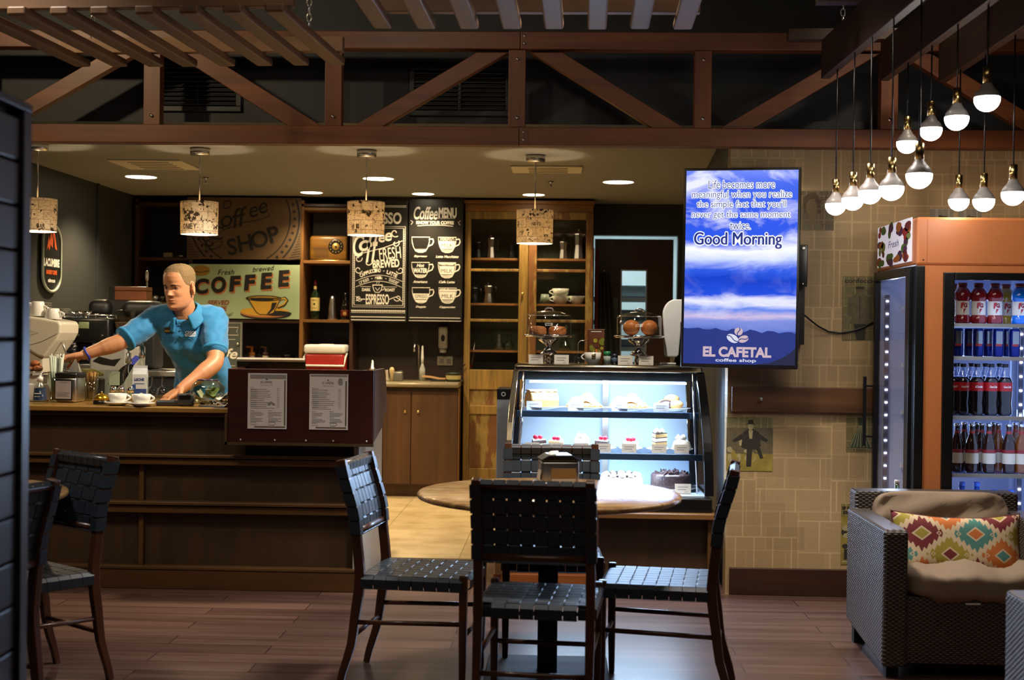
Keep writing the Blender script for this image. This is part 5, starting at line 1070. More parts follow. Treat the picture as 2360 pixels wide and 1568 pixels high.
for i, (px, kind, wd, lab) in enumerate(((1248, 'loaf', .12, 'loaf cake'), (1346, 'pie', .115, 'folded golden pie'), (1449, 'pie', .125, 'broad folded pastry'), (1548, 'rolls', .1, 'heap of dark chocolate pastry'))):
    x = PY(px, 940, ys1).x
    sput(plate(wd+.01), 'plate', M_WHITE, f'white plate under the {lab}, top shelf of the display case', 'plate', (x, ys1, CS1+.001), 0, 'plates in the display case')
    r = thing({'loaf': 'loaf_cake', 'pie': 'folded_pie', 'rolls': 'chocolate_pastry'}[kind], f'{lab} on white plate, {ORD[i]} along the top case shelf', 'pastry', (x, ys1, CS1+.011), .35 if kind == 'loaf' else 0)
    if kind == 'loaf':
        loaf().build('crumb', M_CRUST, r, world=False, bevel=.012, bseg=3)
        mb = MB(); mb.grid(lambda u, v: Vector((-.085+.17*u, (v-.5)*.1*(1+.1*math.sin(9*u)), .094+.01*math.sin(PI*v)+.003*math.sin(u*23+v*9))), 14, 8); mb.build('icing', M_CREAM, r, world=False)
    elif kind == 'pie':
        L_ = .105 if i == 1 else .12
        def pf(u, v):
            a_ = 2*PI*u; q_ = v; x_, y_ = L_*q_*math.cos(a_), .062*q_*math.sin(a_)
            return Vector((x_, y_, .006+.075*max(0, 1-q_**2.4)*(1+.18*math.sin(x_*60+y_*25))))
        MB().grid(pf, 36, 12, wrap_u=True).build('pastry_top', M_CRUST, r, world=False)
        MB().grid(lambda u, v: Vector(((u-.5)*1.7*L_, -.055+.05*v, .012+.055*math.sin(PI*u)*math.sin(PI*(.15+.7*v))+.006*math.sin(14*u))), 18, 8).build('pastry_fold', M_CRUST, r, world=False)
        mb = MB(); mb.tube([(-.1+.2*k/20, -.06-.02*math.sin(PI*k/20), .016+.006*math.sin(k*2.1)) for k in range(21)], .009, 8); mb.build('crimped_edge', M_CRUST, r, world=False)
    else:
        for k in range(5):
            mb = MB(); a_ = k*1.3; mb.sphere((.045*math.cos(a_)*(k > 0), .03*math.sin(a_)*(k > 0), .028+(.03 if k == 0 else 0)), .036, sc=(1.25, .9, .75), seg=16, rings=10); mb.build('roll', M_CHOC if k % 2 else M_CRUST, r, world=False)
    cxp = (1231, 1327, 1428, 1524)[i]
    card(PY(cxp, 943, 7.685).x, 7.685, CS1+.001, .088, .052, f'white price card standing before the {lab} on the top case shelf', 'price cards in the display case')
ys2 = 7.72
sl = [(1236, 'chocolate cake slice with a pink berry', M_CHOC, M_BERRY), (1285, 'cake slice with red and white topping', M_SPONGE, M_BERRY), (1338, 'tall cream cake slice', M_CREAM, M_CREAM), (1393, 'dark cake slice with red cherries', M_CHOC, M_BERRY), (1454, 'fruit tart slice with pink fruit', M_CREAM, M_BERRY), (1516, 'layered cream cake slice with chocolate', M_SPONGE, M_CREAM), (1571, 'meringue mound slice', M_CREAM, M_CREAM)]
for i, (px, lab, m1, m2) in enumerate(sl):
    x = PY(px, 1030, ys2).x
    sput(plate(.068), 'plate', M_WHITE, f'white plate under the {lab} on the middle case shelf', 'plate', (x, ys2, CS2+.001), 0, 'plates in the display case')
    r = thing('cake_slice', f'{lab}, {ORD[i]} along the middle case shelf', 'cake', (x, ys2, CS2+.009), (-.35, .2, -.2, .3, 0, -.3, .15)[i], 'cake slices on the middle shelf')
    hh = (.05, .045, .06, .05, .045, .095, .06)[i]; tri = [(-.045, .045), (.045, .045), (.0, -.055)]
    if i < 6:
        nl = 4 if i == 5 else 2
        for k in range(nl): MB().prism(tri, hh/nl-.003, T(0, 0, hh/nl*k)).build('sponge_layer', m1 if i != 5 else (M_SPONGE if k % 2 else M_CREAM), r, world=False, bevel=.003); MB().prism([(a*.97, b*.97) for a, b in tri], .005, T(0, 0, hh/nl*(k+1)-.004)).build('cream_layer', M_CREAM if i != 5 else M_CHOC, r, world=False)
    else: MB().lathe([(.05, 0), (.055, .02), (.045, .05), (.02, .066), (.0001, .07)], None, 18).build('meringue', M_CREAM, r, world=False)
    if m2 is M_BERRY:
        for k, (dx, dy) in enumerate(((-.015, .02), (.015, .025), (0, -.005))): MB().sphere((dx, dy, hh+.012), .013, seg=12, rings=8).build('berry', M_BERRY if k != 1 or i != 1 else M_CREAM, r, world=False)
    else:
        for k, (dx, dy) in enumerate(((-.015, .025), (.017, .022), (0, -.01))): MB().lathe([(.016, 0), (.018, .01), (.008, .022), (.001, .03)], T(dx, dy, hh), 12).build('cream_swirl', M_CREAM, r, world=False)
    card(PY((1226, 1281, 1339, 1391, 1450, 1519, 1571)[i], 1030, 7.60).x, 7.60, CS2+.001, .082, .05, f'white price card in front of the {lab}', 'price cards in the display case')
yb0 = 7.74
x = PY(1432, 1110, yb0).x
def cake_plate(x, lab, nm): sput(plate(.155), 'plate', M_WHITE, f'wide white plate under the {nm} on the case floor', 'plate', (x, yb0, CS0+.001), 0, 'plates in the display case')
cake_plate(x, '', 'white cream cake'); r = thing('cream_cake', 'round white cream cake dotted with dark sweets on the case floor', 'cake', (x, yb0, CS0+.01))
MB().lathe([(.12, 0), (.125, .01), (.122, .055), (.11, .066), (.0001, .068)], None, 36).build('cake_body', M_CREAM, r, world=False)
for k in range(12): a_ = 2*PI*k/12; MB().lathe([(.02, 0), (.022, .01), (.012, .02), (.001, .026)], T(.095*math.cos(a_), .095*math.sin(a_), .064), 12).build('cream_swirl', M_CREAM, r, world=False); MB().sphere((.095*math.cos(a_+.26), .095*math.sin(a_+.26), .074), .011, sc=(1.3, .8, .8), seg=10, rings=8).build('sweet', M_CHOC, r, world=False)
MB().sphere((0, 0, .08), .022, sc=(1, 1, .8), seg=12, rings=8).build('cream_swirl', M_CREAM, r, world=False)
x = PY(1546, 1110, yb0).x; cake_plate(x, '', 'dark chocolate cake'); r = thing('chocolate_cake', 'tall dark chocolate cake with shavings on the case floor', 'cake', (x, yb0, CS0+.01))
MB().lathe([(.113, 0), (.116, .01), (.115, .075), (.108, .085), (.0001, .086)], None, 36).build('cake_body', M_CHOC, r, world=False)
rr = random.Random(5)
for k in range(26): a_ = rr.uniform(0, 2*PI); q_ = rr.uniform(.02, .1); MB().box((0, 0, 0), (.03, .006, .014), T(q_*math.cos(a_), q_*math.sin(a_), .092) @ rotz(rr.uniform(0, 3)) @ Matrix.Rotation(rr.uniform(-.8, .8), 4, 'Y')).build('shaving', M_CHOC, r, world=False)
card(PY(1574, 1130, 7.56).x, 7.56, CS0+.001, .09, .055, 'white price card leaning before the dark chocolate cake', 'price cards in the display case')
x = PY(1270, 1110, yb0).x; cake_plate(x, '', 'caramel cake'); r = thing('caramel_cake', 'round caramel cake behind the far chair on the case floor', 'cake', (x, yb0, CS0+.01)); MB().lathe([(.115, 0), (.118, .01), (.117, .06), (.108, .068), (.0001, .07)], None, 36).build('cake_body', M_SPONGE, r, world=False)
# --- things on top of the case
ZT = DZ1+.0135
M_DOME = glass('acrylic_dome', (.93, .95, .97), .03, .9)
def cake_stand(px, label, foods):
    yq = 7.86; c = PY(px, 835, yq); r_ = .148
    r = thing('cake_stand', label, 'cake stand', (c.x, yq, ZT), 0, 'cake stands on the display case')
    hz = .155
    MB().lathe([(.045, 0), (.047, .008), (.02, .02), (.017, .045), (.06, .085), (.02, .1)] if False else [(.024, 0), (.026, .02), (.022, .045), (.052, .055), (.05, .06), (.012, .098), (.062, .135), (.066, .15), (.02, hz-.003)], None, 28).build('stem', M_CHROME, r, world=False)
    MB().lathe([(.02, hz-.003), (r_*.96, hz), (r_, hz+.008), (r_*.99, hz+.013), (.0001, hz+.008)], None, 44).build('plate', M_CHROME, r, world=False)
    MB().lathe([(.11, hz+.012), (.125, hz+.0125), (.0001, hz+.0128)], None, 30).build('doily', M_PAPER, r, world=False)
    d = thing('cake_dome', label.replace('chrome cake stand', 'clear domed lid on the cake stand'), 'dome', (c.x, yq, ZT+hz+.014), 0, 'clear cake domes')
    MB().lathe([(.132, 0), (.130, .105), (.123, .114), (.07, .134), (.02, .14), (.0001, .14)], None, 44, cap=False).build('cover', M_DOME, d, world=False)
    MB().tube([(.125*1.0*math.cos(t), .125*math.sin(t), .112) for t in [2*PI*i/40 for i in range(40)]], .0025, 6, True).build('rim_edge', M_CHROME, d, world=False)
    MB().tube([(-.028, 0, .137), (-.02, 0, .15), (0, 0, .156), (.02, 0, .15), (.028, 0, .137)], .0045, 8, up=(0, 1, 0)).build('handle', M_CHROME, d, world=False)
    for (dx, dy, kind, lab) in foods:
        o = thing('cookie' if kind != 'ball' else 'bread_roll', lab, 'cookie' if kind != 'ball' else 'bread', (c.x+dx, yq+dy, ZT+hz+.0135))
        if kind == 'ball':
            MB().sphere((0, 0, .045), .05, sc=(1, 1, .92), seg=22, rings=14).build('crust', M_BUN, o, world=False)
        else: MB().lathe([(.046, 0), (.052, .012), (.05, .036), (.04, .046), (.0001, .05)], None, 26).build('crumb', M_COOKIE if kind == 'lumpy' else M_BUN, o, world=False)
M_BUN = plain('brown_bun', '#b5692c', .45, var=.2, bump=.3, scale=60); M_COOKIE = plain('oat_cookie', '#a8662f', .7, var=.35, bump=.9, scale=55)
cake_stand(1264, 'chrome cake stand on the case, in front of the oak cabinet', [(-.065, 0, 'lumpy', 'rough oat cookie under the dome, beside the smooth biscuit'), (.05, .01, 'flat', 'smooth round biscuit under the dome by the oak cabinet')])
cake_stand(1472, 'chrome cake stand on the case, in front of the doorway', [(-.045, 0, 'ball', 'round brown roll under the dome, nearer the coffee tin'), (.06, .02, 'ball', 'round brown roll under the dome, nearer the wall screen')])
for px, yy, lab in ((1235, 7.76, 'white card at the outer foot of the cabinet-side cake stand'), (1294, 7.76, 'white card between the cake stand and the coffee tin'), (1441, 7.76, 'white card beside the green-capped bottle on the case'), (1489, 7.76, 'white card at the doorway-side foot of the cake stand')):
    card(PY(px, 835, yy).x, yy, ZT, .084, .052, lab, 'cards on top of the display case', tilt=-.1)
x = PY(1373, 835, 7.86).x; r = thing('coffee_tin', 'tall brown coffee tin printed with yellow fruit and a toucan', 'tin', (x, 7.86, ZT))
MB().rbox((0, 0, .1), (.098, .07, .2), .006).build('body', plain('tin_brown', '#5b2f18', .4), r, world=False)
mb = MB(); M = front((0, -.0358, 0)); rr = random.Random(2)
for k in range(14): mb.disc(rr.uniform(-.03, .036), .06+rr.uniform(0, .085)*(1 if k > 4 else .4), rr.uniform(.009, .015), M, k % 2, .0002*k)
mb.flat([(-.015, .06), (.0, .1), (.012, .09), (.012, .06)], M, 2, .004); mb.disc(.003, .075, .008, M, 3, .0044, ry=.013); mb.rect(-.03, .186, .03, .19, M, 4, .001)
mb.build('lettering', [plain('fruit_yellow', '#9b9426', .5), plain('fruit_olive', '#6f7a20', .5), M_BLACK, plain('beak_orange', '#c7702a', .5), M_PAPER], r, world=False)
MB().bx((-.05, -.036, .198), (.05, .036, .203)).build('lid', plain('tin_lid', '#8a6d5c', .35), r, world=False)
x = PY(1366, 838, 7.76).x
o = coffee_cup_mb(.05, .068, -1); r = thing('coffee_cup', 'large white cup with a dark printed emblem before the coffee tin', 'cup', (x, 7.76, ZT)); o.build('body', M_WHITE, r, world=False)
mb = MB(); M = front((.004, -.0475, .03)); mb.rect(-.011, 0, .011, .034, M); mb.rect(-.006, .02, .006, .03, M, 1, .0006); mb.text('Cafe', 0, .01, .016, .006, M, 1); mb.build('lettering', [M_INK, plain('emblem_gold', '#a98f3f', .5)], r, world=False)
def smallbottle(px, lab, cap, body, hh, rr_): 
    x = PY(px, 835, 7.8).x; r = thing('small_bottle', lab, 'bottle', (x, 7.8, ZT)); MB().lathe([(rr_, 0), (rr_, hh*.6), (rr_*.85, hh*.66)], None, 18).build('body', body, r, world=False); MB().lathe([(rr_*.95, hh*.64), (rr_*.95, hh), (.001, hh*1.005)], None, 18).build('cap', cap, r, world=False)
smallbottle(1399, 'small white sweetener bottle with a green cap', plain('cap_green', '#1f7a4a', .4), plain('milky_bottle', '#b9c6bd', .3), .075, .022)
smallbottle(1416, 'tiny dark blue capped bottle beside the green-capped one', plain('cap_navy', '#15203a', .4), plain('blue_glass', '#52637e', .15), .06, .018)
x = PY(1332, 835, 7.85).x; r = thing('milk_frother', 'small clear bottle with a bent steel spout between card and tin', 'bottle', (x, 7.85, ZT)); MB().lathe([(.022, 0), (.02, .04), (.008, .055), (.008, .075)], None, 16).build('body', M_GLASSW, r, world=False); MB().tube([(0, 0, .07), (0, 0, .12), (.015, 0, .135), (.05, 0, .135)], .003, 8, up=(0, 1, 0)).build('spout', M_STEEL, r, world=False)
# ice lolly display
x0_ = PY(1548, 800, 7.9).x; r = thing('ice_lolly_display', 'giant white ice lolly ornament on a stick beside the wall screen', 'ornament', (x0_, 7.9, ZT))
zl0, zl1 = PY(1548, 823, 7.9).z-ZT, PY(1548, 690, 7.9).z-ZT
pl = [(-.04, zl0+.01), (-.03, zl0), (.03, zl0), (.04, zl0+.012), (.05, zl0+.15), (.05, zl0+.2), (.1, zl0+.2), (.1, zl1)]+[(.02-.075*math.sin(a), zl1-.09+.09*math.cos(a)) for a in [PI/2*k/8 for k in range(1, 9)]]
MB().prism(pl, .06, frame_m((0, .03, 0), (1, 0, 0), (0, 0, 1))).build('lolly', plain('lolly_white', '#dfe4ea', .3), r, world=False, bevel=.014, bseg=4)
MB().bar((.0, 0, .012), (0.0, 0, zl0+.01), .016, .01, (0, 1, 0)).build('stick', plain('lolly_stick', '#b3a27a', .5), r, world=False); MB().rbox((-.02, 0, .006), (.09, .06, .012), .004).build('foot', M_WHITE, r, world=False)
x = PY(1559, 835, 7.98).x; bottle('syrup_flask', 'black slender bottle half behind the wall screen', 'bottle', (x+.01, 8.0, ZT), [(.03, 0), (.03, .12), (.012, .17), (.012, .25)], M_BLACK, [('cap', [(.013, .24), (.013, .27), (.001, .272)], M_BLACK)])
# narrow steel unit behind the case
x0, x1, z0, z1 = R2(1144, 905, 1186, 1150, 8.25); su_ = thing('steel_unit', 'narrow steel service unit standing behind the display case', 'unit', ((x0+x1)/2, 8.25, 0))
MB().bx((x0, 8.25, .05), (x1, 8.6, z1-.04)).build('body', plain('pale_steel', '#b9bec4', .35, .3), su_, bevel=.004); MB().bx((x0, 8.245, z1-.04), (x1, 8.6, z1+.02)).build('head', M_BLACK, su_); MB().bx((x0+.02, 8.27, 0), (x1-.02, 8.58, .05)).build('base', M_BLACK, su_)
mb = MB(); M = front((x0+.02, 8.2445, z1-.02)); mb.disc(.02, .01, .014, M, 0); mb.disc(.02, .01, .009, M, 1, .0006); mb.build('lettering', [M_PAPER, M_INK], su_)
# ------------------------------------------------------------------ wall screen
TL, TR, BR, BL = PD(1577, 388, 7.14), PD(1848, 385, 7.00), PD(1838, 852, 7.00), PD(1568, 846, 7.14)
SW = ((TR-TL).length+(BR-BL).length)/2; SH = ((TL-BL).length+(TR-BR).length)/2
ey_ = ((TL-BL)+(TR-BR)).normalized()
tv = thing('wall_screen', 'tall upright wall screen showing a blue sky greeting', 'screen', (0, 0, 0)); tv.matrix_basis = frame_m(BL, TR-TL, ey_)
MB().rbox((SW/2, SH/2, -.025), (SW, SH, .05), .006).build('housing', plain('screen_bezel', '#1b1a1c', .35), tv, world=False)
bzl = .014
def sky_mat():
    m, nt, b_ = new_mat('sky_picture'); N, L = nt.nodes, nt.links
    tc = N.new('ShaderNodeTexCoord'); sx = N.new('ShaderNodeSeparateXYZ'); L.new(tc.outputs['Object'], sx.inputs[0])
    v = N.new('ShaderNodeMath'); v.operation = 'DIVIDE'; v.inputs[1].default_value = SH; L.new(sx.outputs['Y'], v.inputs[0])
    def noise(sx_, sy_, sc_, det, off, dist=.4):
        mp = N.new('ShaderNodeMapping'); mp.inputs['Scale'].default_value = (sx_, sy_, 1); mp.inputs['Location'].default_value = (off, off*1.7, off); L.new(tc.outputs['Object'], mp.inputs[0])
        n_ = N.new('ShaderNodeTexNoise'); n_.inputs['Scale'].default_value = sc_; n_.inputs['Detail'].default_value = det; n_.inputs['Distortion'].default_value = dist; n_.inputs['Roughness'].default_value = .58; L.new(mp.outputs[0], n_.inputs['Vector']); return n_
    nw = noise(1, 3, 3.2, 4, 3.3)
    vw = N.new('ShaderNodeMath'); vw.operation = 'MULTIPLY_ADD'; vw.inputs[1].default_value = .11; L.new(nw.outputs['Fac'], vw.inputs[0])
    v5 = N.new('ShaderNodeMath'); v5.operation = 'SUBTRACT'; v5.inputs[1].default_value = .055; L.new(v.outputs[0], v5.inputs[0]); L.new(v5.outputs[0], vw.inputs[2])
    base = N.new('ShaderNodeValToRGB'); cr = base.color_ramp; L.new(vw.outputs[0], base.inputs[0])
    stops = [(0, '#0b1c66'), (.17, '#1a3a98'), (.19, '#5f74c4'), (.235, '#7d8cd6'), (.262, '#c3b4d6'), (.30, '#5a7fe0'), (.335, '#dfe0f6'), (.37, '#1a4ad6'), (.45, '#0f3cc0'), (.505, '#2a58dd'), (.55, '#c9d4fb'), (.60, '#f3f4ff'), (.635, '#2a55e0'), (.75, '#2f55e2'), (.9, '#4264e4'), (1, '#6c84ee')]
    el = cr.elements
    while len(el) < len(stops): el.new(.5)
    for e_, (p, c) in zip(el, stops): e_.position = p; e_.color = rgb(hexc(c))
    c1 = noise(1, 1.5, 4.2, 8, 1.2, .6); g = N.new('ShaderNodeValToRGB'); g.color_ramp.elements[0].position = .5; g.color_ramp.elements[1].position = .68; L.new(c1.outputs['Fac'], g.inputs[0])
    msk = N.new('ShaderNodeValToRGB'); k = msk.color_ramp; L.new(v.outputs[0], msk.inputs[0])
    ms = [(0, 0), (.24, 0), (.27, .35), (.36, .3), (.40, .06), (.52, .15), (.6, .9), (.68, .75), (1, .95)]
    while len(k.elements) < len(ms): k.elements.new(.5)
    for e_, (p, c) in zip(k.elements, ms): e_.position = p; e_.color = (c, c, c, 1)
    mu = N.new('ShaderNodeMath'); mu.operation = 'MULTIPLY'; L.new(g.outputs[0], mu.inputs[0]); L.new(msk.outputs[0], mu.inputs[1])
    mx = N.new('ShaderNodeMix'); mx.data_type = 'RGBA'; mx.inputs[7].default_value = rgb(hexc('#eceeff')); L.new(base.outputs[0], mx.inputs[6]); L.new(mu.outputs[0], mx.inputs[0])
    setp(b_, Base_Color=(.01, .01, .012, 1), Roughness=.15, Emission_Strength=1.15); L.new(mx.outputs[2], b_.inputs['Emission Color']); return m
MB().rect(bzl, bzl+.006, SW-bzl, SH-bzl, None, z=.0006).build('screen_picture', sky_mat(), tv, world=False)
def sm(n, c, s_=1.0):
    if n not in MC: m_, _, b_ = new_mat(n); setp(b_, Base_Color=(.01, .01, .01, 1), Emission_Color=rgb(hexc(c)), Emission_Strength=s_); MC[n] = m_
    return MC[n]
mb = MB()
def sq(px, py): t = (py-388)/460.0; return ((px-(1577-9*t))/271.0*SW, SH*(1-t))
wide = 1/436.0
def stext(t, px, py, ww, hh, bo, z=.0012):
    x, y = sq(px, py); e = 1.5 if hh < 30 else 2.6
    for k in range(8): mb.text(t, x+e*wide*math.cos(k*PI/4), y+e*wide*math.sin(k*PI/4), ww*wide, hh*wide, None, 0, z+.00004*k, bold=bo)
    for k in ((0,) if hh < 30 else (-1, 0, 1)): mb.text(t, x+k*.8*wide, y, ww*wide, hh*wide, None, 1, z+.0008+.00004*k, bold=bo-.008)
stext('Life becomes more', 1711, 426, 150, 19, .0); stext('meaningful when you realize', 1711, 451, 226, 22, .0); stext("the simple fact that you'll", 1710, 473, 202, 21, .0); stext('never get the same moment', 1709, 497, 223, 20, .0); stext('twice.', 1708, 521, 47, 18, .0)
stext('Good Morning', 1702, 555, 198, 38, .008)
mt = [sq(1571, 846), sq(1571, 757)]+[sq(1571+i*13.3, 757+.42*i+2.6*math.sin(i*1.9)+1.5*math.sin(i*4.1)) for i in range(1, 20)]+[sq(1836, 768), sq(1834, 848)]
mt = [(min(max(x, bzl), SW-bzl), max(y, bzl+.006)) for x, y in mt]; mb.flat(mt, None, 2, .0009)
mt = [sq(1740, 850), sq(1775, 834), sq(1805, 822), sq(1820, 812), sq(1837, 800), sq(1836, 850)]; mt = [(min(max(x, bzl), SW-bzl), max(y, bzl+.006)) for x, y in mt]; mb.flat(mt, None, 3, .0011)
x, y = sq(1700, 811); mb.text('EL CAFETAL', x, y, 155*wide, 24*wide, None, 4, .0016, bold=.045); x, y = sq(1697, 831); mb.text('coffee shop', x, y, 92*wide, 10*wide, None, 5, .0016, bold=.02)
def bean(px, py, rx, ry, a, mi):
    x, y = sq(px, py); ca, sa = math.cos(a), math.sin(a)
    P = lambda u, v: (x+(u*ca-v*sa)*wide, y+(u*sa+v*ca)*wide)
    mb.flat([P(rx*math.cos(t), ry*math.sin(t)) for t in [2*PI*i/24 for i in range(24)]], None, mi, .0016); mb.stroke([P(-rx+2*rx*i/14, 2.2*math.sin((i/7-1)*PI)*-1) for i in range(15)], 2*wide, None, 2, .002)
bean(1704, 764, 9, 9.5, 1.4, 4); bean(1690, 780, 14.5, 9, -.5, 5); bean(1715, 781, 12, 8, .35, 4)
mb.build('lettering', [sm('screen_white', '#f4f6ff', 1.1), sm('screen_navy', '#1c2f86'), sm('screen_hill', '#0e2a80'), sm('screen_hill_dark', '#07143f'), sm('screen_pink', '#cbb3bd'), sm('screen_offwhite', '#d9d9ec')], tv, world=False)
pa_ = PD(1851, 613, 7.06)
Mw = frame_m(pa_, TR-TL, ey_); MB().rbox((0, 0, 0), (.045, .22, .02), .004, Mw).build('bracket', M_BLACK, tv); mb = MB()
mb.lathe([(.011, 0), (.011, .004), (.004, .004)], Mw @ T(0, .09, .01), 14); mb.lathe([(.006, 0), (.006, .004)], Mw @ T(0, -.095, .01), 12); mb.build('bolt_pattern', M_STEEL, tv)
MB().bx((1.02, 7.19, 1.35), (1.3, 7.279, 1.75)).build('wall_mount', M_BLACK, tv)
r = thing('power_cable', 'thin black cable drooping from the wall screen to the drinks cooler', 'cable', PY(1845, 716, 7.2))
MB().tube([PY(px, py, 7.2+.07*min(1, i/3)) for i, (px, py) in enumerate(((1842, 716), (1860, 732), (1885, 752), (1910, 765), (1935, 768), (1965, 763), (1990, 755), (2015, 743)))], .005, 8).build('cord', M_BLACK, r)
# coat hook on the rail, posters pasted on the wallpaper
p = PY(1752, 919, 7.25); r = thing('coat_hook', 'small steel peg on the timber wall rail', 'hook', (p.x, 7.25, p.z)); MB().cyl((p.x, 7.25, p.z), (p.x, 7.22, p.z), .006, seg=10).sphere((p.x, 7.215, p.z), .011, seg=12, rings=8).build('peg', M_STEEL, r)
# ------------------------------------------------------------------ chairs and tables
def FL(px, d): p = PD(px, 784, d); p.z = 0; return p
M_STRAP = plain('woven_leather', '#29313b', .42, var=.12, scale=25, bump=.05)
def yz(z):                                                   # rear post curve
    k = [(0, -.285), (.2, -.232), (.43, -.205), (.65, -.226), (.89, -.288)]
    for (a, ya), (b, yb) in zip(k, k[1:]):
        if z <= b:
            t = (z-a)/(b-a); t2 = t*t*(3-2*t)*.5+t*.5; return ya+(yb-ya)*t2
    return k[-1][1]
def strap(mb, path, side, w, th):
    path = [Vector(p) for p in path]; side = Vector(side).normalized(); vs, fs = [], []
    for i, p in enumerate(path):
        t = (path[min(i+1, len(path)-1)]-path[max(i-1, 0)]).normalized(); n = side.cross(t).normalized()
        for a, b in ((-1, -1), (1, -1), (1, 1), (-1, 1)): vs.append(p+side*a*w/2+n*b*th/2)
    for i in range(len(path)-1):
        for j in range(4): fs.append((i*4+j, i*4+(j+1) % 4, i*4+4+(j+1) % 4, i*4+4+j))
    fs += [(3, 2, 1, 0), tuple((len(path)-1)*4+j for j in range(4))]; mb._add(vs, fs)
def make_chair(label):
    r = thing('dining_chair', label, 'chair', (0, 0, 0), 0, 'woven leather dining chairs')
    hw = .198; SZ = .44
    for s in (-1, 1):
        pts = [(s*hw, yz(z), z) for z in [i*.89/16 for i in range(17)]]
        sc = [.72+.28*min(1, i/6) for i in range(17)]
        MB().sweep(pts, [(-.016, -.019), (.016, -.019), (.016, .019), (-.016, .019)], up=(0, 1, 0), scales=sc).build('leg', M_CHAIRWOOD, r, world=False, bevel=.004)
        MB().sweep([(s*hw, .205, 0), (s*hw, .207, .2), (s*hw, .207, SZ+.016)], [(-.015, -.015), (.015, -.015), (.015, .015), (-.015, .015)], up=(0, 1, 0), scales=[.75, 1, 1.05]).build('leg', M_CHAIRWOOD, r, world=False, bevel=.005)
        MB().cyl((s*hw, yz(.25), .255), (s*hw, .206, .265), .0095, seg=12).build('stretcher', M_CHAIRWOOD, r, world=False)
        MB().cyl((s*hw, yz(SZ), SZ-.022), (s*hw, .206, SZ-.022), .016, seg=10).build('seat_rail', M_CHAIRWOOD, r, world=False)
    MB().cyl((-hw, yz(.2), .2), (hw, yz(.2), .2), .0095, seg=12).build('stretcher', M_CHAIRWOOD, r, world=False)
    MB().cyl((-hw, .206, .215), (hw, .206, .215), .0095, seg=12).build('stretcher', M_CHAIRWOOD, r, world=False)
    for z in (.868, .607): MB().cyl((-hw, yz(z), z), (hw, yz(z), z), .015, seg=12).build('back_rail', M_CHAIRWOOD, r, world=False)
    # woven back
    mb = MB(); nv, nh = 8, 5; wv = 2*(hw-.012)/nv; z0, z1 = .598, .872; wh = (z1-z0)/nh; am = .0022
    for i in range(nv):
        x = -hw+.012+wv*(i+.5); path = []
        for j in range(nh):
            sg = am if (i+j) % 2 else -am
            for f in (.08, .92): z = z0+wh*(j+f); path.append((x, yz(z)-.0+sg, z))
        lo, hi = path[0], path[-1]
        path = [(x, yz(.59)+.016, .6), (x, yz(.585), .588), (x, yz(.585)-.014, .598)]+path+[(x, yz(.87)-.016, .872), (x, yz(.88), .886), (x, yz(.87)+.017, .872), (x, yz(.84)+.008, .845)]
        strap(mb, path, (1, 0, 0), wv*.9, .0032)
    for j in range(nh):
        z = z0+wh*(j+.5); y = yz(z); path = [(-hw+.02, y+.022, z), (-hw-.0205, y+.022, z), (-hw-.0205, y-.021, z), (-hw+.012, y-.021, z)]
        for i in range(nv):
            sg = -am if (i+j) % 2 else am
            for f in (.08, .92): path.append((-hw+.012+wv*(i+f), y+sg, z))
        path += [(hw-.012, y-.021, z), (hw+.0205, y-.021, z), (hw+.0205, y+.022, z), (hw-.02, y+.022, z)]
        strap(mb, path, (0, (yz(z+.03)-yz(z-.03))/.06, 1), wh*.9, .0032)
    mb.build('woven_back', M_STRAP, r, world=False)
    # woven seat
    mb = MB(); y0, y1 = -.198, .205; n = 8; wx = 2*(hw+.005)/n; wy = (y1-y0)/n
    for i in range(n):
        x = -hw-.005+wx*(i+.5)
        if i in (0, n-1): ya, yb = y0+.02, y1-.025
        else: ya, yb = y0, y1
        path = [(x, ya-.008, SZ-.05), (x, ya-.019, SZ-.045), (x, ya-.02, SZ-.012), (x, ya-.004, SZ+.001)]
        for j in range(n):
            sg = am if (i+j) % 2 else -am; yc = y0+wy*(j+.5)
            if ya < yc < yb:
                for f in (.08, .92): path.append((x, y0+wy*(j+f), SZ+sg))
        path += [(x, yb+.004, SZ+.001), (x, yb+.02, SZ-.012), (x, yb+.019, SZ-.045), (x, yb+.008, SZ-.05)]
        strap(mb, path, (1, 0, 0), wx*.95, .0032)
    for j in range(n):
        y = y0+wy*(j+.5)
        path = [(-hw-.009, y, SZ-.05), (-hw-.02, y, SZ-.045), (-hw-.02, y, SZ-.012), (-hw-.006, y, SZ+.001)]
        for i in range(n):
            sg = -am if (i+j) % 2 else am
            for f in (.08, .92): path.append((-hw-.005+wx*(i+f), y, SZ+sg))
        path += [(hw+.006, y, SZ+.001), (hw+.02, y, SZ-.012), (hw+.02, y, SZ-.045), (hw+.009, y, SZ-.05)]
        strap(mb, path, (0, 1, 0), wy*.95, .0032)
    mb.build('woven_seat', M_STRAP, r, world=False)
    return r
chA = make_chair('dark woven dining chair at the near side of the round table, its back towards us'); chA.location = FL(1253, 4.92); chA.rotation_euler = (0, 0, -.096)
dup(chA, 'dark woven dining chair drawn up to the round table from the service counter side', FL(981, 5.42), -1.70)
dup(chA, 'dark woven dining chair side-on at the round table, on the wallpapered wall side', FL(1528, 5.295), 1.435)
dup(chA, 'dark woven dining chair behind the round table, facing us before the display case', FL(1278, 5.86), PI+.03)
dup(chA, 'dark woven dining chair standing alone before the panelled service counter', FL(48, 5.235), 2.46)
dup(chA, 'dark woven dining chair half hidden by the slatted folding screen', FL(-133, 4.40), 1.227)
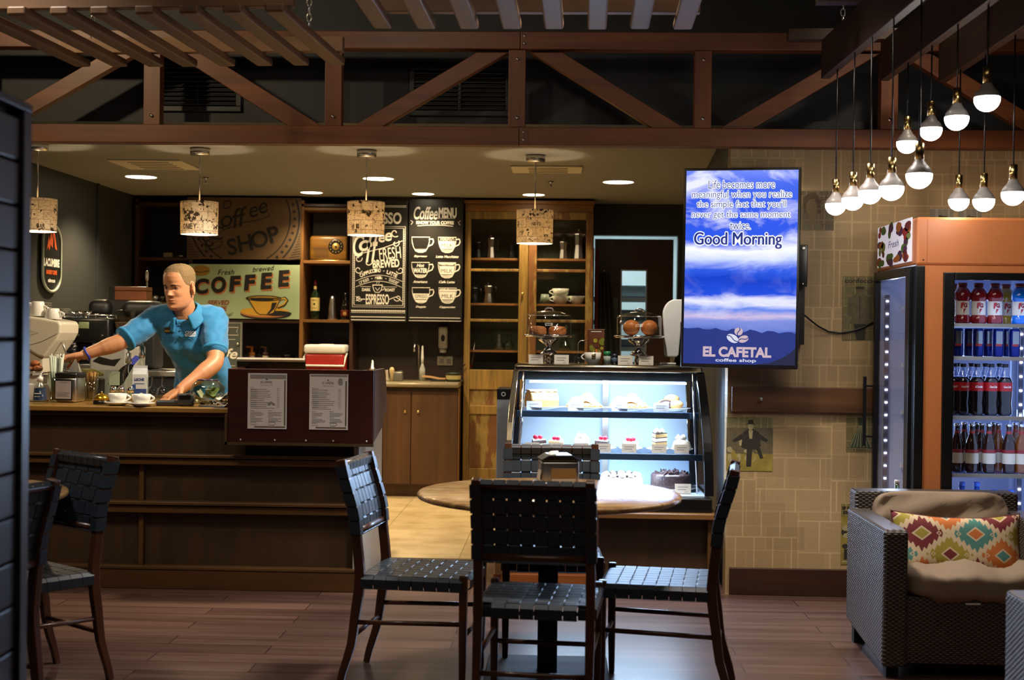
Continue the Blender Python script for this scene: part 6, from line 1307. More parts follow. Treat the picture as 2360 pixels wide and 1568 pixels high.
def tabletop_mat():
    m, nt, b = new_mat('table_plywood'); N, L = nt.nodes, nt.links
    tc = N.new('ShaderNodeTexCoord'); mp = N.new('ShaderNodeMapping'); mp.inputs['Scale'].default_value = (1.2, 4.5, 4); mp.inputs['Rotation'].default_value = (0, 0, .9); L.new(tc.outputs['Object'], mp.inputs[0])
    n = N.new('ShaderNodeTexNoise'); n.inputs['Scale'].default_value = 1.6; n.inputs['Detail'].default_value = 3; n.inputs['Distortion'].default_value = .8; L.new(mp.outputs[0], n.inputs['Vector'])
    ml = N.new('ShaderNodeMath'); ml.operation = 'MULTIPLY'; ml.inputs[1].default_value = 9; L.new(n.outputs['Fac'], ml.inputs[0]); fr = N.new('ShaderNodeMath'); fr.operation = 'PINGPONG'; fr.inputs[1].default_value = 1; L.new(ml.outputs[0], fr.inputs[0])
    cr = N.new('ShaderNodeValToRGB'); cr.color_ramp.elements[0].color = rgb(hexc('#8f6639')); cr.color_ramp.elements[1].color = rgb(hexc('#c09a62')); L.new(fr.outputs[0], cr.inputs[0]); L.new(cr.outputs[0], b.inputs['Base Color'])
    setp(b, Roughness=.26, Coat_Weight=.4, Coat_Roughness=.12); return m
def round_table(px, d, label):
    c = FL(px, d); t = thing('round_table', label, 'table', c, 0, 'round cafe tables'); R_ = .535
    MB().lathe([(R_-.012, .727), (R_-.002, .732), (R_, .742), (R_-.004, .749), (R_-.012, .752), (.0001, .752)], None, 72).lathe([(R_-.012, .727), (.0001, .727)], None, 72).build('tabletop', tabletop_mat(), t, world=False)
    MB().bx((-.04, -.04, .03), (.04, .04, .72)).build('column', M_BLACKMAT, t, world=False, bevel=.004)
    MB().rbox((0, 0, .015), (.5, .5, .03), .008).build('foot', M_BLACKMAT, t, world=False)
    mb = MB(); mb.bx((-.2, -.03, .71), (.2, .03, .727)).bx((-.03, -.2, .71), (.03, .2, .727)); mb.build('top_bracket', M_BLACKMAT, t, world=False)
    return t
round_table(1270, 5.45, 'round varnished wooden table with four woven chairs before the display case')
round_table(-172, 5.2, 'round wooden table mostly hidden behind the slatted folding screen')
# napkin dispenser on the table
def napkin_holder(name, label, loc, rz, w_, dp, h_, face, flop):
    r = thing(name, label, 'napkin dispenser', loc, rz)
    MB().rbox((0, 0, h_*.42), (w_, dp, h_*.84), .012).build('body', M_STEEL, r, world=False)
    pl = [(-w_*.5-.004, h_*.84), (w_*.5+.004, h_*.84), (w_*.5, h_*.88), (w_*.3, h_), (-w_*.3, h_), (-w_*.5, h_*.88)]
    MB().prism(pl, dp+.008, frame_m((0, (dp+.008)/2, 0), (1, 0, 0), (0, 0, 1))).build('top_lid', plain('dispenser_black', '#17171a', .3), r, world=False, bevel=.006)
    face(r); flop(r); return r
def f1(r):
    MB().rbox((0.012, -.068, .055), (.10, .006, .085), .004).build('front_window', plain('window_amber', '#a88c62', .2), r, world=False)
    MB().rbox((0.012, -.0715, .036), (.098, .003, .038), .003).build('napkin_edge', M_PAPER, r, world=False)
def fl1(r):
    def nf(u, v):
        a_ = -.2+1.25*u; return Vector((-.02-.055*math.sin(a_*1.5)*1.0-.01*u, -.055+.09*v+.012*math.sin(u*5), .152-.11*max(0, u-.25)**1.2*1.35+.012*math.sin(v*PI)*(1-u)))
    MB().grid(nf, 14, 8).build('napkin', M_PAPER, r, world=False)
napkin_holder('napkin_dispenser', 'silver napkin dispenser with a black lid on the round table', PD(1286, 1118, 5.5)*1.0, .15, .155, .13, .15, f1, fl1)
bpy.data.objects['napkin_dispenser'].location.z = .753
tag(put(MB().rbox((0, 0, .02), (.03, .05, .04), .004), 'sugar_caddy', M_WHITE, None, None, (*PD(1236, 1100, 5.53).xy, .753)), 'little white sachet box tucked beside the silver napkin dispenser', 'box')
# ------------------------------------------------------------------ wicker armchairs
def wicker_mat():
    m, nt, b = new_mat('grey_wicker'); N, L = nt.nodes, nt.links
    tc = N.new('ShaderNodeTexCoord'); s = N.new('ShaderNodeSeparateXYZ'); L.new(tc.outputs['Object'], s.inputs[0])
    def mth(op, a, b_=None, c=None):
        k = N.new('ShaderNodeMath'); k.operation = op
        for i, v in enumerate((a, b_, c)):
            if v is None: continue
            if isinstance(v, (int, float)): k.inputs[i].default_value = v
            else: L.new(v, k.inputs[i])
        return k.outputs[0]
    ge = N.new('ShaderNodeNewGeometry'); nz_ = N.new('ShaderNodeSeparateXYZ')
    u = mth('ADD', s.outputs['X'], s.outputs['Y'])
    vv = mth('MULTIPLY', s.outputs['Z'], 1.0)
    # top faces use y for the second direction: blend in a little of y
    row = mth('FLOOR', mth('DIVIDE', vv, .0085))
    ph = mth('MULTIPLY', row, PI)
    su = mth('SINE', mth('ADD', mth('MULTIPLY', u, 2*PI/.028), ph))
    rv = mth('ABSOLUTE', mth('SINE', mth('MULTIPLY', vv, PI/.0085)))
    hgt = mth('MULTIPLY', mth('MULTIPLY_ADD', su, .5, .5), rv)
    cr = N.new('ShaderNodeValToRGB'); cr.color_ramp.elements[0].color = rgb(hexc('#1f1a17')); cr.color_ramp.elements[1].color = rgb(hexc('#5d5148')); cr.color_ramp.elements[0].position = .05; cr.color_ramp.elements[1].position = .6; L.new(hgt, cr.inputs[0]); L.new(cr.outputs[0], b.inputs['Base Color'])
    bp = N.new('ShaderNodeBump'); bp.inputs['Strength'].default_value = .7; bp.inputs['Distance'].default_value = .004; L.new(hgt, bp.inputs['Height']); L.new(bp.outputs['Normal'], b.inputs['Normal']); setp(b, Roughness=.38); return m
M_WICK = wicker_mat(); M_TAUPE = plain('taupe_cushion', '#85715c', .8, var=.06, bump=.12, scale=9)
def cushion(c, d, puff, seedv, M=None, nx=30, ny=24):
    """soft rounded slab with slack creases"""
    t = bmesh.new(); bmesh.ops.create_cube(t, size=2); bmesh.ops.subdivide_edges(t, edges=t.edges[:], cuts=14, use_grid_fill=True)
    for v in t.verts:
        x, y, z = v.co; e = 6.0; n = (abs(x)**e+abs(y)**e+abs(z)**e)**(1/e); q_ = Vector((x, y, z))/n
        k = 1-.5*(q_.x**2)**2-.5*(q_.y**2)**2+.0
        w_ = .012*math.sin(q_.x*7+seedv)+.010*math.sin(q_.y*9+q_.x*4+seedv*2)+.006*math.sin(q_.x*21+q_.y*13)
        v.co = Vector((q_.x*d[0]/2, q_.y*d[1]/2, q_.z*(d[2]/2+puff*max(0, k))+w_*abs(q_.z)))+Vector(c)
    mb = MB(); mb.absorb(t, M, True); return mb
def make_armchair(label):
    r = thing('wicker_armchair', label, 'armchair', (0, 0, 0), 0, 'wicker armchairs')
    W2, D0, D1 = .40, -.34, .36                              # faces +y
    for s in (-1, 1):
        pl = [(D0, .07), (D1-.14, .07), (D1, -.0+.02), (D1, .61), (D0-.02, .605)]
        pl = [(D0, .10), (D1, .045), (D1+.01, .60), (D1-.01, .61), (D0, .61)]
        o = MB().prism(pl, .10, frame_m((s*W2-(.10 if s > 0 else 0), 0, 0), (0, 1, 0), (0, 0, 1))).build('arm', M_WICK, r, world=False, bevel=.012)
    MB().prism([(D0-.06, .10), (D0+.03, .10), (D0+.03, .69), (D0-.1, .69)], 2*W2-.06, frame_m((-W2+.03, 0, 0), (0, 1, 0), (0, 0, 1))).build('backrest', M_WICK, r, world=False, bevel=.012)
    MB().bx((-W2+.1, D1-.06, .06), (W2-.1, D1-.02, .33)).build('front_panel', M_WICK, r, world=False); MB().bx((-W2+.1, D0+.03, .27), (W2-.1, D1-.06, .30)).build('seat_base', M_WICK, r, world=False)
    for s in (-1, 1):
        for y in (D0+.04, D1-.06): MB().bx((s*(W2-.05)-.025, y-.025, 0), (s*(W2-.05)+.025, y+.025, .11)).build('leg', M_BLACKMAT, r, world=False)
    cushion((0, .03, .375), (.60, .66, .11), .02, 1.0).build('seat_cushion', M_TAUPE, r, world=False)
    M = T(0, D0+.10, .52) @ Matrix.Rotation(PI/2+.16, 4, 'X')
    cushion((0, 0, 0), (.60, .36, .10), .02, 2.4, M).build('back_cushion', M_TAUPE, r, world=False)
    mb = MB(); mb.bx((.0, D1-.021, .305), (.06, D1-.016, .312)); mb.build('maker_tag', M_WHITE, r, world=False)
    return r
ac = make_armchair('grey wicker armchair with taupe cushions in front of the drinks cooler')
ac.location = (1.735, 5.90, 0); ac.rotation_euler = (0, 0, PI)
p2 = PD(2318, 1358, 4.22)
dup(ac, 'second wicker armchair, only its blue-lit arm showing at the frame edge', (p2.x+.40, p2.y-.36, 0), .0)
def kilim():
    m, nt, b = new_mat('ikat_cotton'); N, L = nt.nodes, nt.links
    tc = N.new('ShaderNodeTexCoord'); s = N.new('ShaderNodeSeparateXYZ'); L.new(tc.outputs['Object'], s.inputs[0])
    def mth(op, a, b_=None, c=None):
        k = N.new('ShaderNodeMath'); k.operation = op
        for i, v in enumerate((a, b_, c)):
            if v is None: continue
            if isinstance(v, (int, float)): k.inputs[i].default_value = v
            else: L.new(v, k.inputs[i])
        return k.outputs[0]
    x = mth('DIVIDE', mth('ADD', s.outputs['X'], .5), .112); y = mth('DIVIDE', mth('ADD', s.outputs['Y'], .49), .088)
    a = mth('ADD', x, y); c = mth('SUBTRACT', x, y)
    fa = mth('MULTIPLY', mth('SUBTRACT', mth('FRACT', mth('DIVIDE', a, 2)), .5), 2); fc = mth('MULTIPLY', mth('SUBTRACT', mth('FRACT', mth('DIVIDE', c, 2)), .5), 2)
    mx = mth('MAXIMUM', mth('ABSOLUTE', fa), mth('ABSOLUTE', fc))
    zz = mth('PINGPONG', mth('MULTIPLY', s.outputs['X'], 95), 1.0)
    edge = mth('ADD', mx, mth('MULTIPLY', zz, .20))
    idn = mth('FRACT', mth('DIVIDE', mth('ADD', mth('FLOOR', mth('DIVIDE', a, 2)), mth('MULTIPLY', mth('FLOOR', mth('DIVIDE', c, 2)), 2.0)), 4))
    ids = mth('FRACT', mth('ADD', idn, .5))
    def pal(v):
        r_ = N.new('ShaderNodeValToRGB'); r_.color_ramp.interpolation = 'CONSTANT'; e = r_.color_ramp.elements
        cols = ['#6e1f22', '#c06a2c', '#9a8a2f', '#4c8076']
        while len(e) < 4: e.new(.5)
        for i, (q_, h) in enumerate(zip(e, cols)): q_.position = max(0, i*.25-.1); q_.color = rgb(hexc(h))
        L.new(v, r_.inputs[0]); return r_.outputs[0]
    def mix(f, A, B):
        k = N.new('ShaderNodeMix'); k.data_type = 'RGBA'; L.new(f, k.inputs[0])
        for i, v in ((6, A), (7, B)):
            if isinstance(v, tuple): k.inputs[i].default_value = v
            else: L.new(v, k.inputs[i])
        return k.outputs[2]
    cream = rgb(hexc('#cdb491'))
    body = mix(mth('GREATER_THAN', edge, .93), pal(idn), cream)
    ring = mix(mth('LESS_THAN', mx, .36), body, cream); eye = mix(mth('LESS_THAN', mx, .27), ring, pal(ids))
    # hooked arms
    hk = mth('LESS_THAN', mth('ABSOLUTE', mth('SUBTRACT', mth('LENGTH' if False else 'ADD', mth('ABSOLUTE', mth('SUBTRACT', mth('ABSOLUTE', mth('ADD', fa, fc)), 1.25)), mth('ABSOLUTE', mth('SUBTRACT', fa, fc))), .16)), .05)
    L.new(mix(hk, eye, cream), b.inputs['Base Color']); setp(b, Roughness=.8)
    n_ = N.new('ShaderNodeTexNoise'); n_.inputs['Scale'].default_value = 14; L.new(tc.outputs['Object'], n_.inputs['Vector']); bp = N.new('ShaderNodeBump'); bp.inputs['Strength'].default_value = .15; L.new(n_.outputs['Fac'], bp.inputs['Height']); L.new(bp.outputs['Normal'], b.inputs['Normal']); return m
pw, ph = .55, .29
pil = thing('patterned_pillow', 'orange, teal and maroon diamond patterned pillow on the wicker armchair', 'pillow', (0, 0, 0))
pc = PD(2206, 1258, 5.74); pil.matrix_basis = frame_m(pc, (1, .0, -.015), (0, .34, 1))
def pillow(u, v):
    a_ = u*2-1; b_ = v*2-1
    pin = 1-.10*(1-abs(b_)**2.2)*0; ex = a_*(1-.07*(1-abs(a_))*0-.06*(1-b_*b_)*abs(a_)**3); ey = b_*(1-.20*(1-a_*a_)*(1 if b_ > 0 else .35)*abs(b_)**2)
    return ex*pw/2, ey*ph/2, max(0, (1-a_**4)*(1-b_**4))**.55
def pf(sgn): return lambda u, v: Vector((pillow(u, v)[0], pillow(u, v)[1], sgn*.07*pillow(u, v)[2]+.004*math.sin(u*17+v*5)))
mb = MB(); mb.grid(pf(1), 40, 24); mb.grid(pf(-1), 40, 24); mb.build('cover', kilim(), pil, world=False)
rim = [(pillow(u, v)[0], pillow(u, v)[1], .004*math.sin(u*17+v*5)) for u, v in [(i/20, 0) for i in range(20)]+[(1, i/12) for i in range(12)]+[(1-i/20, 1) for i in range(20)]+[(0, 1-i/12) for i in range(12)]]
MB().tube(rim, .004, 6, True).build('piping', plain('piping_maroon', '#5a1f1c', .7), pil, world=False)
# ------------------------------------------------------------------ lamp rack with globe bulbs
BZ = 2.66
rk = thing('hanging_lamp_rack', 'dark timber rack of three deep beams carrying the globe bulbs', 'lamp rack', PZ(1960, 130, BZ))
lines = [((1902, 182), (2122, -1)), ((2038, 187), (2278, 10)), ((2172, 190), (2340, 80))]
BL_ = []
for q0, q1 in lines:
    a_, b_ = PZ(*q0, BZ), PZ(*q1, BZ); dr = (b_-a_).normalized(); b_ = a_+dr*((a_.y-4.35)/abs(dr.y)); BL_.append((a_, dr))
    mb = MB(); mb.bar(Vector((a_.x, a_.y, BZ+.095)), Vector((b_.x, b_.y, BZ+.095)), .042, .19); mb.build('beam', M_BEAM, rk, bevel=.003)
for (px, py) in ((1815, 96), (1882, 10)):
    a_ = PZ(px, py, BZ+.192); b_ = Vector((3.2, a_.y-.06, a_.z)); MB().bar(a_+Vector((0, 0, .03)), b_+Vector((0, 0, .03)), .075, .055).build('crossbar', M_BEAM, rk, bevel=.003)
    for x in (a_.x+.27, 2.9):
        ch = MB(); z = BZ+.245; i = 0
        while z < HCEIL-.02:
            ch.tube([(x+(.011*math.cos(t) if i % 2 == 0 else 0), a_.y+(.011*math.cos(t) if i % 2 else 0), z+.02+.022*math.sin(t)) for t in [2*PI*j/8 for j in range(8)]], .004, 5, True); z += .036; i += 1
        ch.build('chain', M_STEEL, rk)
M_GLOBE = emis('globe_lit', (1.0, .93, .84), 34.0); M_BULBSHELL = plain('bulb_shell_grey', '#8d8683', .4)
def globe(px_top, py_top, px, py, label):
    top = PZ(px_top, py_top, BZ); d = (top-CAMP).dot(_view); c = PD(px, py, d); c = Vector((top.x, top.y, c.z)); R_ = .0475
    g = thing('globe_pendant', label, 'pendant lamp', (c.x, c.y, c.z), 0, 'globe bulbs on black cords')
    low = [(R_*math.sin(t), -R_*math.cos(t)) for t in [PI*.5*1.08*i/14 for i in range(15)]]; low[0] = (.0001, low[0][1])
    MB().lathe(low, None, 32, cap=False).build('globe', M_GLOBE, g, world=False)
    t0 = PI*.5*1.08; up = [(R_*1.005*math.sin(t), -R_*1.005*math.cos(t)) for t in [t0+(PI*.80-t0)*i/8 for i in range(9)]]+[(.020, R_*1.12), (.016, R_*1.28)]
    MB().lathe(up, None, 32, cap=False).build('bulb_neck', M_BULBSHELL, g, world=False)
    MB().lathe([(.0165, R_*1.24), (.0165, R_*1.24+.062), (.004, R_*1.24+.066)], None, 24).build('socket', M_BRASS, g, world=False)
    MB().cyl((0, 0, R_*1.24+.06), (0, 0, BZ-c.z-.0008), .0034, seg=8).build('cord', M_BLACK, g, world=False)
A_ = [(1930, 160, 1924, 473), (1970, 120, 1960, 460), (2010, 85, 2004, 444), (2060, 40, 2052, 434), (2124, -3, 2115, 405)]
B_ = [(2093, 145, 2090, 330), (2148, 105, 2140, 299), (2208, 55, 2202, 273), (2278, 10, 2270, 228)]
C_ = [(2214, 160, 2211, 463), (2272, 125, 2267, 463), (2340, 80, 2335, 447)]
for nm, row in (('screen-side beam', A_), ('middle beam', B_), ('outermost beam', C_)):
    for i, q_ in enumerate(row): globe(*q_, f'lit globe bulb on a black cord, {ORD[i]} from far end of {nm}')
# ------------------------------------------------------------------ slatted folding screen at the entrance
e1 = PD(52, 262, 3.2); z_t = e1.z
fs = thing('folding_screen', 'tall dark slatted timber screen at the entrance edge', 'screen', (e1.x, e1.y, 0))
dirn = (Vector((PD(0, 240, 3.06).x, PD(0, 240, 3.06).y, 0))-Vector((e1.x, e1.y, 0))).normalized()
M_SCR = wood('screen_dark_timber', '#1c1417', '#3a2b2e', 'y', .7, .45); M_SCRZ = wood('screen_dark_upright', '#201a20', '#3d333c', 'z', .7, .4)
nx_ = Vector((-dirn.y, dirn.x, 0))
def scr(t, z, off=0): return Vector((e1.x, e1.y, 0))+dirn*t+nx_*off+Vector((0, 0, z))
MB().bar(scr(.022, 0), scr(.022, z_t), .045, .05, dirn).build('edge_post', M_SCRZ, fs, bevel=.004)
MB().bar(scr(.9, 0), scr(.9, z_t), .045, .05, dirn).build('edge_post', M_SCRZ, fs, bevel=.004)
n = int(z_t/.104)
for i in range(n+1):
    z = .02+i*.104
    if z+.098 < z_t: MB().bar(scr(.045, z+.049), scr(.88, z+.049), .022, .1).build('board', M_SCR, fs, bevel=.005)
MB().bar(scr(.465, 0, -.014), scr(.465, z_t, -.014), .83, .004, nx_).build('backing', M_BLACKMAT, fs)  # black sheet added so the gaps between the boards stay dark
MB().bar(scr(.0, z_t+.01), scr(.925, z_t+.01), .05, .02).build('top_cap', M_SCR, fs, bevel=.003)
# ------------------------------------------------------------------ drinks cooler
FX0, FX1, FY0, FY1, FZ = 1.68, 3.05, 6.41, 7.20, 1.965
M_ORANGE = plain('cooler_orange', '#c07444', .38, var=.03); M_COOLIN = plain('cooler_inside', '#c8d4ee', .4, var=.01)
cl = thing('drinks_cooler', 'orange drinks cooler with black framed glass doors against the wallpaper', 'cooler', ((FX0+FX1)/2, FY0, 0))
zd = PX(2108, 612, FX0).z; wx0 = PY(2170, 900, FY0).x; wz1 = PY(2180, 628, FY0).z; wz0 = .42
MB().bx((FX0, FY0, zd), (FX1, FY1, FZ)).build('header', M_ORANGE, cl, bevel=.012)
mb = MB(); mb.bx((FX0+.005, FY0+.001, .08), (wx0-.0, FY0+.03, zd)).bx((wx0, FY0+.001, .08), (FX1, FY0+.03, wz0)).bx((wx0, FY0+.001, wz1), (FX1, FY0+.03, zd)); mb.build('front_panel', M_ORANGE, cl)
MB().bx((FX1-.03, FY0+.03, .08), (FX1, FY1, zd)).build('side_panel', M_ORANGE, cl)
MB().bx((FX0+.01, FY1-.03, .08), (FX1-.03, FY1, zd)).build('back_panel', M_COOLIN, cl)
MB().bx((FX0+.01, FY0+.02, .0), (FX1-.02, FY1-.02, .08)).build('base', M_BLACK, cl); MB().bx((FX0+.02, FY0+.03, .08), (FX1-.03, FY1-.03, .12)).build('floor_tray', M_COOLIN, cl)
MB().bx((FX0+.02, FY0+.03, zd-.02), (FX1-.03, FY1-.03, zd-.001)).build('inner_roof', M_COOLIN, cl)
cx_ = PY(2128, 900, FY0).x
MB().bx((FX0-.004, FY0-.006, .08), (cx_, FY0+.05, zd-.002)).build('corner_post', M_BLACK, cl, bevel=.006)
# window frame on the front
fr = MB(); t = PY(2190, 900, FY0).x-wx0
for a, b in (((wx0, FY0-.012, wz0), (wx0+t+.012, FY0+.03, wz1)), ((FX1-.05, FY0-.012, wz0), (FX1, FY0+.03, wz1)), ((wx0+t+.012, FY0-.012, wz1-.035), (FX1-.05, FY0+.03, wz1)), ((wx0+t+.012, FY0-.012, wz0), (FX1-.05, FY0+.03, wz0+.04))): fr.bx(a, b)
wd = fr.build('glass_door', M_BLACK, cl, bevel=.004); MB().bx((wx0+t, FY0+.005, wz0+.03), (FX1-.045, FY0+.011, wz1-.03)).build('glass_pane', M_GLASS, wd)
# end door on the left face
def LY(px): return PX(px, 900, FX0).y
ya, yb = LY(2093), FY1-.02
fr = MB()
for a, b in (((FX0-.02, FY0+.05, .09), (FX0+.01, ya, zd-.004)), ((FX0-.02, yb-.035, .09), (FX0+.01, yb, zd-.004)), ((FX0-.02, ya, zd-.05), (FX0+.01, yb-.035, zd-.004)), ((FX0-.02, ya, .09), (FX0+.01, yb-.035, .16))): fr.bx(a, b)
ed = fr.build('end_door', M_BLACK, cl, bevel=.003); MB().bx((FX0-.008, ya, .16), (FX0-.003, yb-.03, zd-.05)).build('glass_pane', M_GLASS, ed)
hp0, hp1 = PX(2004, 868, FX0-.07), PX(2004, 1020, FX0-.07)
yh = yb-.02; zt_, zb_ = PX(2018, 868, FX0).z, PX(2018, 1028, FX0).z
h = MB(); h.bar((FX0-.065, yh, zb_), (FX0-.065, yh, zt_), .016, .016, (0, 1, 0)); h.bar((FX0-.065, yh, zt_-.05), (FX0-.01, yh, zt_-.05), .01, .01); h.bar((FX0-.065, yh, zb_+.05), (FX0-.01, yh, zb_+.05), .01, .01); h.build('handle', M_BLACK, ed)
# printed header of fruit on the left face
s0, s1 = LY(2098), FY1-.035; sz0, sz1 = PX(2060, 611, FX0).z, PX(2060, 515, FX0).z
MB().bx((FX0-.006, s0, sz0), (FX0-.001, s1, sz1)).build('header_sign', emis('sign_lit', '#c9c6dd', .55), cl)
M = frame_m((FX0-.0065, s1, sz0), (0, -1, 0), (0, 0, 1)); sw_, sh_ = s1-s0, sz1-sz0
mb = MB(); rr = random.Random(4)
for k in range(16):
    u = (.13+.74*((k % 4)/3.0)); v = (.15, .38, .62, .85)[k//4]
    if k in (5, 6, 9, 10): continue
    for j in range(4): mb.disc(sw_*u+rr.uniform(-.05, .05), sh_*v+rr.uniform(-.022, .022), rr.uniform(.025, .055), M, (k+j//2) % 6, .0003*j, ry=rr.uniform(.014, .026))
mb.text('Fresh', sw_*.5, sh_*.5, sw_*.32, .035, M, 6, .001, shear=.3)
mb.build('lettering', [plain('fruit_red', '#a32424', .5), plain('fruit_green', '#4c7a32', .5), plain('fruit_purple', '#52234f', .5), plain('fruit_orange', '#b86a2a', .5), plain('fruit_darkred', '#6e1c1c', .5), plain('fruit_lime', '#86944a', .5), plain('script_violet', '#5d4a8a', .5)], cl)
MB().sphere((PY(2118, 600, FY0).x+.02, FY0, PY(2118, 599, FY0).z), .004, seg=8, rings=6).build('screw', M_BLACK, cl)
MB().bx((PY(2137, 560, FY0).x-.001, FY0-.001, zd), (PY(2137, 560, FY0).x+.001, FY0+.002, FZ-.01)).build('panel_seam', plain('seam_dark', '#8f4c22', .5), cl)
# LED strips
M_LEDDOT = emis('cooler_led', (.75, .85, 1.0), 30)
def led_strip(x, y, z0, z1, nd, nrm):
    MB().bx((x-.012, y-.003, z0), (x+.012, y+.003, z1)).build('led_carrier', plain('led_carrier', '#5a5668', .4), cl)
    mb = MB()
    for i in range(nd): mb.box((x, y-.005, z0+(z1-z0)*(i+.5)/nd), (.012, .004, .008))
    mb.build('led_dot_pattern', M_LEDDOT, cl)
yl = FY1-.04; xl = PY(2042, 900, yl).x
led_strip(xl, yl, .15, PY(2042, 680, yl).z, 22, 0)
light('cooler_light', 'AREA', (xl+.03, yl-.03, .95), 5, (.60, .72, 1.0), (xl+.1, yl-.5, .95), shape='RECTANGLE', size=.03, size_y=1.5)
light('cooler_light', 'AREA', (2.45, FY0+.06, .98), 5, (.42, .58, 1.0), (2.45, FY1, .98), shape='RECTANGLE', size=.9, size_y=1.2)
light('cooler_light', 'AREA', (2.4, FY1-.05, 1.0), 9, (.42, .58, 1.0), (2.3, FY0, .9), shape='RECTANGLE', size=1.0, size_y=1.2)
xr = PY(2352, 900, 7.0).x; led_strip(xr, 7.0, .15, 1.6, 20, 0); MB().bx((PY(2329, 900, 7.04).x, 7.03, .12), (PY(2342, 900, 7.04).x, 7.05, zd-.02)).build('inner_post', M_COOLIN, cl)
mb = MB(); [mb.bx((PY(2080, 900, yl).x-.008, yl-.02, z-.01), (PY(2080, 900, yl).x+.012, yl, z+.01)) for z in (1.55, 1.25, 1.0, .72)]; mb.build('shelf_clip_pattern', M_WHITE, cl)
SZ_ = [PY(2260, y, FY0+.06).z for y in (747, 823, 960, 1093)]
for z in SZ_: MB().bx((wx0+.03, FY0+.05, z-.012), (FX1-.06, FY1-.08, z)).build('shelf', glass('wire_shelf', (.75, .8, .92), .1, .6), cl); MB().bx((wx0+.03, FY0+.046, z-.016), (FX1-.06, FY0+.054, z+.002)).build('shelf_edge', M_COOLIN, cl)
def revolve(name, label, cat, loc, parts, group):
    r = thing(name, label, cat, loc, 0, group)
    for nm, pr, mt in parts: MB().lathe(pr, None, 20, cap=nm in ('body', 'cap', 'ring_pull')).build(nm, mt, r, world=False)
    return r
dF = FY0+.12
def sports(px, y, z, col, name, lab):
    R_ = .039; M_ = plain('drink_'+name, col, .12, Coat_Weight=.6)
    r = revolve('sports_drink_bottle', lab, 'bottle', (PY(px, 700, y).x, y, z+.001), [('body', [(R_*.9, 0), (R_, .008), (R_*.97, .035), (R_*.86, .04), (R_*.86, .11), (R_, .118), (R_, .145), (R_*.7, .168), (R_*.5, .178)], M_), ('cap', [(R_*.55, .176), (R_*.57, .196), (.001, .197)], plain('cap_orange', '#8a3420', .4)), ('paper_label', [(R_*.87, .042), (R_*.87, .108)], plain('drink_label', '#cfc9bd', .5))], 'sports drinks on the top shelf')
    mb = MB(); M = front((0, -R_*.875, .078)); mb.text('G', .004, .010, .018, .022, M, 1, bold=.06); mb.flat([(-.016, .022), (.0, .026), (-.012, -.006), (-.018, -.004)], M, 0, .0006); mb.flat([(-.004, -.006), (.008, -.006), (-.006, -.03)], M, 0, .0006); mb.build('lettering', [plain('g_red', '#a11c22', .5), plain('g_dark', '#7d1a1f', .5)], r, world=False)
for i, px in enumerate((2218, 2255, 2293)): sports(px, dF, SZ_[0], '#7e1418', 'red', f'red sports drink bottle, {ORD[i]} from the cooler door frame')
sports(2318, dF+.1, SZ_[0], '#b08a18', 'yellow', 'yellow sports drink bottle between the red ones and the blue ones'); sports(2195, dF+.12, SZ_[0], '#b0641c', 'amber', 'amber sports drink bottle tucked behind the door frame on the top shelf')
for i, px in enumerate((2350, 2386)): sports(px, dF, SZ_[0], '#0c6ccf', 'blue', f'bright blue sports drink bottle, {ORD[i]} after the yellow one')
for i, (px, y) in enumerate(((2207, dF), (2234, dF+.08), (2254, dF), (2278, dF+.08), (2300, dF), (2322, dF+.08), (2338, dF))):
    R_ = .0265; z = SZ_[1]; r = revolve('energy_drink_can', f'slim blue and silver drink can, {ORD[i]} from the cooler door frame', 'can', (PY(px, 790, y).x, y, z+.001), [('body', [(R_*.8, 0), (R_, .006), (R_, .125), (R_*.85, .134)], plain('can_blue', '#10206e', .25, .6)), ('ring_pull', [(R_*.86, .133), (.001, .133)], M_STEEL)], 'drink cans on the second shelf')
    mb = MB(); M = frame_m((0, 0, .005), (1, 0, 0), (0, 0, 1))
    def cf(u, v, a0=.1, a1=1.3, z0=.06, z1=.122): a_ = -PI/2+a0-.7+(a1-a0)*u; return Vector((R_*1.01*math.cos(a_), R_*1.01*math.sin(a_), z0+(z1-z0)*v))
    mb.grid(cf, 8, 2); mb.grid(lambda u, v: cf(u, v, .0, 1.1, .05, .062), 8, 2, mi=1); mb.build('lettering', [plain('can_silver', '#8d9092', .25, .8), plain('can_red', '#8e1f1c', .4)], r, world=False)
M_COLA = plain('cola', '#120706', .08, Coat_Weight=.6); M_CLEARB = glass('clear_bottle', (.80, .84, .95), .04, .7)
for i, (px, y) in enumerate(((2198, dF+.02), (2219, dF), (2251, dF), (2284, dF), (2316, dF), (2207, dF+.12), (2238, dF+.12), (2270, dF+.12), (2303, dF+.12))):
    R_ = .0335; row = 'front' if i < 5 else 'rear'
    r = revolve('cola_bottle', f'red labelled cola bottle, {ORD[i if i < 5 else i-5]} from the door frame in the {row} row', 'bottle', (PY(px, 900, y).x, y, SZ_[2]+.001), [('body', [(R_*.8, 0), (R_, .01), (R_, .03), (R_*.88, .06), (R_, .10), (R_, .165), (R_*.75, .185)], M_COLA), ('neck', [(R_*.75, .185), (R_*.45, .215), (R_*.38, .235)], M_CLEARB), ('cap', [(R_*.46, .232), (R_*.46, .248), (.001, .249)], M_BLACK), ('paper_label', [(R_*1.015, .118), (R_*1.015, .16)], plain('cola_red', '#a5141a', .4))], 'cola bottles on the third shelf')
    mb = MB(); M = front((0, -R_*1.03, .139)); mb.text('Coca-Cola' if i % 3 != 2 else 'Cola', 0, 0, .034, .010, M, 0, shear=.3, bold=.03); mb.build('lettering', M_PAPER, r, world=False)
M_BEER = plain('beer_brown', '#2a1206', .08, Coat_Weight=.6); M_AMB = plain('beer_amber', '#7a4210', .1, Coat_Weight=.5)
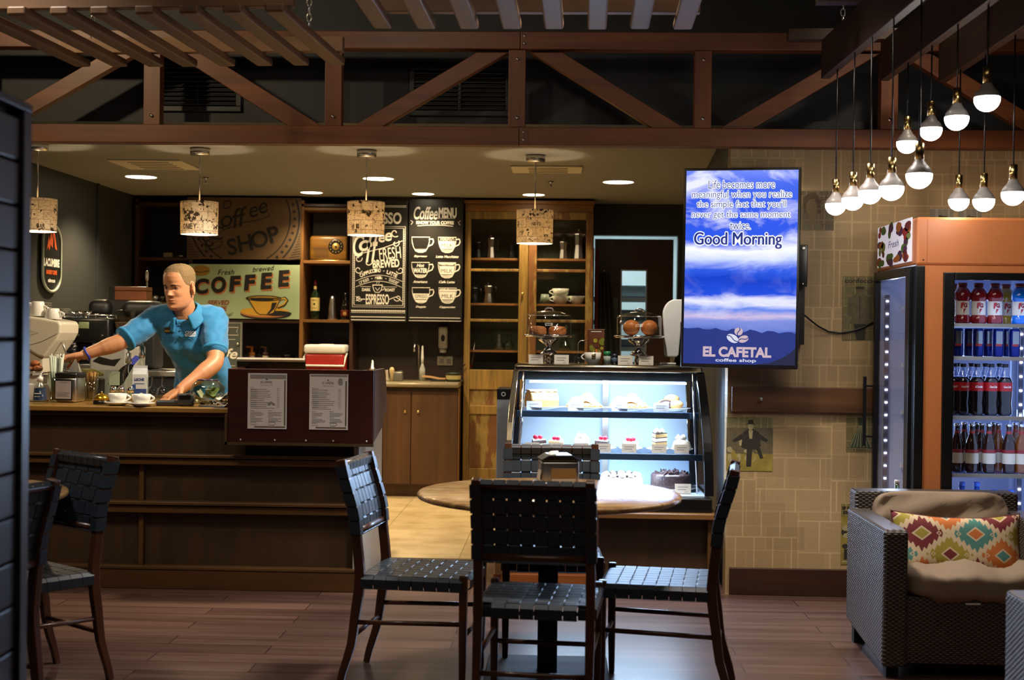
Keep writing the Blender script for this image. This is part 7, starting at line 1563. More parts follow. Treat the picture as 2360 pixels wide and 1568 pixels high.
for i, (px, y) in enumerate(((2206, dF+.02), (2240, dF), (2262, dF+.07), (2279, dF), (2300, dF+.07), (2325, dF), (2354, dF), (2222, dF+.13), (2251, dF+.14), (2290, dF+.15), (2340, dF+.13))):
    R_ = .031; amb = i in (4, 6, 9, 10)
    r = revolve('beer_bottle', f'{"amber" if amb else "brown"} beer bottle, {ORD[i if i < 7 else i-7]} from the door frame in the {"front" if i < 7 else "rear"} row', 'bottle', (PY(px, 1030, y).x, y, SZ_[3]+.001), [('body', [(R_*.9, 0), (R_, .008), (R_, .13), (R_*.8, .155), (R_*.42, .19), (R_*.4, .225)], M_AMB if amb else M_BEER), ('cap', [(R_*.47, .222), (R_*.5, .234), (.001, .236)], M_CHROME), ('paper_label', [(R_*1.015, .045), (R_*1.015, .095)], plain('beer_label', '#c9bda5', .5)), ('label_band', [(R_*1.018, .096), (R_*1.018, .112)], plain('beer_band', '#8a1f25', .5)), ('neck_label', [(R_*.46, .175), (R_*.43, .2)], plain('beer_neck', '#a4312c', .5))], 'beer bottles on the fourth shelf')
for i, px in enumerate((2217, 2251, 2292, 2330)):
    R_ = .032; z = PY(2250, 1112, dF+.05).z-.205; hk = 1 if i < 2 else .83; revolve('water_bottle', f'blue capped water bottle low in the cooler, {ORD[i]} from the door frame', 'bottle', (PY(px, 1110, dF+.05).x, dF+.05, z), [('body', [(R_*.9, 0), (R_, .01), (R_, .12*hk), (R_*.45, .165*hk), (R_*.42, .19*hk)], plain('water_blue', '#2b62d8', .1, Transmission_Weight=.5)), ('cap', [(R_*.48, .186*hk), (R_*.48, .206*hk), (.001, .207*hk)], plain('cap_sky', '#4a7ae6', .4))], 'water bottles at the bottom of the cooler')
zb = z; MB().bx((wx0+.03, FY0+.05, zb-.016), (FX1-.06, FY1-.08, zb-.001)).build('shelf', glass('wire_shelf'), cl)
x = PY(2071, 1120, 6.95).x; z = PY(2071, 1150, 6.95).z; revolve('green_bottle', 'small green glass bottle behind the cooler end door', 'bottle', (x, 6.98, z-.06), [('body', [(.03, 0), (.03, .07), (.012, .11), (.011, .14)], plain('green_glass', '#2f5a4a', .1, Transmission_Weight=.5)), ('cap', [(.013, .139), (.013, .152), (.001, .153)], M_WHITE)], None)
MB().bx((FX0+.02, 6.9, z-.075), (FX0+.17, 7.1, z-.062)).build('shelf', glass('wire_shelf'), cl)
# ------------------------------------------------------------------ pictures pasted over the wallpaper
YW = 7.278
def clipping(label, px0, py0, px1, py1, col, draw, mats):
    x0, x1, z0, z1 = R2(px0, py0, px1, py1, YW); r = thing('newspaper_clipping', label, 'clipping', ((x0+x1)/2, YW, z0))
    MB().bx((x0, YW, z0), (x1, YW+.0018, z1)).build('sheet', newsprint_mat('clip_'+col[0], .6, col, '#3a2f1d', .8), r)
    M = front((x0, YW-.0008, z0)); mb = MB(); draw(mb, M, x1-x0, z1-z0); mb.build('print', mats, r)
M_SEPIA = plain('sepia_dark', '#2b241a', .7, var=.3, scale=40); M_SEPIA2 = plain('sepia_mid', '#5f553c', .7, var=.3, scale=30); M_SEPIA3 = plain('sepia_pale', '#a3976c', .7, var=.2, scale=30); M_OCHRE = plain('ochre_print', '#8f7d33', .7, var=.3, scale=15)
def man(mb, M, w, h):
    mb.rect(.0, .0, w, h*.32, M, 3); mb.rect(0, h*.32, w, h*.8, M, 1, .0001)
    rr = random.Random(9)
    for k in range(16): mb.disc(w*rr.uniform(.06, .94), h*rr.uniform(.2, .62), w*rr.uniform(.03, .06), M, 2 if k % 3 else 3, .0002+.00001*k, ry=h*rr.uniform(.03, .08))
    cx = w*.52
    mb.flat([(cx-.05, h*.44), (cx-.04, h*.72), (cx-.015, h*.78), (cx+.015, h*.78), (cx+.045, h*.72), (cx+.055, h*.46), (cx+.02, h*.40), (cx-.02, h*.40)], M, 0, .0005)
    mb.flat([(cx-.02, h*.44), (cx+.01, h*.44), (cx+.004, h*.08), (cx-.022, h*.08)], M, 0, .0006); mb.flat([(cx, h*.46), (cx+.05, h*.44), (cx+.07, h*.24), (cx+.052, h*.23), (cx+.035, h*.38)], M, 0, .0006)
    mb.flat([(cx-.012, h*.76), (cx+.012, h*.76), (cx+.008, h*.6), (cx-.006, h*.6)], M, 2, .0007); mb.disc(cx, h*.83, .014, M, 2, .0006, ry=.02); mb.rect(cx-.014, h*.88, cx+.014, h*.95, M, 0, .0007); mb.rect(cx-.022, h*.87, cx+.022, h*.885, M, 0, .0007)
    mb.flat([(cx-.045, h*.7), (cx-.1, h*.56), (cx-.085, h*.53), (cx-.035, h*.6)], M, 0, .0006); mb.flat([(cx+.045, h*.7), (cx+.095, h*.58), (cx+.085, h*.54), (cx+.035, h*.6)], M, 0, .0006)
clipping('sepia print of a stepping figure in a hat, beside the display case', 1674, 962, 1781, 1086, ('#8d8355', '#a59a6a'), man, [M_SEPIA, M_SEPIA2, M_SEPIA3, M_OCHRE])
def tailor(mb, M, w, h):
    mb.text('confecciones', w*.5, h*.93, w*.92, h*.07, M, 0, bold=.02); mb.text('HOMBRE', w*.72, h*.78, w*.5, h*.11, M, 1, bold=.04); mb.stroke([(0.004, .004), (w-.004, .004), (w-.004, h*.85), (.004, h*.85)], .003, M, 1, closed=True)
    cx = w*.36; mb.disc(cx, h*.78, w*.09, M, 1, .0004, ry=h*.055); mb.rect(cx-w*.09, h*.8, cx+w*.09, h*.84, M, 0, .0006)
    mb.flat([(cx-w*.24, h*.66), (cx-w*.08, h*.72), (cx+w*.08, h*.72), (cx+w*.24, h*.66), (cx+w*.27, h*.34), (cx+w*.17, h*.34), (cx+w*.2, h*.26), (cx-w*.22, h*.26), (cx-w*.17, h*.36), (cx-w*.27, h*.4)], M, 1, .0004); mb.flat([(cx-w*.12, h*.26), (cx+w*.14, h*.26), (cx+w*.12, h*.01), (cx-w*.06, h*.01)], M, 0, .0004); mb.stroke([(cx, h*.7), (cx+.002, h*.28)], .003, M, 0, .0007)
    for k in range(9): mb.stroke([(w*.68, h*(.6-.045*k)), (w*.95, h*(.6-.045*k))], .003, M, 1)
clipping('yellowed tailoring advert with a coated figure, next to the drinks cooler', 1941, 637, 2052, 786, ('#7d7142', '#948753'), tailor, [M_SEPIA, M_SEPIA2])
def dress(mb, M, w, h):
    cx = w*.52; mb.flat([(cx-w*.08, h*.75), (cx+w*.08, h*.75), (cx+w*.38, h*.12), (cx-w*.42, h*.12)], M, 0, .0004); mb.flat([(cx-w*.12, h*.97), (cx+w*.12, h*.97), (cx+w*.07, h*.75), (cx-w*.07, h*.75)], M, 0, .0004)
    for k in range(7): mb.stroke([(cx+(k-3)*w*.02, h*.74), (cx+(k-3)*w*.125, h*.13)], .0035, M, 1, .0007)
    mb.text('MODA', cx, h*.05, w*.5, h*.05, M, 2)
clipping('faded green pleated dress picture half behind the cooler handle', 1950, 960, 2014, 1042, ('#84764a', '#9a8c5b'), dress, [plain('dress_green', '#3b4632', .7, var=.2), plain('dress_pale', '#8d8a5f', .7), M_SEPIA])
def hate(mb, M, w, h):
    mb.rect(0, 0, w, h*.78, M, 1); mb.text('IF MEN HATE', w*.5, h*.93, w*.94, h*.055, M, 0, bold=.06); mb.text('OF YOU', w*.35, h*.86, w*.6, h*.05, M, 0, bold=.06)
    rr = random.Random(6)
    for k in range(5): mb.rect(w*.55, h*(.66-.075*k), w*.92, h*(.71-.075*k), M, 2, .0004)
    for k in range(9): mb.disc(w*rr.uniform(.1, .5), h*rr.uniform(.2, .7), w*rr.uniform(.06, .12), M, 0 if k % 2 else 2, .0003+.00005*k, ry=h*rr.uniform(.03, .07))
    mb.rect(w*.05, h*.03, w*.95, h*.06, M, 2, .0006); mb.rect(w*.1, h*.08, w*.9, h*.25, M, 0, .0005)
clipping('bold black and yellow comic advert pasted behind the wicker armchair', 1938, 1162, 2012, 1302, ('#8f8040', '#a59450'), hate, [M_SEPIA, M_OCHRE, M_SEPIA3])
def curly(mb, M, w, h):
    rr = random.Random(3); cx, cy = w*.34, h*.62
    for k in range(26): a_ = rr.uniform(-.6, PI+.6); q_ = rr.uniform(.7, 1.1); mb.disc(cx+w*.24*q_*math.cos(a_), cy+h*.26*q_*math.sin(a_), w*.07, M, 0, .0002+.00001*k)
    mb.disc(cx-.004, cy-.01, w*.17, M, 1, .0006, ry=h*.22); mb.rect(cx-.02, cy-h*.45, cx+.02, cy-h*.15, M, 1, .0005)
    mb.text('THE', w*.8, h*.12, w*.36, h*.1, M, 0); mb.stroke([(w*.62+w*.14*math.cos(t), h*.9+h*.14*math.sin(t)) for t in [-2.8+2.6*i/10 for i in range(11)]], .005, M, 0)
clipping('faded curly haired portrait clipping at the edge of the wall screen', 1846, 440, 1922, 532, ('#84704c', '#97825a'), curly, [plain('faded_brown', '#5b4931', .7, var=.2), plain('faded_tan', '#7c6848', .7)])
def plainp(mb, M, w, h): mb.flat([(w*.1, h*.3), (w*.4, h*.75), (w*.75, h*.7), (w*.9, h*.35), (w*.6, h*.5)], M, 0); mb.text('72', w*.5, h*.45, w*.3, h*.3, M, 0)
clipping('white scrap of newsprint peeking above the cooler header', 2143, 482, 2197, 540, ('#a8a090', '#b8b0a0'), plainp, [M_SEPIA, M_SEPIA2]); clipping('pale scrap with tiny print peeking above the cooler, further along', 2208, 482, 2262, 540, ('#a59d8c', '#b3ab9a'), plainp, [M_SEPIA2, M_SEPIA])
# ------------------------------------------------------------------ barista
from mathutils import noise as mnoise
def remeshed(mb, voxel, smooth_n=2, name='tmp'):
    """fuse closed overlapping shapes into one continuous surface"""
    me = bpy.data.meshes.new(name); bmesh.ops.recalc_face_normals(mb.bm, faces=mb.bm.faces[:]); mb.bm.to_mesh(me); mb.bm.free()
    o = bpy.data.objects.new(name, me); COL.objects.link(o)
    r = o.modifiers.new('r', 'REMESH'); r.mode = 'VOXEL'; r.voxel_size = voxel; r.use_smooth_shade = True
    s = o.modifiers.new('s', 'SMOOTH'); s.factor = .5; s.iterations = smooth_n
    dg = bpy.context.evaluated_depsgraph_get(); dg.update()
    out = bpy.data.meshes.new_from_object(o.evaluated_get(dg)); bpy.data.objects.remove(o)
    nb = MB(); nb.bm.free(); nb.bm = bmesh.new(); nb.bm.from_mesh(out); bpy.data.meshes.remove(out)
    for f in nb.bm.faces: f.smooth = True
    return nb
def limb(mb, pts, rad, seg=20):
    pts = [Vector(p) for p in pts]
    for p, r in zip(pts, rad): mb.sphere(p, r, seg=seg, rings=seg//2+2)
    for a, b, ra, rb in zip(pts, pts[1:], rad, rad[1:]): mb.cyl(a, b, ra, rb, seg)
def rings(mb, rs, seg=36, e=2.3):
    """rs: (centre, lateral unit, depth unit, rx, ry) closed loft of superellipses"""
    vs, fs = [], []
    for c, la, de, rx, ry in rs:
        for i in range(seg):
            a = 2*PI*i/seg; ca, sa = math.cos(a), math.sin(a)
            vs.append(Vector(c)+la*(rx*math.copysign(abs(ca)**(2/e), ca))+de*(ry*math.copysign(abs(sa)**(2/e), sa)))
    n = len(rs)
    for j in range(n-1):
        for i in range(seg): k = (i+1) % seg; fs.append((j*seg+i, j*seg+k, (j+1)*seg+k, (j+1)*seg+i))
    fs.append(tuple(reversed(range(seg)))); fs.append(tuple((n-1)*seg+i for i in range(seg))); mb._add(vs, fs, None, True)
def lerp_path(pts, rad, n):
    """resample a path with radii (Catmull-Rom)"""
    P = [Vector(p) for p in pts]; out, ro = [], []
    for i in range(len(P)-1):
        p0, p1, p2, p3 = P[max(i-1, 0)], P[i], P[i+1], P[min(i+2, len(P)-1)]
        for k in range(n):
            t = k/n; out.append(.5*((2*p1)+(p2-p0)*t+(2*p0-5*p1+4*p2-p3)*t*t+(3*p1-p0-3*p2+p3)*t**3)); s = t*t*(3-2*t); ro.append(rad[i]*(1-s)+rad[i+1]*s)
    return out+[P[-1]], ro+[rad[-1]]
def hand(mb, wrist, fwd, nrm, side, curl, spread=.12, s=1.06, thumb_out=.9):
    """palm, four unequal bent fingers and a thumb from the side of the palm; nrm points out of the palm"""
    fwd = fwd.normalized(); nrm = (nrm-fwd*nrm.dot(fwd)).normalized(); lat = fwd.cross(nrm)*side   # lat points to the thumb side
    W = Vector(wrist)
    for q_ in (-.028, -.010, .010, .028):
        limb(mb, [W+fwd*.008*s+lat*q_*.6*s, W+fwd*.05*s+lat*q_*.95*s, W+fwd*.092*s+lat*q_*1.05*s], [.0165*s, .0155*s, .0125*s], 14)
    base = [(.032, .094, (.040, .025, .02)), (.0115, .098, (.045, .029, .021)), (-.0095, .094, (.041, .027, .02)), (-.030, .086, (.032, .021, .018))]
    for k, (x, y, ln) in enumerate(base):
        p = W+fwd*y*s+lat*x*s; a = curl[k]*.35; sp = (x/.03)*spread; pts = [p]; rr = [.0098*s]
        for j, l_ in enumerate(ln):
            d = fwd*math.cos(a)*math.cos(sp)+lat*math.sin(sp)*math.cos(a)+nrm*math.sin(a); p = p+d*l_*s; pts.append(p); rr.append((.0090, .0082, .0070)[j]*s*(.9 if k == 3 else 1)); a += curl[k]*(.55 if j == 0 else .4)
        limb(mb, pts, rr, 12)
    p = W+fwd*.022*s+lat*.030*s; d1 = (fwd*.72+lat*thumb_out+nrm*.25).normalized(); d2 = (fwd*.92+lat*.38+nrm*.3).normalized()
    limb(mb, [W+fwd*.012*s+lat*.018*s, p, p+d1*.042*s, p+d1*.042*s+d2*.032*s, p+d1*.042*s+d2*.032*s+(d2+nrm*.25).normalized()*.024*s], [.017*s, .0155*s, .0115*s, .0102*s, .0078*s], 12)
J = dict(pelvis=(482, 938, 8.14), hem=(470, 885, 8.11), waist=(466, 850, 8.08), chest=(445, 785, 7.98), top=(432, 737, 7.93), neck=(427, 722, 7.90), skull=(419, 690, 7.86),
         rs=(360, 737, 7.90), re=(277, 789, 7.74), rw=(194, 818, 7.67), ls=(492, 738, 7.95), le=(496, 838, 7.74), lw=(417, 897, 7.56))
J = {k: PD(*v) for k, v in J.items()}
lat = (J['ls']-J['rs']); lat.normalize()
def dep(axis): d = axis.cross(lat); return d.normalized()
ps = thing('person', 'person in a bright blue polo shirt leaning over the counter, one arm stretched out', 'person', (J['pelvis'].x, J['pelvis'].y, 0))
up_ = Vector((0, 0, 1))
HF = (_rl*(-math.sin(.37))+Vector((-_view.x, -_view.y, 0)).normalized()*math.cos(.37)); HF.z = -.16; HF.normalize()
HX = HF.cross(Vector((0, 0, 1))).normalized(); HU = HX.cross(HF).normalized()
HC = PD(413.5, 661, 7.83); HH = .262
HM = Matrix((HX, HF, HU)).transposed().to_4x4(); HM.translation = HC-HU*HH*.5
prof_h = [(0, .026, .072, .0), (.03, .042, .088, .02), (.08, .053, .096, .04), (.14, .060, .097, .058), (.22, .0665, .096, .072), (.30, .071, .095, .080), (.40, .075, .093, .088), (.50, .0775, .092, .098), (.60, .0795, .096, .106), (.68, .080, .096, .108), (.77, .078, .090, .106), (.86, .070, .076, .094), (.93, .055, .056, .074), (.975, .034, .034, .046), (1.0, .008, .008, .012)]
def hp(t):
    for a, b in zip(prof_h, prof_h[1:]):
        if t <= b[0]:
            k = (t-a[0])/(b[0]-a[0]); return [a[i]*(1-k)+b[i]*k for i in range(1, 4)]
    return prof_h[-1][1:]
def G(x, s): return math.exp(-(x/s)**2)
def face_pt(a, t, grow=0.0):
    """a: angle from straight ahead; t: 0 chin .. 1 crown"""
    w_, f_, b_ = hp(t); ca, sa = math.cos(a), math.sin(a); e = 2.25
    x = (w_+grow)*math.copysign(abs(sa)**(2/e), sa); y = ((f_ if ca > 0 else b_)+grow)*math.copysign(abs(ca)**(2/e), ca)
    if ca > 0:
        k = ca
        nose = 0
        if .325 < t < .56:
            q_ = (t-.325)/.235; nose = .027*(min(1, q_/.16) if q_ < .16 else (1-(q_-.16)/.84)**1.05)
        y += k*nose*G(x, .0105+.008*max(0, (.46-t)*5))
        y += k*(.007*G(t-.352, .02)*(G(x-.014, .007)+G(x+.014, .007)))                              # nostril wings
        y -= k*.0115*(G(x-.034, .017)+G(x+.034, .017))*G(t-.505, .034)                              # eye sockets
        y += k*.0055*(G(x-.032, .026)+G(x+.032, .026))*G(t-.575, .022)                              # brow ridge
        y += k*.006*(G(x-.048, .02)+G(x+.048, .02))*G(t-.40, .06)                                   # cheekbones
        y += k*(.0075*G(t-.245, .014)*G(x, .021)+.0075*G(t-.198, .015)*G(x, .019)-.004*G(t-.222, .006)*G(x, .026))  # lips
        y += k*.007*G(t-.07, .045)*G(x, .024)-k*.004*G(t-.145, .02)*G(x, .025)                      # chin
        y -= k*.004*G(t-.30, .03)*(G(x-.04, .014)+G(x+.04, .014))
    return Vector((x, y, t*HH))
def head_volume(mb):
    nu, nv = 96, 84; vs = []; fs = []
    for j in range(nv):
        t = j/(nv-1)
        for i in range(nu): vs.append(HM @ face_pt(2*PI*i/nu, t))
    for j in range(nv-1):
        for i in range(nu): k = (i+1) % nu; fs.append((j*nu+i, j*nu+k, (j+1)*nu+k, (j+1)*nu+i))
    fs.append(tuple(reversed(range(nu)))); fs.append(tuple((nv-1)*nu+i for i in range(nu))); mb._add(vs, fs, None, True)
    for s in (-1, 1):
        E = HM @ T(s*.080, -.012, HH*.455) @ Matrix.Rotation(s*-.35, 4, 'Z') @ Matrix.Rotation(-.18, 4, 'X')
        mb.sphere((0, 0, 0), 1, E, 18, 12, (.007, .019, .031))
        ring = [(s*.007, .021*math.cos(a)*(1 if a < PI else .95), .006+.030*math.sin(a)) for a in [2*PI*i/24 for i in range(24)]]
        mb.tube(ring, .0055, 8, True, E); mb.sphere((s*.004, .006, -.030), .0095, E, 12, 8); mb.sphere((0, .012, 0), .010, E, 10, 8)
bm_ = MB()
ax = (J['neck']-J['pelvis']).normalized()
ch_ax = (J['top']-J['waist']).normalized()
R_ = [(J['pelvis']-up_*.10, lat, dep(up_), .140, .10), (J['pelvis'], lat, dep(up_), .140, .10), (J['waist'], lat, dep(ch_ax), .138, .10), ((J['waist']+J['chest'])/2, lat, dep(ch_ax), .160, .115), (J['chest'], lat, dep(ch_ax), .172, .122), (J['chest'].lerp(J['top'], .6), lat, dep(ch_ax), .165, .108), (J['top'], lat, dep(ch_ax), .135, .080), (J['neck']+ch_ax*.005, lat, dep(ch_ax), .075, .066)]
rings(bm_, R_)
limb(bm_, [J['top'].lerp(J['neck'], .3), J['neck'], J['skull'], HM @ Vector((0, -.03, HH*.35))], [.072, .066, .063, .066], 26)
head_volume(bm_)
pr, rr = lerp_path([J['rs'].lerp(J['top'], .35), J['rs'], J['rs'].lerp(J['re'], .45), J['re'].lerp(J['rs'], .06), J['re'].lerp(J['rw'], .28), J['re'].lerp(J['rw'], .7), J['rw']], [.075, .066, .056, .0485, .0485, .036, .029], 3); limb(bm_, pr, rr, 20)
pl, rl = lerp_path([J['ls'].lerp(J['top'], .35), J['ls'], J['ls'].lerp(J['le'], .45), J['le'].lerp(J['ls'], .06), J['le'].lerp(J['lw'], .28), J['le'].lerp(J['lw'], .7), J['lw']], [.075, .066, .057, .050, .050, .037, .030], 3); limb(bm_, pl, rl, 20)
fl_ = (PD(384, 918, 7.50)-J['lw']); hand(bm_, J['lw'], fl_, Vector((0, 0, -1))+fl_.normalized()*.2, 1, (.5, .45, .5, .6), .16)
fr_ = (PD(154, 826, 7.64)-J['rw']); hand(bm_, J['rw'], fr_, Vector((.25, -.2, -1)), -1, (1.0, 1.05, 1.1, 1.15), .06)
M_SKIN = plain('skin_tan', '#c48b66', .45, var=.05, scale=30, Subsurface_Weight=.12, Subsurface_Radius=(.012, .005, .003), Subsurface_Scale=1.0)
body = remeshed(bm_, .0036, 2).build('body', M_SKIN, ps)
# eyes, brows, lips, hair
for s in (-1, 1):
    e_c = Vector((s*.0335, .0715, HH*.503)); ey = MB().sphere(HM @ e_c, .0125, seg=18, rings=12).build('eye', plain('eye_white', '#cfc6bb', .2, var=0), ps)
    gz = (HF+HX*(-.10)-HU*.05).normalized(); MB().sphere((HM @ e_c)+gz*.0072, .0062, seg=14, rings=10).build('iris', plain('eye_brown', '#1e110a', .1, var=0), ey)
    for dz, th, nm in ((.0072, .0042, 'upper_eyelid'), (-.0078, .003, 'lower_eyelid')):
        pts = [HM @ (e_c+Vector((s*(-.0155+.031*k/8), .0105-.0085*((k/4-1)**2), dz*(1-.75*(k/4-1)**2)))) for k in range(9)]; MB().tube(pts, th, 8).build(nm, M_SKIN, ey)
    pts = [HM @ (face_pt(s*(.13+.44*k/7), .568+.013*math.sin(PI*k/7)-.008*(k/7)**2)+Vector((0, .0025, 0))) for k in range(8)]
    MB().tube(pts, .0042, 8, scales=[.8, 1, 1.1, 1.1, 1, .9, .7, .4]).build('eyebrow', plain('brow_brown', '#2b1a0f', .8), ps)
lp = MB(); lp.grid(lambda u, v: HM @ (face_pt((u-.5)*.46, .184+.072*v*(1-.0)-.0+(.5-v)*.052*abs(2*u-1)**1.6)+Vector((0, .0006, 0))), 18, 9); lp.build('lips', plain('lip_tone', '#95543f', .45, var=.03), ps)
ml = [HM @ (face_pt((k/10-.5)*.5, .2215-.002*abs(k-5)/5)+Vector((0, .0012, 0))) for k in range(11)]; MB().tube(ml, .0012, 6).build('mouth_line', plain('mouth_dark', '#4a2018', .6, var=0), ps)
M_HAIR = plain('short_hair', '#8d7450', .75, var=.35, bump=1.0, scale=260)
def hair_low(a):
    """hairline height over the angle from straight ahead"""
    a = abs((a+PI) % (2*PI)-PI)
    if a < .75: return .855-.035*(a/.75)**2
    if a < 1.15: return .82-.27*((a-.75)/.4)
    if a < 1.55: return .55-.09*((a-1.15)/.4)
    if a < 1.95: return .50+.05*math.sin((a-1.55)/.4*PI)
    return .50-.27*((a-1.95)/(PI-1.95))
hm = MB(); nu, nv = 96, 30
def hf(u, v):
    a = 2*PI*u; lo = hair_low(a); t = lo+(1.0-lo)*v; g = .0022*min(1, v*5)-.0008; g += .003*min(1, max(0, v-.25)*3)
    p = face_pt(a, min(t, .9995), g); p.z += g*v; return HM @ p
hm.grid(hf, nu, nv, wrap_u=True); hm.build('hair', M_HAIR, ps)
E = HM @ T(.080, -.012, HH*.455) @ Matrix.Rotation(-.35, 4, 'Z')
MB().tube([E @ Vector((.009, .006+.0085*math.cos(a), -.032+.0085*math.sin(a))) for a in [2*PI*i/20 for i in range(20)]], .003, 8, True, up=(0, 1, 0)).build('ear_ring', M_STEEL, ps); MB().sphere((.006, .006, -.032), .0075, E, 12, 8, (.6, 1, 1)).build('ear_plug', M_BLACK, ps)
# shirt
sh = MB()
g = .014
rings(sh, [(J['hem']-ch_ax*.05, lat, dep(ch_ax), .172, .13), (J['hem'], lat, dep(ch_ax), .170, .13), (J['waist'], lat, dep(ch_ax), .168, .127), ((J['waist']+J['chest'])/2, lat, dep(ch_ax), .178, .132), (J['chest'], lat, dep(ch_ax), .188, .138), (J['chest'].lerp(J['top'], .6), lat, dep(ch_ax), .182, .124), (J['top'], lat, dep(ch_ax), .152, .095), (J['neck']-ch_ax*.012, lat, dep(ch_ax), .098, .085)], 44)
pr2, rr2 = lerp_path([J['rs'].lerp(J['top'], .35), J['rs'], J['rs'].lerp(J['re'], .40), J['rs'].lerp(J['re'], .82)], [.093, .082, .074, .073], 4); limb(sh, pr2[:-1], rr2[:-1], 24); sh.cyl(pr2[-2], pr2[-1], rr2[-2], rr2[-1], 24)
pl2, rl2 = lerp_path([J['ls'].lerp(J['top'], .35), J['ls'], J['ls'].lerp(J['le'], .40), J['ls'].lerp(J['le'], .70)], [.093, .083, .077, .073], 4); limb(sh, pl2[:-1], rl2[:-1], 24); sh.cyl(pl2[-2], pl2[-1], rl2[-2], rl2[-1], 24)
shirt_mb = remeshed(sh, .0065, 4)
dd = dep(ch_ax)
if dd.y > 0: fr_dir = -dd
else: fr_dir = dd
shirt_mb.bm.normal_update()
for v in shirt_mb.bm.verts:
    p = v.co; q_ = p-J['chest']; l_, h_ = q_.dot(lat), q_.dot(ch_ax)
    # diagonal pulls from the lowered armpit towards the hips, small creases at the sleeves
    f = .014*math.sin(38*(h_*.55+l_*1.0)+3*mnoise.noise(p*5))*max(0, min(1, (.10-h_)*6))+.007*mnoise.noise(p*11)+.004*mnoise.noise(p*27)
    near = min((p-J['ls']).length, (p-J['ls'].lerp(J['le'], .45)).length); f += .007*math.sin(75*(h_-l_*.7))*max(0, 1-near/.13)
    near = (p-J['rs'].lerp(J['re'], .3)).length; f += .006*math.sin(70*(h_+l_*.6))*max(0, 1-near/.13)
    v.co = p+v.normal*f
M_POLO = plain('polo_blue', '#1f79b4', .75, var=.05, scale=60, bump=.08, Sheen_Weight=.3)
st_ = shirt_mb.build('polo_shirt', M_POLO, ps)
def cuff(p0, p1, r): MB().cyl(p1-(p1-p0).normalized()*.002, p1+(p1-p0).normalized()*.018, r, r*.985, 30).build('sleeve_cuff', plain('polo_cuff', '#2b84bb', .75, bump=.2, scale=90), st_)
cuff(pr2[-2], pr2[-1], .0755); cuff(pl2[-2], pl2[-1], .0755)
# collar: a folded band open at the front
cc = J['neck']+ch_ax*.012; fd = (fr_dir+HF*.35).normalized(); fd = (fd-ch_ax*fd.dot(ch_ax)).normalized(); sdv = ch_ax.cross(fd)
def collar(u, v):
    a = .42+(2*PI-.84)*u; ca, sa = math.cos(a), math.sin(a); front_k = max(0, ca)
    r0 = .079; c = cc+fd*(.012)
    if v < .34: k = v/.34; r_ = r0-.002*k; z = -.018+.050*k
    else: k = (v-.34)/.66; r_ = r0-.002+.036*k+.012*front_k*k; z = .032+.006*math.sin(PI*min(1, k*1.5))-(.048+.035*front_k)*k
    return c+fd*r_*ca*(1.02)+sdv*r_*sa*1.08+ch_ax*(z-.022*front_k-.004)
cm = MB(); cm.grid(collar, 44, 14); co = cm.build('collar', plain('polo_collar', '#2a82ba', .75, bump=.15, scale=90), st_)
sm_ = co.modifiers.new('thick', 'SOLIDIFY'); sm_.thickness = .004; sm_.offset = 0
def on_chest(px, py, lift=.0):
    """point on the shirt surface seen at this pixel"""
    d = ray(px, py); dg = bpy.context.evaluated_depsgraph_get(); dg.update(); h_ = st_.evaluated_get(dg); mi = st_.matrix_world.inverted()
    o = mi @ CAMP if False else CAMP-Vector(ps.location); ok, loc, nrm, _ = h_.ray_cast(o, d.normalized())
    if not ok: return None
    return loc+Vector(ps.location)+nrm*lift, nrm
def patch(px, py, w_, h_, name, mat, draw=None, lift=.004, mats=None):
    r_ = on_chest(px, py, lift)
    if r_ is None: return
    p, n_ = r_; ex = _rl-n_*_rl.dot(n_); M = frame_m(p, ex, n_.cross(ex.normalized())); mb = MB()
    if draw: draw(mb, M)
    else: mb.rbox((0, 0, 0), (w_, h_, .005), .002, M)
    return mb.build(name, mats or mat, st_)
def dname(mb, M): mb.rbox((0, 0, 0), (.058, .034, .005), .002, M); mb.rect(-.025, -.011, .025, -.001, M, 1, .0032); mb.text('BARISTA', 0, -.006, .034, .0055, M, 0, .0038)
patch(391, 761, 0, 0, 'name_badge', None, dname, .006, [plain('badge_brown', '#2a1d12', .35), plain('badge_gold', '#a58a3e', .3, .5)])
def dlogo(mb, M):
    mb.text('CIGOS', 0, .004, .062, .018, M, 0, .0, bold=.04); mb.stroke([(-.033, -.010), (.033, -.010)], .004, M); mb.stroke([(-.028, -.017), (.028, -.017)], .003, M)
patch(440, 769, 0, 0, 'logo_print', plain('logo_white', '#dfe4e8', .6), dlogo, .009)
for px, py in ((413, 750), (415, 762), (416, 776)):
    r_ = on_chest(px, py, .002)
    if r_: MB().lathe([(.0055, 0), (.0055, .0025), (.001, .003)], T(*r_[0]) @ r_[1].to_track_quat('Z', 'Y').to_matrix().to_4x4(), 14).build('button', plain('button_blue', '#1a5d8c', .3), st_)
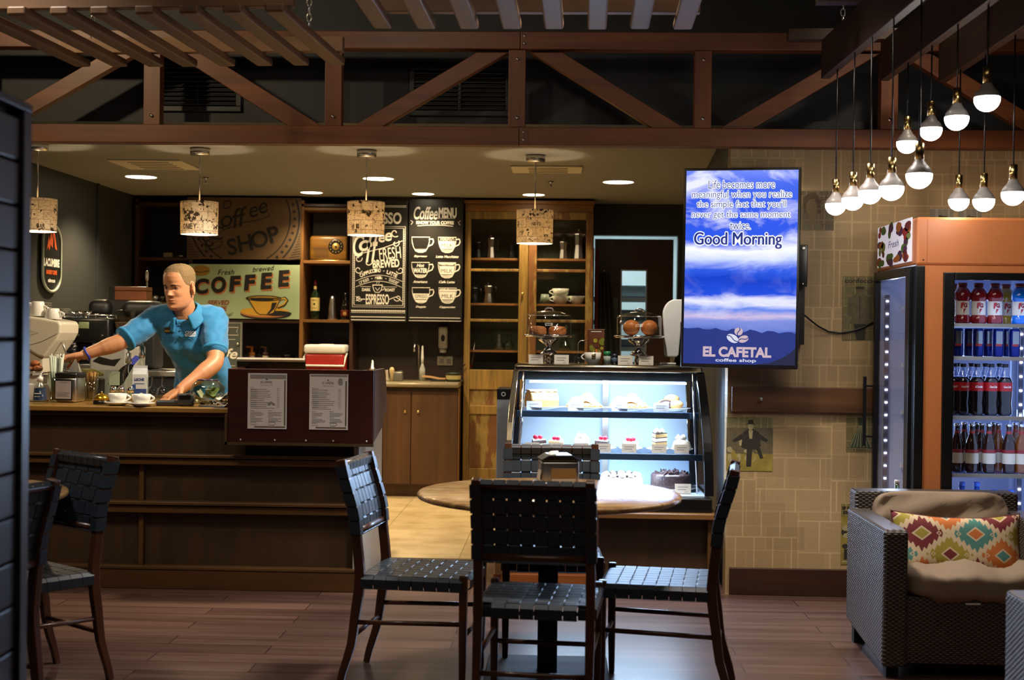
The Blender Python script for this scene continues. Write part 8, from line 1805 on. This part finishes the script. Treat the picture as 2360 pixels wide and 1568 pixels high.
# wristband, belt, trousers, shoes
wv = (J['rw']-J['re']).normalized(); wc = J['re'].lerp(J['rw'], .93)
MB().tube([wc+wv.cross(up_).normalized()*.037*math.cos(a)+wv.cross(wv.cross(up_)).normalized()*.037*math.sin(a)+wv*.004*math.sin(2*a) for a in [2*PI*i/24 for i in range(24)]], .006, 8, True).build('wristband', plain('band_blue', '#2336b8', .4), ps)
tr_ = MB(); rings(tr_, [(J['pelvis']-up_*.13, lat, dep(up_), .17, .128), (J['pelvis']-up_*.02, lat, dep(up_), .175, .13), (J['pelvis']+up_*.05, lat, dep(up_), .162, .124)])
for s in (-1, 1):
    hip = J['pelvis']-up_*.06+lat*s*.085; knee = hip-up_*.42+lat*s*.02+fr_dir*.03; ank = Vector((knee.x, knee.y+.02, .10)); limb(tr_, [hip, hip.lerp(knee, .5), knee, knee.lerp(ank, .5), ank], [.098, .085, .068, .064, .055])
remeshed(tr_, .009, 3).build('trousers', plain('trousers_black', '#141518', .8), ps)
for s in (-1, 1):
    hip = J['pelvis']-up_*.06+lat*s*.085; knee = hip-up_*.42+lat*s*.02+fr_dir*.03
    M = frame_m((knee.x, knee.y-.05, 0), lat, fr_dir); sm2 = MB(); sm2.rbox((0, .0, .012), (.098, .285, .022), .01, M); sm2.sphere((0, -.04, .05), 1, M, 18, 12, (.045, .085, .055)); sm2.sphere((0, .07, .032), 1, M, 18, 12, (.046, .075, .035)); sm2.build('shoe', M_BLACK, ps)
# ------------------------------------------------------------------ things on the counter and the bar bench behind it
def CP(px, py): p = PZ(px, py, CT); return Vector((p.x, p.y, CT+.001))
def th(name, label, cat, px, py, rz=0, group=None): return thing(name, label, cat, CP(px, py), rz, group)
M_CLEAR = glass('jar_glass', (.86, .9, .86), .04, .6); M_DARKMET = plain('gunmetal', '#26272a', .3, .6)
# hand sanitiser
r = th('pump_bottle', 'clear pump bottle with a blue label at the screen end of the counter', 'bottle', 92, 931)
MB().lathe([(.038, 0), (.04, .008), (.03, .095), (.014, .112), (.013, .125)], None, 22).build('body', M_CLEAR, r, world=False); MB().lathe([(.0345, .02), (.0305, .085)], None, 22, cap=False).build('paper_label', plain('sanitizer_blue', '#2a3d66', .5), r, world=False)
MB().lathe([(.016, .122), (.016, .145), (.006, .148), (.006, .165), (.001, .166)], None, 14).bar((.006, 0, .162), (-.04, 0, .160), .014, .012).build('pump_top', M_WHITE, r, world=False)
mb = MB(); M = front((0, -.0345, .05)); mb.rect(-.018, .004, .018, .009, M); mb.rect(-.018, -.012, .012, -.008, M); mb.build('lettering', M_PAPER, r, world=False)
# glass of straws, glass of stirrers
def glassful(px, py, label, r0, r1, h):
    r = th('glass_tumbler', label, 'glass', px, py); MB().lathe([(r0*.9, 0), (r0, .004), (r1, h), (r1*.95, h), (r0*.93, .012), (.0001, .01)], None, 24, cap=False).build('tumbler', M_CLEAR, r, world=False); return r
g1 = glassful(128, 926, 'tall clear glass packed with wrapped straws by the white coffee machine', .033, .045, .17); g2 = glassful(209, 924, 'clear glass holding pale wooden coffee stirrers', .036, .046, .14)
rr = random.Random(11)
def sticks(g, n, r0, r1, h, wid, mt, name, label, cat, group, flat=False):
    first = None
    for i in range(n):
        a = rr.uniform(0, 2*PI); q_ = math.sqrt(rr.random()); p0 = Vector((r0*.6*q_*math.cos(a), r0*.6*q_*math.sin(a), .014)); p1 = Vector((r1*.92*q_*math.cos(a), r1*.92*q_*math.sin(a), h*rr.uniform(.95, 1.03)))
        mb = MB(); mb.bar(p0, p1, wid, wid*.3) if flat else mb.cyl(p0, p1, wid, seg=8)
        o = mb.build(name, mt, world=False); o.location = g.location; tag(o, label, cat, group)
sticks(g1, 26, .03, .046, .262, .0042, plain('straw_paper', '#c9d2c6', .6), 'drinking_straw', 'white wrapped drinking straw in the tall glass', 'straw', 'straws in the tall glass')
sticks(g2, 26, .033, .046, .165, .006, plain('stirrer_wood', '#c49a62', .6), 'coffee_stirrer', 'pale wooden coffee stirrer in the clear glass', 'stirrer', 'stirrers in the glass', True)
# napkin dispenser with a framed card
p = CP(163, 927); r = thing('napkin_dispenser', 'steel napkin dispenser with a framed white card on the counter', 'napkin dispenser', p, -.1)
MB().rbox((0, 0, .07), (.118, .13, .14), .014).build('body', M_STEEL, r, world=False); MB().rbox((0, 0, .152), (.13, .14, .03), .013).build('top_lid', plain('dispenser_black', '#17171a'), r, world=False)
MB().rbox((-.01, -.068, .07), (.1, .008, .118), .006).build('frame', M_DARKMET, r, world=False); MB().box((-.01, -.0728, .07), (.09, .002, .1)).build('card', plain('card_lilac', '#b9b3bd', .5), r, world=False)
mb = MB(); M = front((-.01, -.0745, .07)); mb.text('EL CAFETAL', 0, .042, .05, .006, M); [mb.stroke([(-.038, -.022-.007*k), (.036-.012*(k % 2), -.022-.007*k)], .002, M) for k in range(3)]; mb.stroke([(-.04, -.014), (.04, -.014)], .0015, M); mb.build('lettering', M_GREYINK, r, world=False)
nm = MB(); nm.grid(lambda u, v: Vector((.01+.035*(u-.5)*2*(1-v*.88)+.012*v, .01+.02*math.sin(u*PI)*(1-v), .166+.075*v)), 10, 8); nm.grid(lambda u, v: Vector((.03+.03*(u-.5)*2*(1-v*.8), .035-.02*u, .166+.055*v)), 10, 8); nm.build('napkin', M_PAPER, r, world=False)
# bell
r = th('service_bell', 'brass service bell on a black base on the counter', 'bell', 234, 932); MB().lathe([(.044, 0), (.046, .008), (.044, .02), (.03, .024), (.0001, .024)], None, 26).build('base', M_BLACK, r, world=False)
MB().lathe([(.043, .022), (.041, .034), (.03, .05), (.012, .058), (.0001, .059)], None, 26).build('dome', plain('bell_brass', '#c9a02c', .22, .85), r, world=False); MB().cyl((0, 0, .057), (0, 0, .07), .005, seg=10).build('plunger', M_BRASS, r, world=False)
# cups on saucers
for i, (px, py, hs, lab) in enumerate(((271, 935, 1, 'beside the brass bell'), (326, 937, 1, 'nearer the barista\'s hand'))):
    c = CP(px, py); sput(plate(.072), 'saucer', M_WHITE, f'white saucer under the coffee cup {lab}', 'saucer', c, 0, 'saucers on the counter')
    r = thing('coffee_cup', f'white round coffee cup on its saucer {lab}', 'cup', c+Vector((0, 0, .0085)), .4, 'coffee cups on the counter'); coffee_cup_mb(.051, .056, hs).build('body', M_WHITE, r, world=False); MB().lathe([(.0001, .046), (.046, .046)], None, 24, cap=False).build('coffee', plain('milk_coffee', '#b58a5a', .3), r, world=False)
# shakers
for i, (px, py, lab) in enumerate(((262, 925, 'first of the three glass shakers, above the bell-side cup'), (279, 924, 'middle one of the three glass shakers'), (300, 926, 'glass shaker nearest the blue carton'))):
    r = th('glass_shaker', lab if i else 'glass shaker farthest from the blue carton', 'shaker', px, py, 0, 'glass shakers'); MB().lathe([(.022, 0), (.024, .01), (.02, .05)], None, 16).build('body', M_CLEAR, r, world=False); MB().lathe([(.021, .05), (.022, .07), (.012, .082), (.001, .083)], None, 16).build('cap', M_CHROME, r, world=False); MB().lathe([(.0205, .004), (.0195, .034), (.0001, .034)], None, 16).build('filling', plain('sugar_brown', '#a88d6b', .8), r, world=False)
# carton
r = th('milk_carton', 'white and blue carton standing behind the coffee cups', 'carton', 323, 922, .15)
MB().bx((-.04, -.035, 0), (.04, .035, .15)).prism([(-.035, .15), (.035, .15), (.004, .185), (.004, .2), (-.004, .2), (-.004, .185)], .08, frame_m((-.04, 0, 0), (0, 1, 0), (0, 0, 1))).build('box', plain('carton_white', '#c5ccd6', .5), r, world=False)
mb = MB(); M = front((0, -.0357, 0)); mb.rect(-.04, 0, .04, .065, M, 0); mb.disc(.012, .03, .013, M, 1, .0012); mb.text('LECHE', 0, .12, .055, .016, M, 0, bold=.04); mb.stroke([(-.03, .095), (.03, .095)], .004, M, 0); mb.rect(-.04, .065, -.02, .09, M, 0); mb.build('lettering', [plain('carton_blue', '#2c4a8c', .5), M_PAPER], r, world=False)
# tall bottles with steel pourers behind the carton
for i, (px, h_, lab) in enumerate(((296, .27, 'tall clear bottle with a steel pourer, on the bell side'), (327, .31, 'tallest clear bottle with a steel pourer, above the blue carton'))):
    c = CP(px, 922); c.y = 7.86; c.x = PY(px, 850, 7.86).x; r = thing('pourer_bottle', lab, 'bottle', c, 0, 'pourer bottles'); MB().lathe([(.035, 0), (.037, .01), (.037, h_*.55), (.015, h_*.74), (.014, h_*.8)], None, 20).build('body', M_CLEAR, r, world=False)
    MB().lathe([(.017, h_*.78), (.019, h_*.86), (.014, h_*.9), (.016, h_*1.0), (.007, h_*1.02), (.006, h_*1.14), (.001, h_*1.145)], None, 16).build('pourer', M_STEEL, r, world=False)
# upturned wine glasses
for i, (px, lab) in enumerate(((351, 'upturned wine glass beside the carton'), (374, 'upturned wine glass nearest the barista\'s sleeve'))):
    c = CP(px, 921); c.y = 7.8; c.x = PY(px, 890, 7.8).x; sput(MB().lathe([(.03, 0), (.036, .03), (.03, .065), (.006, .082), (.004, .13), (.032, .136), (.0001, .14)], None, 24), 'wine_glass', M_CLEAR, lab, 'glass', c, 0, 'upturned wine glasses')
# card terminal
c = CP(420, 936); r = thing('card_terminal', 'dark grey card payment terminal lying on the counter near the fishbowl', 'card terminal', c, .12)
MB().rbox((-.075, 0, .014), (.12, .07, .028), .008).build('keypad_body', plain('terminal_grey', '#2f3236', .4), r, world=False); MB().rbox((.02, .005, .033), (.09, .085, .066), .014).build('printer_head', plain('terminal_dark', '#3a3e44', .35), r, world=False); MB().box((.02, -.0385, .048), (.06, .004, .022)).build('display', M_BLACK, r, world=False)
mb = MB(); [mb.box((-.115+.02*i, -.018+.018*j, .0285), (.013, .012, .003)) for i in range(4) for j in range(3)]; mb.build('key_pattern', plain('key_grey', '#70747a', .4), r, world=False)
sput(MB().rbox((0, 0, .012), (.06, .05, .024), .006), 'receipt_roll', plain('roll_cream', '#a08d6a', .6), 'small pale receipt roll wedged between terminal and fishbowl', 'roll', CP(444, 931))
# fishbowl of tips
c = CP(478, 937); r = thing('glass_fishbowl', 'round glass fishbowl of notes and coins beside the menu box', 'bowl', c); rb = .092
pb_ = [(.045, 0)]+[(rb*math.sin(t), .078-rb*math.cos(t)*.86) for t in [PI*(.18+.62*i/14) for i in range(15)]]; pin = [(x-.003, z+.001) for x, z in reversed(pb_[1:])]+[(.0001, .006)]
MB().lathe(pb_+pin, None, 36, cap=False).build('bowl', M_CLEAR, r, world=False); tz_ = pb_[-1]; MB().tube([(tz_[0]*math.cos(a), tz_[0]*math.sin(a), tz_[1]) for a in [2*PI*i/36 for i in range(36)]], .0035, 8, True).build('rim', plain('bowl_rim', '#3a2a4a', .15), r, world=False)
for k, (dx, dy, z, ry, mt, nm) in enumerate(((-.02, -.01, .05, .5, '#a9a98a', 'pale'), (.025, .0, .06, -.5, '#8f9a5a', 'greenish'), (.0, .03, .075, .2, '#c7c3a8', 'cream'), (.03, -.03, .045, -.2, '#7f8a48', 'olive'))):
    nt_ = MB(); nt_.grid(lambda u, v: Vector(((u-.5)*.08, (v-.5)*.045, .022*abs(u-.45)*2+.006*math.sin(v*7))), 8, 6); o = nt_.build('banknote', plain('note_'+nm, mt, .7), world=False); o.location = c+Vector((dx, dy, z)); o.rotation_euler = (.3, ry, k*1.1); tag(o, f'folded {nm} banknote inside the glass fishbowl', 'banknote', 'banknotes in the fishbowl')
for k in range(22):
    a = rr.uniform(0, 2*PI); q_ = .05*math.sqrt(rr.random()); o = MB().lathe([(.011, 0), (.011, .002)], None, 14).build('coin', M_STEEL if k % 2 else M_DARKMET, world=False); o.location = c+Vector((q_*math.cos(a), q_*math.sin(a), .012+.014*rr.random())); o.rotation_euler = (rr.uniform(-.6, .6), rr.uniform(-.6, .6), 0); tag(o, 'coin lying at the bottom of the glass fishbowl', 'coin', 'coins in the fishbowl')
# napkin stack by the box
c = CP(513, 938); r = thing('napkin_stack', 'crumpled white paper napkins between the fishbowl and the menu box', 'napkins', c)
for k in range(3): MB().grid(lambda u, v: Vector(((u-.5)*.06, (v-.5)*.09, .012+.016*k+.008*math.sin(u*6+k)+.008*math.sin(v*8+k*2)+.02*u*(k == 2))), 10, 10).build('napkin', M_PAPER, r, world=False)
# fruit
c = CP(112, 923); c.y += .22; sput(MB().sphere((0, 0, .03), .028, sc=(1.2, 1, 1)), 'lemon', plain('lemon_yellow', '#c9982c', .45, bump=.15, scale=80), 'single yellow lemon behind the glass of straws', 'fruit', CP(117, 920)+Vector((0, .15, .07)))
sput(MB().rbox((0, 0, .035), (.1, .08, .07), .006), 'white_tray', M_WHITE, 'small white box holding up the lemon', 'box', CP(117, 920)+Vector((0, .15, 0)))
c = PY(198, 848, 7.85); c.z = CT+.001
mb = MB(); mb.rbox((0, 0, .06), (.2, .1, .12), .01); sput(mb, 'dark_crate', M_BLACKMAT, 'dark low crate under the green bananas', 'crate', c)
for k in range(3): sput(MB().tube([(-.085+.17*i/8, .012*k-.01, .012+.022*math.sin(PI*i/8)*(1 if k != 1 else .7)) for i in range(9)], .017, 10, scales=[.35, .8, 1, 1.05, 1.05, 1, .95, .7, .35]), 'banana', plain('banana_green', '#7c7a1c', .45, var=.15), f'greenish banana, {("front", "middle", "rear")[k]} one on the dark crate', 'fruit', c+Vector((0, -.03+.035*k, .125)), .05*k, 'green bananas')
# acrylic sign holder
c = CP(252, 924); c.y = 7.72; c.x = PY(252, 870, 7.72).x; r = thing('sign_holder', 'upright clear sign holder with a pale green slip behind the cups', 'sign holder', c, .1); MB().box((0, 0, .09), (.12, .003, .17)).build('holder', M_CLEAR, r, world=False); MB().box((.03, -.003, .125), (.06, .002, .08)).build('slip', plain('slip_green', '#9aa890', .6), r, world=False); MB().rbox((0, 0, .006), (.12, .06, .012), .003).build('foot', M_CLEAR, r, world=False)
# pastry plate on a white stand
c = CP(72, 926); c.y += .06; r = thing('pastry_stand', 'small white stand with a glass plate at the screen end of the counter', 'stand', c); MB().rbox((0, 0, .05), (.13, .11, .10), .008).rbox((.01, 0, .125), (.1, .09, .05), .006).build('box', M_WHITE, r, world=False); MB().lathe([(.03, .151), (.075, .158), (.08, .165), (.0001, .156)], None, 26).build('plate', M_CHROME, r, world=False)
for k, (dx, dy, dz) in enumerate(((-.03, 0, 0), (.02, -.02, 0), (.0, .03, .01), (-.005, 0, .028))): sput(MB().sphere((0, 0, .018), .026, sc=(1.2, .9, .7), seg=14, rings=10), 'sweet_roll', plain('sweet_roll', '#a8653a', .5, var=.4, bump=.5, scale=60), f'small glazed pastry, {("outer", "front", "rear", "topmost")[k]} in the heap on the glass plate', 'pastry', c+Vector((dx, dy, .166+dz)), k, 'glazed pastries on the glass plate')
# ---- white coffee machine at the counter end
Ym = 7.62; ex0 = PY(36, 800, Ym).x
def mp(px, py): p = PY(px, py, Ym); return (p.x-ex0, p.z-CT)
M_MWHITE = plain('machine_white', '#d8d0bd', .22, var=.01, Coat_Weight=.5)
r = thing('white_coffee_machine', 'sleek white coffee machine with a jutting nose, cups warming on top', 'coffee machine', (ex0, Ym, CT+.001)); MM = frame_m((0, 0, 0), (1, 0, 0), (0, 0, 1))
MB().prism([mp(-30, 727), mp(50, 727), mp(100, 734), mp(136, 741), mp(140, 750), mp(139, 768), mp(130, 785), mp(100, 826), mp(86, 822), mp(52, 800), mp(-30, 800)], -.3, MM).build('nose', M_MWHITE, r, world=False, bevel=.014, bseg=4)
MB().prism([mp(-30, 800), mp(96, 800), mp(98, 905), mp(-30, 905)], -.26, frame_m((0, .02, 0), (1, 0, 0), (0, 0, 1))).build('column', M_MWHITE, r, world=False, bevel=.01); MB().prism([mp(-30, 903), mp(110, 903), mp(110, 918), mp(-30, 918)], -.3, MM).build('drip_tray', M_STEEL, r, world=False)
mb = MB(); mb.stroke([mp(50, 778), mp(90, 768), mp(50, 760)], .004, frame_m((0, -.002, 0), (1, 0, 0), (0, 0, 1))); mb.stroke([mp(52, 800), mp(96, 788), mp(132, 770)], .003, frame_m((0, -.002, 0), (1, 0, 0), (0, 0, 1))); mb.build('seam_pattern', plain('seam_grey', '#8b8577', .4), r, world=False)
MB().tube([(mp(128, 790)[0], .1, mp(128, 790)[1]), (mp(132, 800)[0], .1, mp(136, 800)[1]), (mp(143, 835)[0], .1, mp(143, 835)[1])], .007, 8).build('steam_wand', M_STEEL, r, world=False)
def up_cup(px, pyt, pyb, y, lab):
    zt = PY(px, pyb, y).z; h = PY(px, pyt, y).z-zt; r = thing('coffee_cup', lab, 'cup', (PY(px, pyb, y).x, y, zt), -.2, 'cups warming upside down'); MB().lathe([(.048, 0), (.05, .003), (.036, h*.9), (.033, h), (.0001, h)], None, 24).build('body', M_WHITE, r, world=False); MB().tube([(.045-.007*k/10+.03*math.sin(PI*k/10), 0, h*(.25+.45*k/10)) for k in range(11)], .006, 8, up=(0, 1, 0)).build('handle', M_WHITE, r, world=False)
up_cup(58, 697, 725, Ym+.10, 'upturned white cup half hidden by the folding screen'); up_cup(87, 695, 729, Ym+.07, 'upturned white cup in the middle of the row on the white machine'); up_cup(122, 711, 736, Ym+.06, 'upturned white cup at the nose of the white machine')
# back bar bench and its machines
YBn = 8.9; ZB = PY(375, 856, YBn).z
x0, x1 = -3.70, PY(412, 860, YBn).x; bb = thing('back_bench', 'dark bar bench with a steel top behind the barista', 'bench', ((x0+x1)/2, YBn, 0))
MB().bx((x0, YBn+.02, .06), (x1-.01, YBn+.6, ZB-.035)).build('body', M_BLACKMAT, bb); MB().bx((x0, YBn, ZB-.035), (x1, YBn+.62, ZB)).build('worktop', M_STEEL, bb, bevel=.004); MB().bx((x0, YBn+.06, 0), (x1-.03, YBn+.58, .06)).build('plinth', M_BLACK, bb)
def B(px, py, y): p = PY(px, py, y); return p
ZZ = ZB+.001; y = YBn+.05
xA, xB = B(138, 800, y).x, B(250, 800, y).x; zA = B(190, 738, y).z; r = thing('espresso_machine', 'black and chrome espresso machine on the bench behind the outstretched arm', 'coffee machine', ((xA+xB)/2, y, ZZ))
MB().rbox(((xA+xB)/2, y+.13, (zA+ZZ+.16)/2+.02), (xB-xA, .24, (zA-ZZ)*.5), .02).build('body', M_BLACK, r); MB().bx((xA+.02, y+.12, ZZ), (xB-.02, y+.24, ZZ+.2)).build('rear_column', M_DARKMET, r); MB().rbox(((xA+xB)/2, y+.12, ZZ+.02), (xB-xA, .24, .04), .008).build('drip_tray', M_STEEL, r)
mb = MB(); [mb.cyl((xA+.015, y+yy_, zA+.035), (xB-.015, y+yy_, zA+.035), .006, seg=8) for yy_ in (.03, .22)]; [mb.cyl((x, y+yy_, zA-.02), (x, y+yy_, zA+.035), .005, seg=8) for x in (xA+.02, (xA+xB)/2, xB-.02) for yy_ in (.03, .22)]; mb.build('rail_frame', M_CHROME, r)
x = B(192, 748, y).x; MB().rbox((x, y+.012, zA-.035), (.07, .012, .045), .004).build('display', plain('display_olive', '#7d8663', .3), r)
for k, px in enumerate((160, 215)):
    x = B(px, 770, y).x; g_ = MB().lathe([(.032, 0), (.034, .045), (.02, .055)], T(x, y+.07, zA-.19), 20).build('group_head', M_CHROME, r); MB().lathe([(.034, -.03), (.035, 0)], T(x, y+.07, zA-.19), 20).cyl((x, y+.04, zA-.205), (x-.02, y-.12, zA-.215), .012, .015, 12).build('portafilter', M_BLACK, g_); MB().sphere((x+.055, y+.02, zA-.1), .022, sc=(1, .5, 1), seg=16, rings=10).build('knob', M_CHROME, r)
MB().sphere((B(240, 795, y).x, y-.01, B(240, 800, y).z), .02, sc=(1, .4, 1), seg=16, rings=10).build('pressure_gauge', plain('gauge_blue', '#5e7fae', .2), r)
# small chrome tampers and jugs along the machine's top
for k, (px, lab) in enumerate(((168, 'chrome milk jug on the espresso machine, nearest the cups'), (184, 'chrome milk jug in the middle of the espresso machine top'), (203, 'chrome milk jug beside the bean hopper'))):
    x = B(px, 730, y+.15).x; c = Vector((x, y+.15, zA+.002)); r2 = thing('milk_jug', lab, 'jug', c, k, 'chrome milk jugs'); MB().lathe([(.028, 0), (.03, .01), (.024, .04), (.028, .06), (.025, .06), (.001, .005)], None, 18).build('body', M_CHROME, r2, world=False); MB().tube([(.026, 0, .05), (.045, 0, .048), (.045, 0, .02), (.028, 0, .014)], .004, 6, up=(0, 1, 0)).build('handle', M_CHROME, r2, world=False)
# saucer stacks behind the cups
M_SAUCER = plain('saucer_grey', '#8d8a80', .25)
for (px, pyb, n, lab) in ((88, 716, 7, 'wide'), (140, 737, 6, 'narrow')):
    y2 = Ym+.2; zb_ = mp(px, 733 if px < 100 else 741)[1]+CT+.004; x = PY(px, pyb, y2).x; rr_ = .078 if px < 100 else .05
    if px > 100: y2 = y+.12; x = PY(146, pyb, y2).x; zb_ = zA+.002
    for k in range(n):
        sput(MB().lathe([(rr_*.5, 0), (rr_*.55, .003), (rr_, .010), (rr_*.98, .012), (rr_*.5, .005), (.0001, .005)], None, 24), 'saucer', M_SAUCER, f'grey saucer, {ORD[k]} from the bottom of the {lab} stack', 'saucer', (x, y2, zb_+k*.0125), 0, f'saucers in the {lab} stack')
# grinder with bean hopper
xg = B(247, 760, y).x+.09; r = thing('coffee_grinder', 'coffee grinder with a clear hopper of beans beside the espresso machine', 'grinder', (xg, y+.15, ZZ)); zh0, zh1 = B(247, 760, y+.15).z-ZZ, B(247, 716, y+.15).z-ZZ
MB().rbox((0, 0, zh0/2-.01), (.16, .2, zh0-.02), .02).build('body', M_BLACK, r, world=False); MB().lathe([(.05, zh0-.02), (.085, zh0), (.108, zh1-.006)], None, 4, smooth=False, a0=PI/4, a1=PI/4+2*PI-1e-7 if False else PI/4+2*PI).build('hopper', M_CLEAR, r, world=False)
MB().lathe([(.05, zh0-.005), (.08, zh0+.004), (.094, zh0+.05), (.0001, zh0+.056)], None, 4, smooth=False, a0=PI/4, a1=PI/4+2*PI).build('beans', plain('coffee_beans', '#3a2415', .5, var=.6, bump=1.0, scale=110), r, world=False); MB().rbox((0, 0, zh1), (.165, .165, .012), .004).build('hopper_lid', M_CLEAR, r, world=False); MB().tube([(0, -.1, zh0*.62), (0, -.15, zh0*.6), (0, -.155, zh0*.5)], .02, 10).build('spout', M_BLACK, r, world=False)
# domed black machines and the wooden box
def dome_machine(px0, px1, pyt, yy_, lab):
    xa_, xb_ = B(px0, 760, yy_).x, B(px1, 760, yy_).x; zt = B(px0, pyt, yy_).z-ZZ; r = thing('black_grinder', lab, 'grinder', ((xa_+xb_)/2, yy_, ZZ), 0, 'domed black machines'); w_ = xb_-xa_
    MB().rbox((0, .1, zt*.42), (w_*.9, .22, zt*.8), .02).build('body', M_BLACKMAT, r, world=False); MB().rbox((0, .08, zt-.06), (w_, .26, .12), .05, seg=5).build('hood', plain('hood_black', '#141414', .5), r, world=False)
    mb = MB(); [mb.box((0, -.033, zt*.62-.02*k), (w_*.5, .004, .006)) for k in range(4)]; mb.build('vent_slots', M_DARKMET, r, world=False)
dome_machine(205, 256, 690, YBn+.35, 'domed black machine with a pale corner, on the wall side of the wooden box'); dome_machine(284, 362, 693, YBn+.32, 'broad domed black machine just behind the barista\'s shoulder')
yb_ = YBn+.42; xa_, xb_ = B(250, 680, yb_).x, B(337, 680, yb_).x; z0_, z1_b = B(300, 692, yb_).z, B(300, 661, yb_).z
wb = thing('wall_ledge', 'dark ledge behind the machines holding the wooden box', 'shelf', ((xa_+xb_)/2, yb_+.05, ZZ)); MB().bx((xa_-.03, yb_-.05, ZZ), (xb_+.06, yb_+.17, z0_-.002)).build('body', M_BLACKMAT, wb)
r = thing('wooden_box', 'brown wooden tea box with a black end on the dark ledge', 'box', ((xa_+xb_)/2, yb_, z0_)); xm_ = B(264, 680, yb_).x; M_BOXW = wood('teabox_wood', '#5a2d12', '#935329', 'x', 1, .35)
MB().bx((xm_, yb_, z0_), (xb_, yb_+.14, z1_b-.03)).build('body', M_BOXW, r, bevel=.003); MB().bx((xm_, yb_-.002, z1_b-.028), (xb_, yb_+.14, z1_b)).build('lid', M_BOXW, r, bevel=.003); MB().bx((xa_, yb_+.005, z0_), (xm_-.001, yb_+.14, z1_b)).build('black_end', M_BLACKMAT, r)
zt_b = B(323, 622, yb_).z; x = B(323, 660, yb_).x; r = thing('tap_lever', 'slim steel tap lever rising behind the wooden box', 'tap', (x, yb_+.155, z0_)); MB().cyl((x, yb_+.155, z0_), (x, yb_+.155, zt_b-.07), .006, seg=10).build('stem', M_STEEL, r); MB().lathe([(.009, 0), (.012, .02), (.011, .065), (.001, .07)], T(x, yb_+.155, zt_b-.07), 14).build('handle', plain('lever_pale', '#a9a69b', .3, .4), r)
# pale machine side with a dark bird motif
y3 = YBn-.0; xa_, xb_ = B(204, 850, 8.55).x, B(292, 850, 8.55).x
c = Vector(((xa_+xb_)/2, 8.3, 0)); zt3 = PY(250, 800, 8.3).z
xa_, xb_ = PY(206, 850, 8.3).x, PY(290, 850, 8.3).x
r = thing('ice_machine', 'pale grey under-bench machine with a dark bird motif behind the counter', 'machine', ((xa_+xb_)/2, 8.3, 0)); MB().bx((xa_, 8.3, .05), (xb_, 8.7, zt3)).build('body', plain('machine_grey', '#a3a39e', .35, .1), r, bevel=.01); MB().bx((xa_+.02, 8.33, 0), (xb_-.02, 8.68, .05)).build('base', M_BLACK, r)
mb = MB(); M = front((xa_, 8.2985, zt3-.25)); mb.flat([(.12, .02), (.2, .12), (.27, .17), (.29, .15), (.26, .1), (.22, .03), (.17, -.02)], M); mb.flat([(.02, .16), (.06, .19), (.14, .17), (.2, .18), (.16, .13), (.08, .14)], M); mb.flat([(.24, .15), (.29, .2), (.33, .19), (.28, .14)], M, 1, .0012); mb.build('print', [M_BLACK, plain('motif_blue', '#4b55c0', .4)], r)
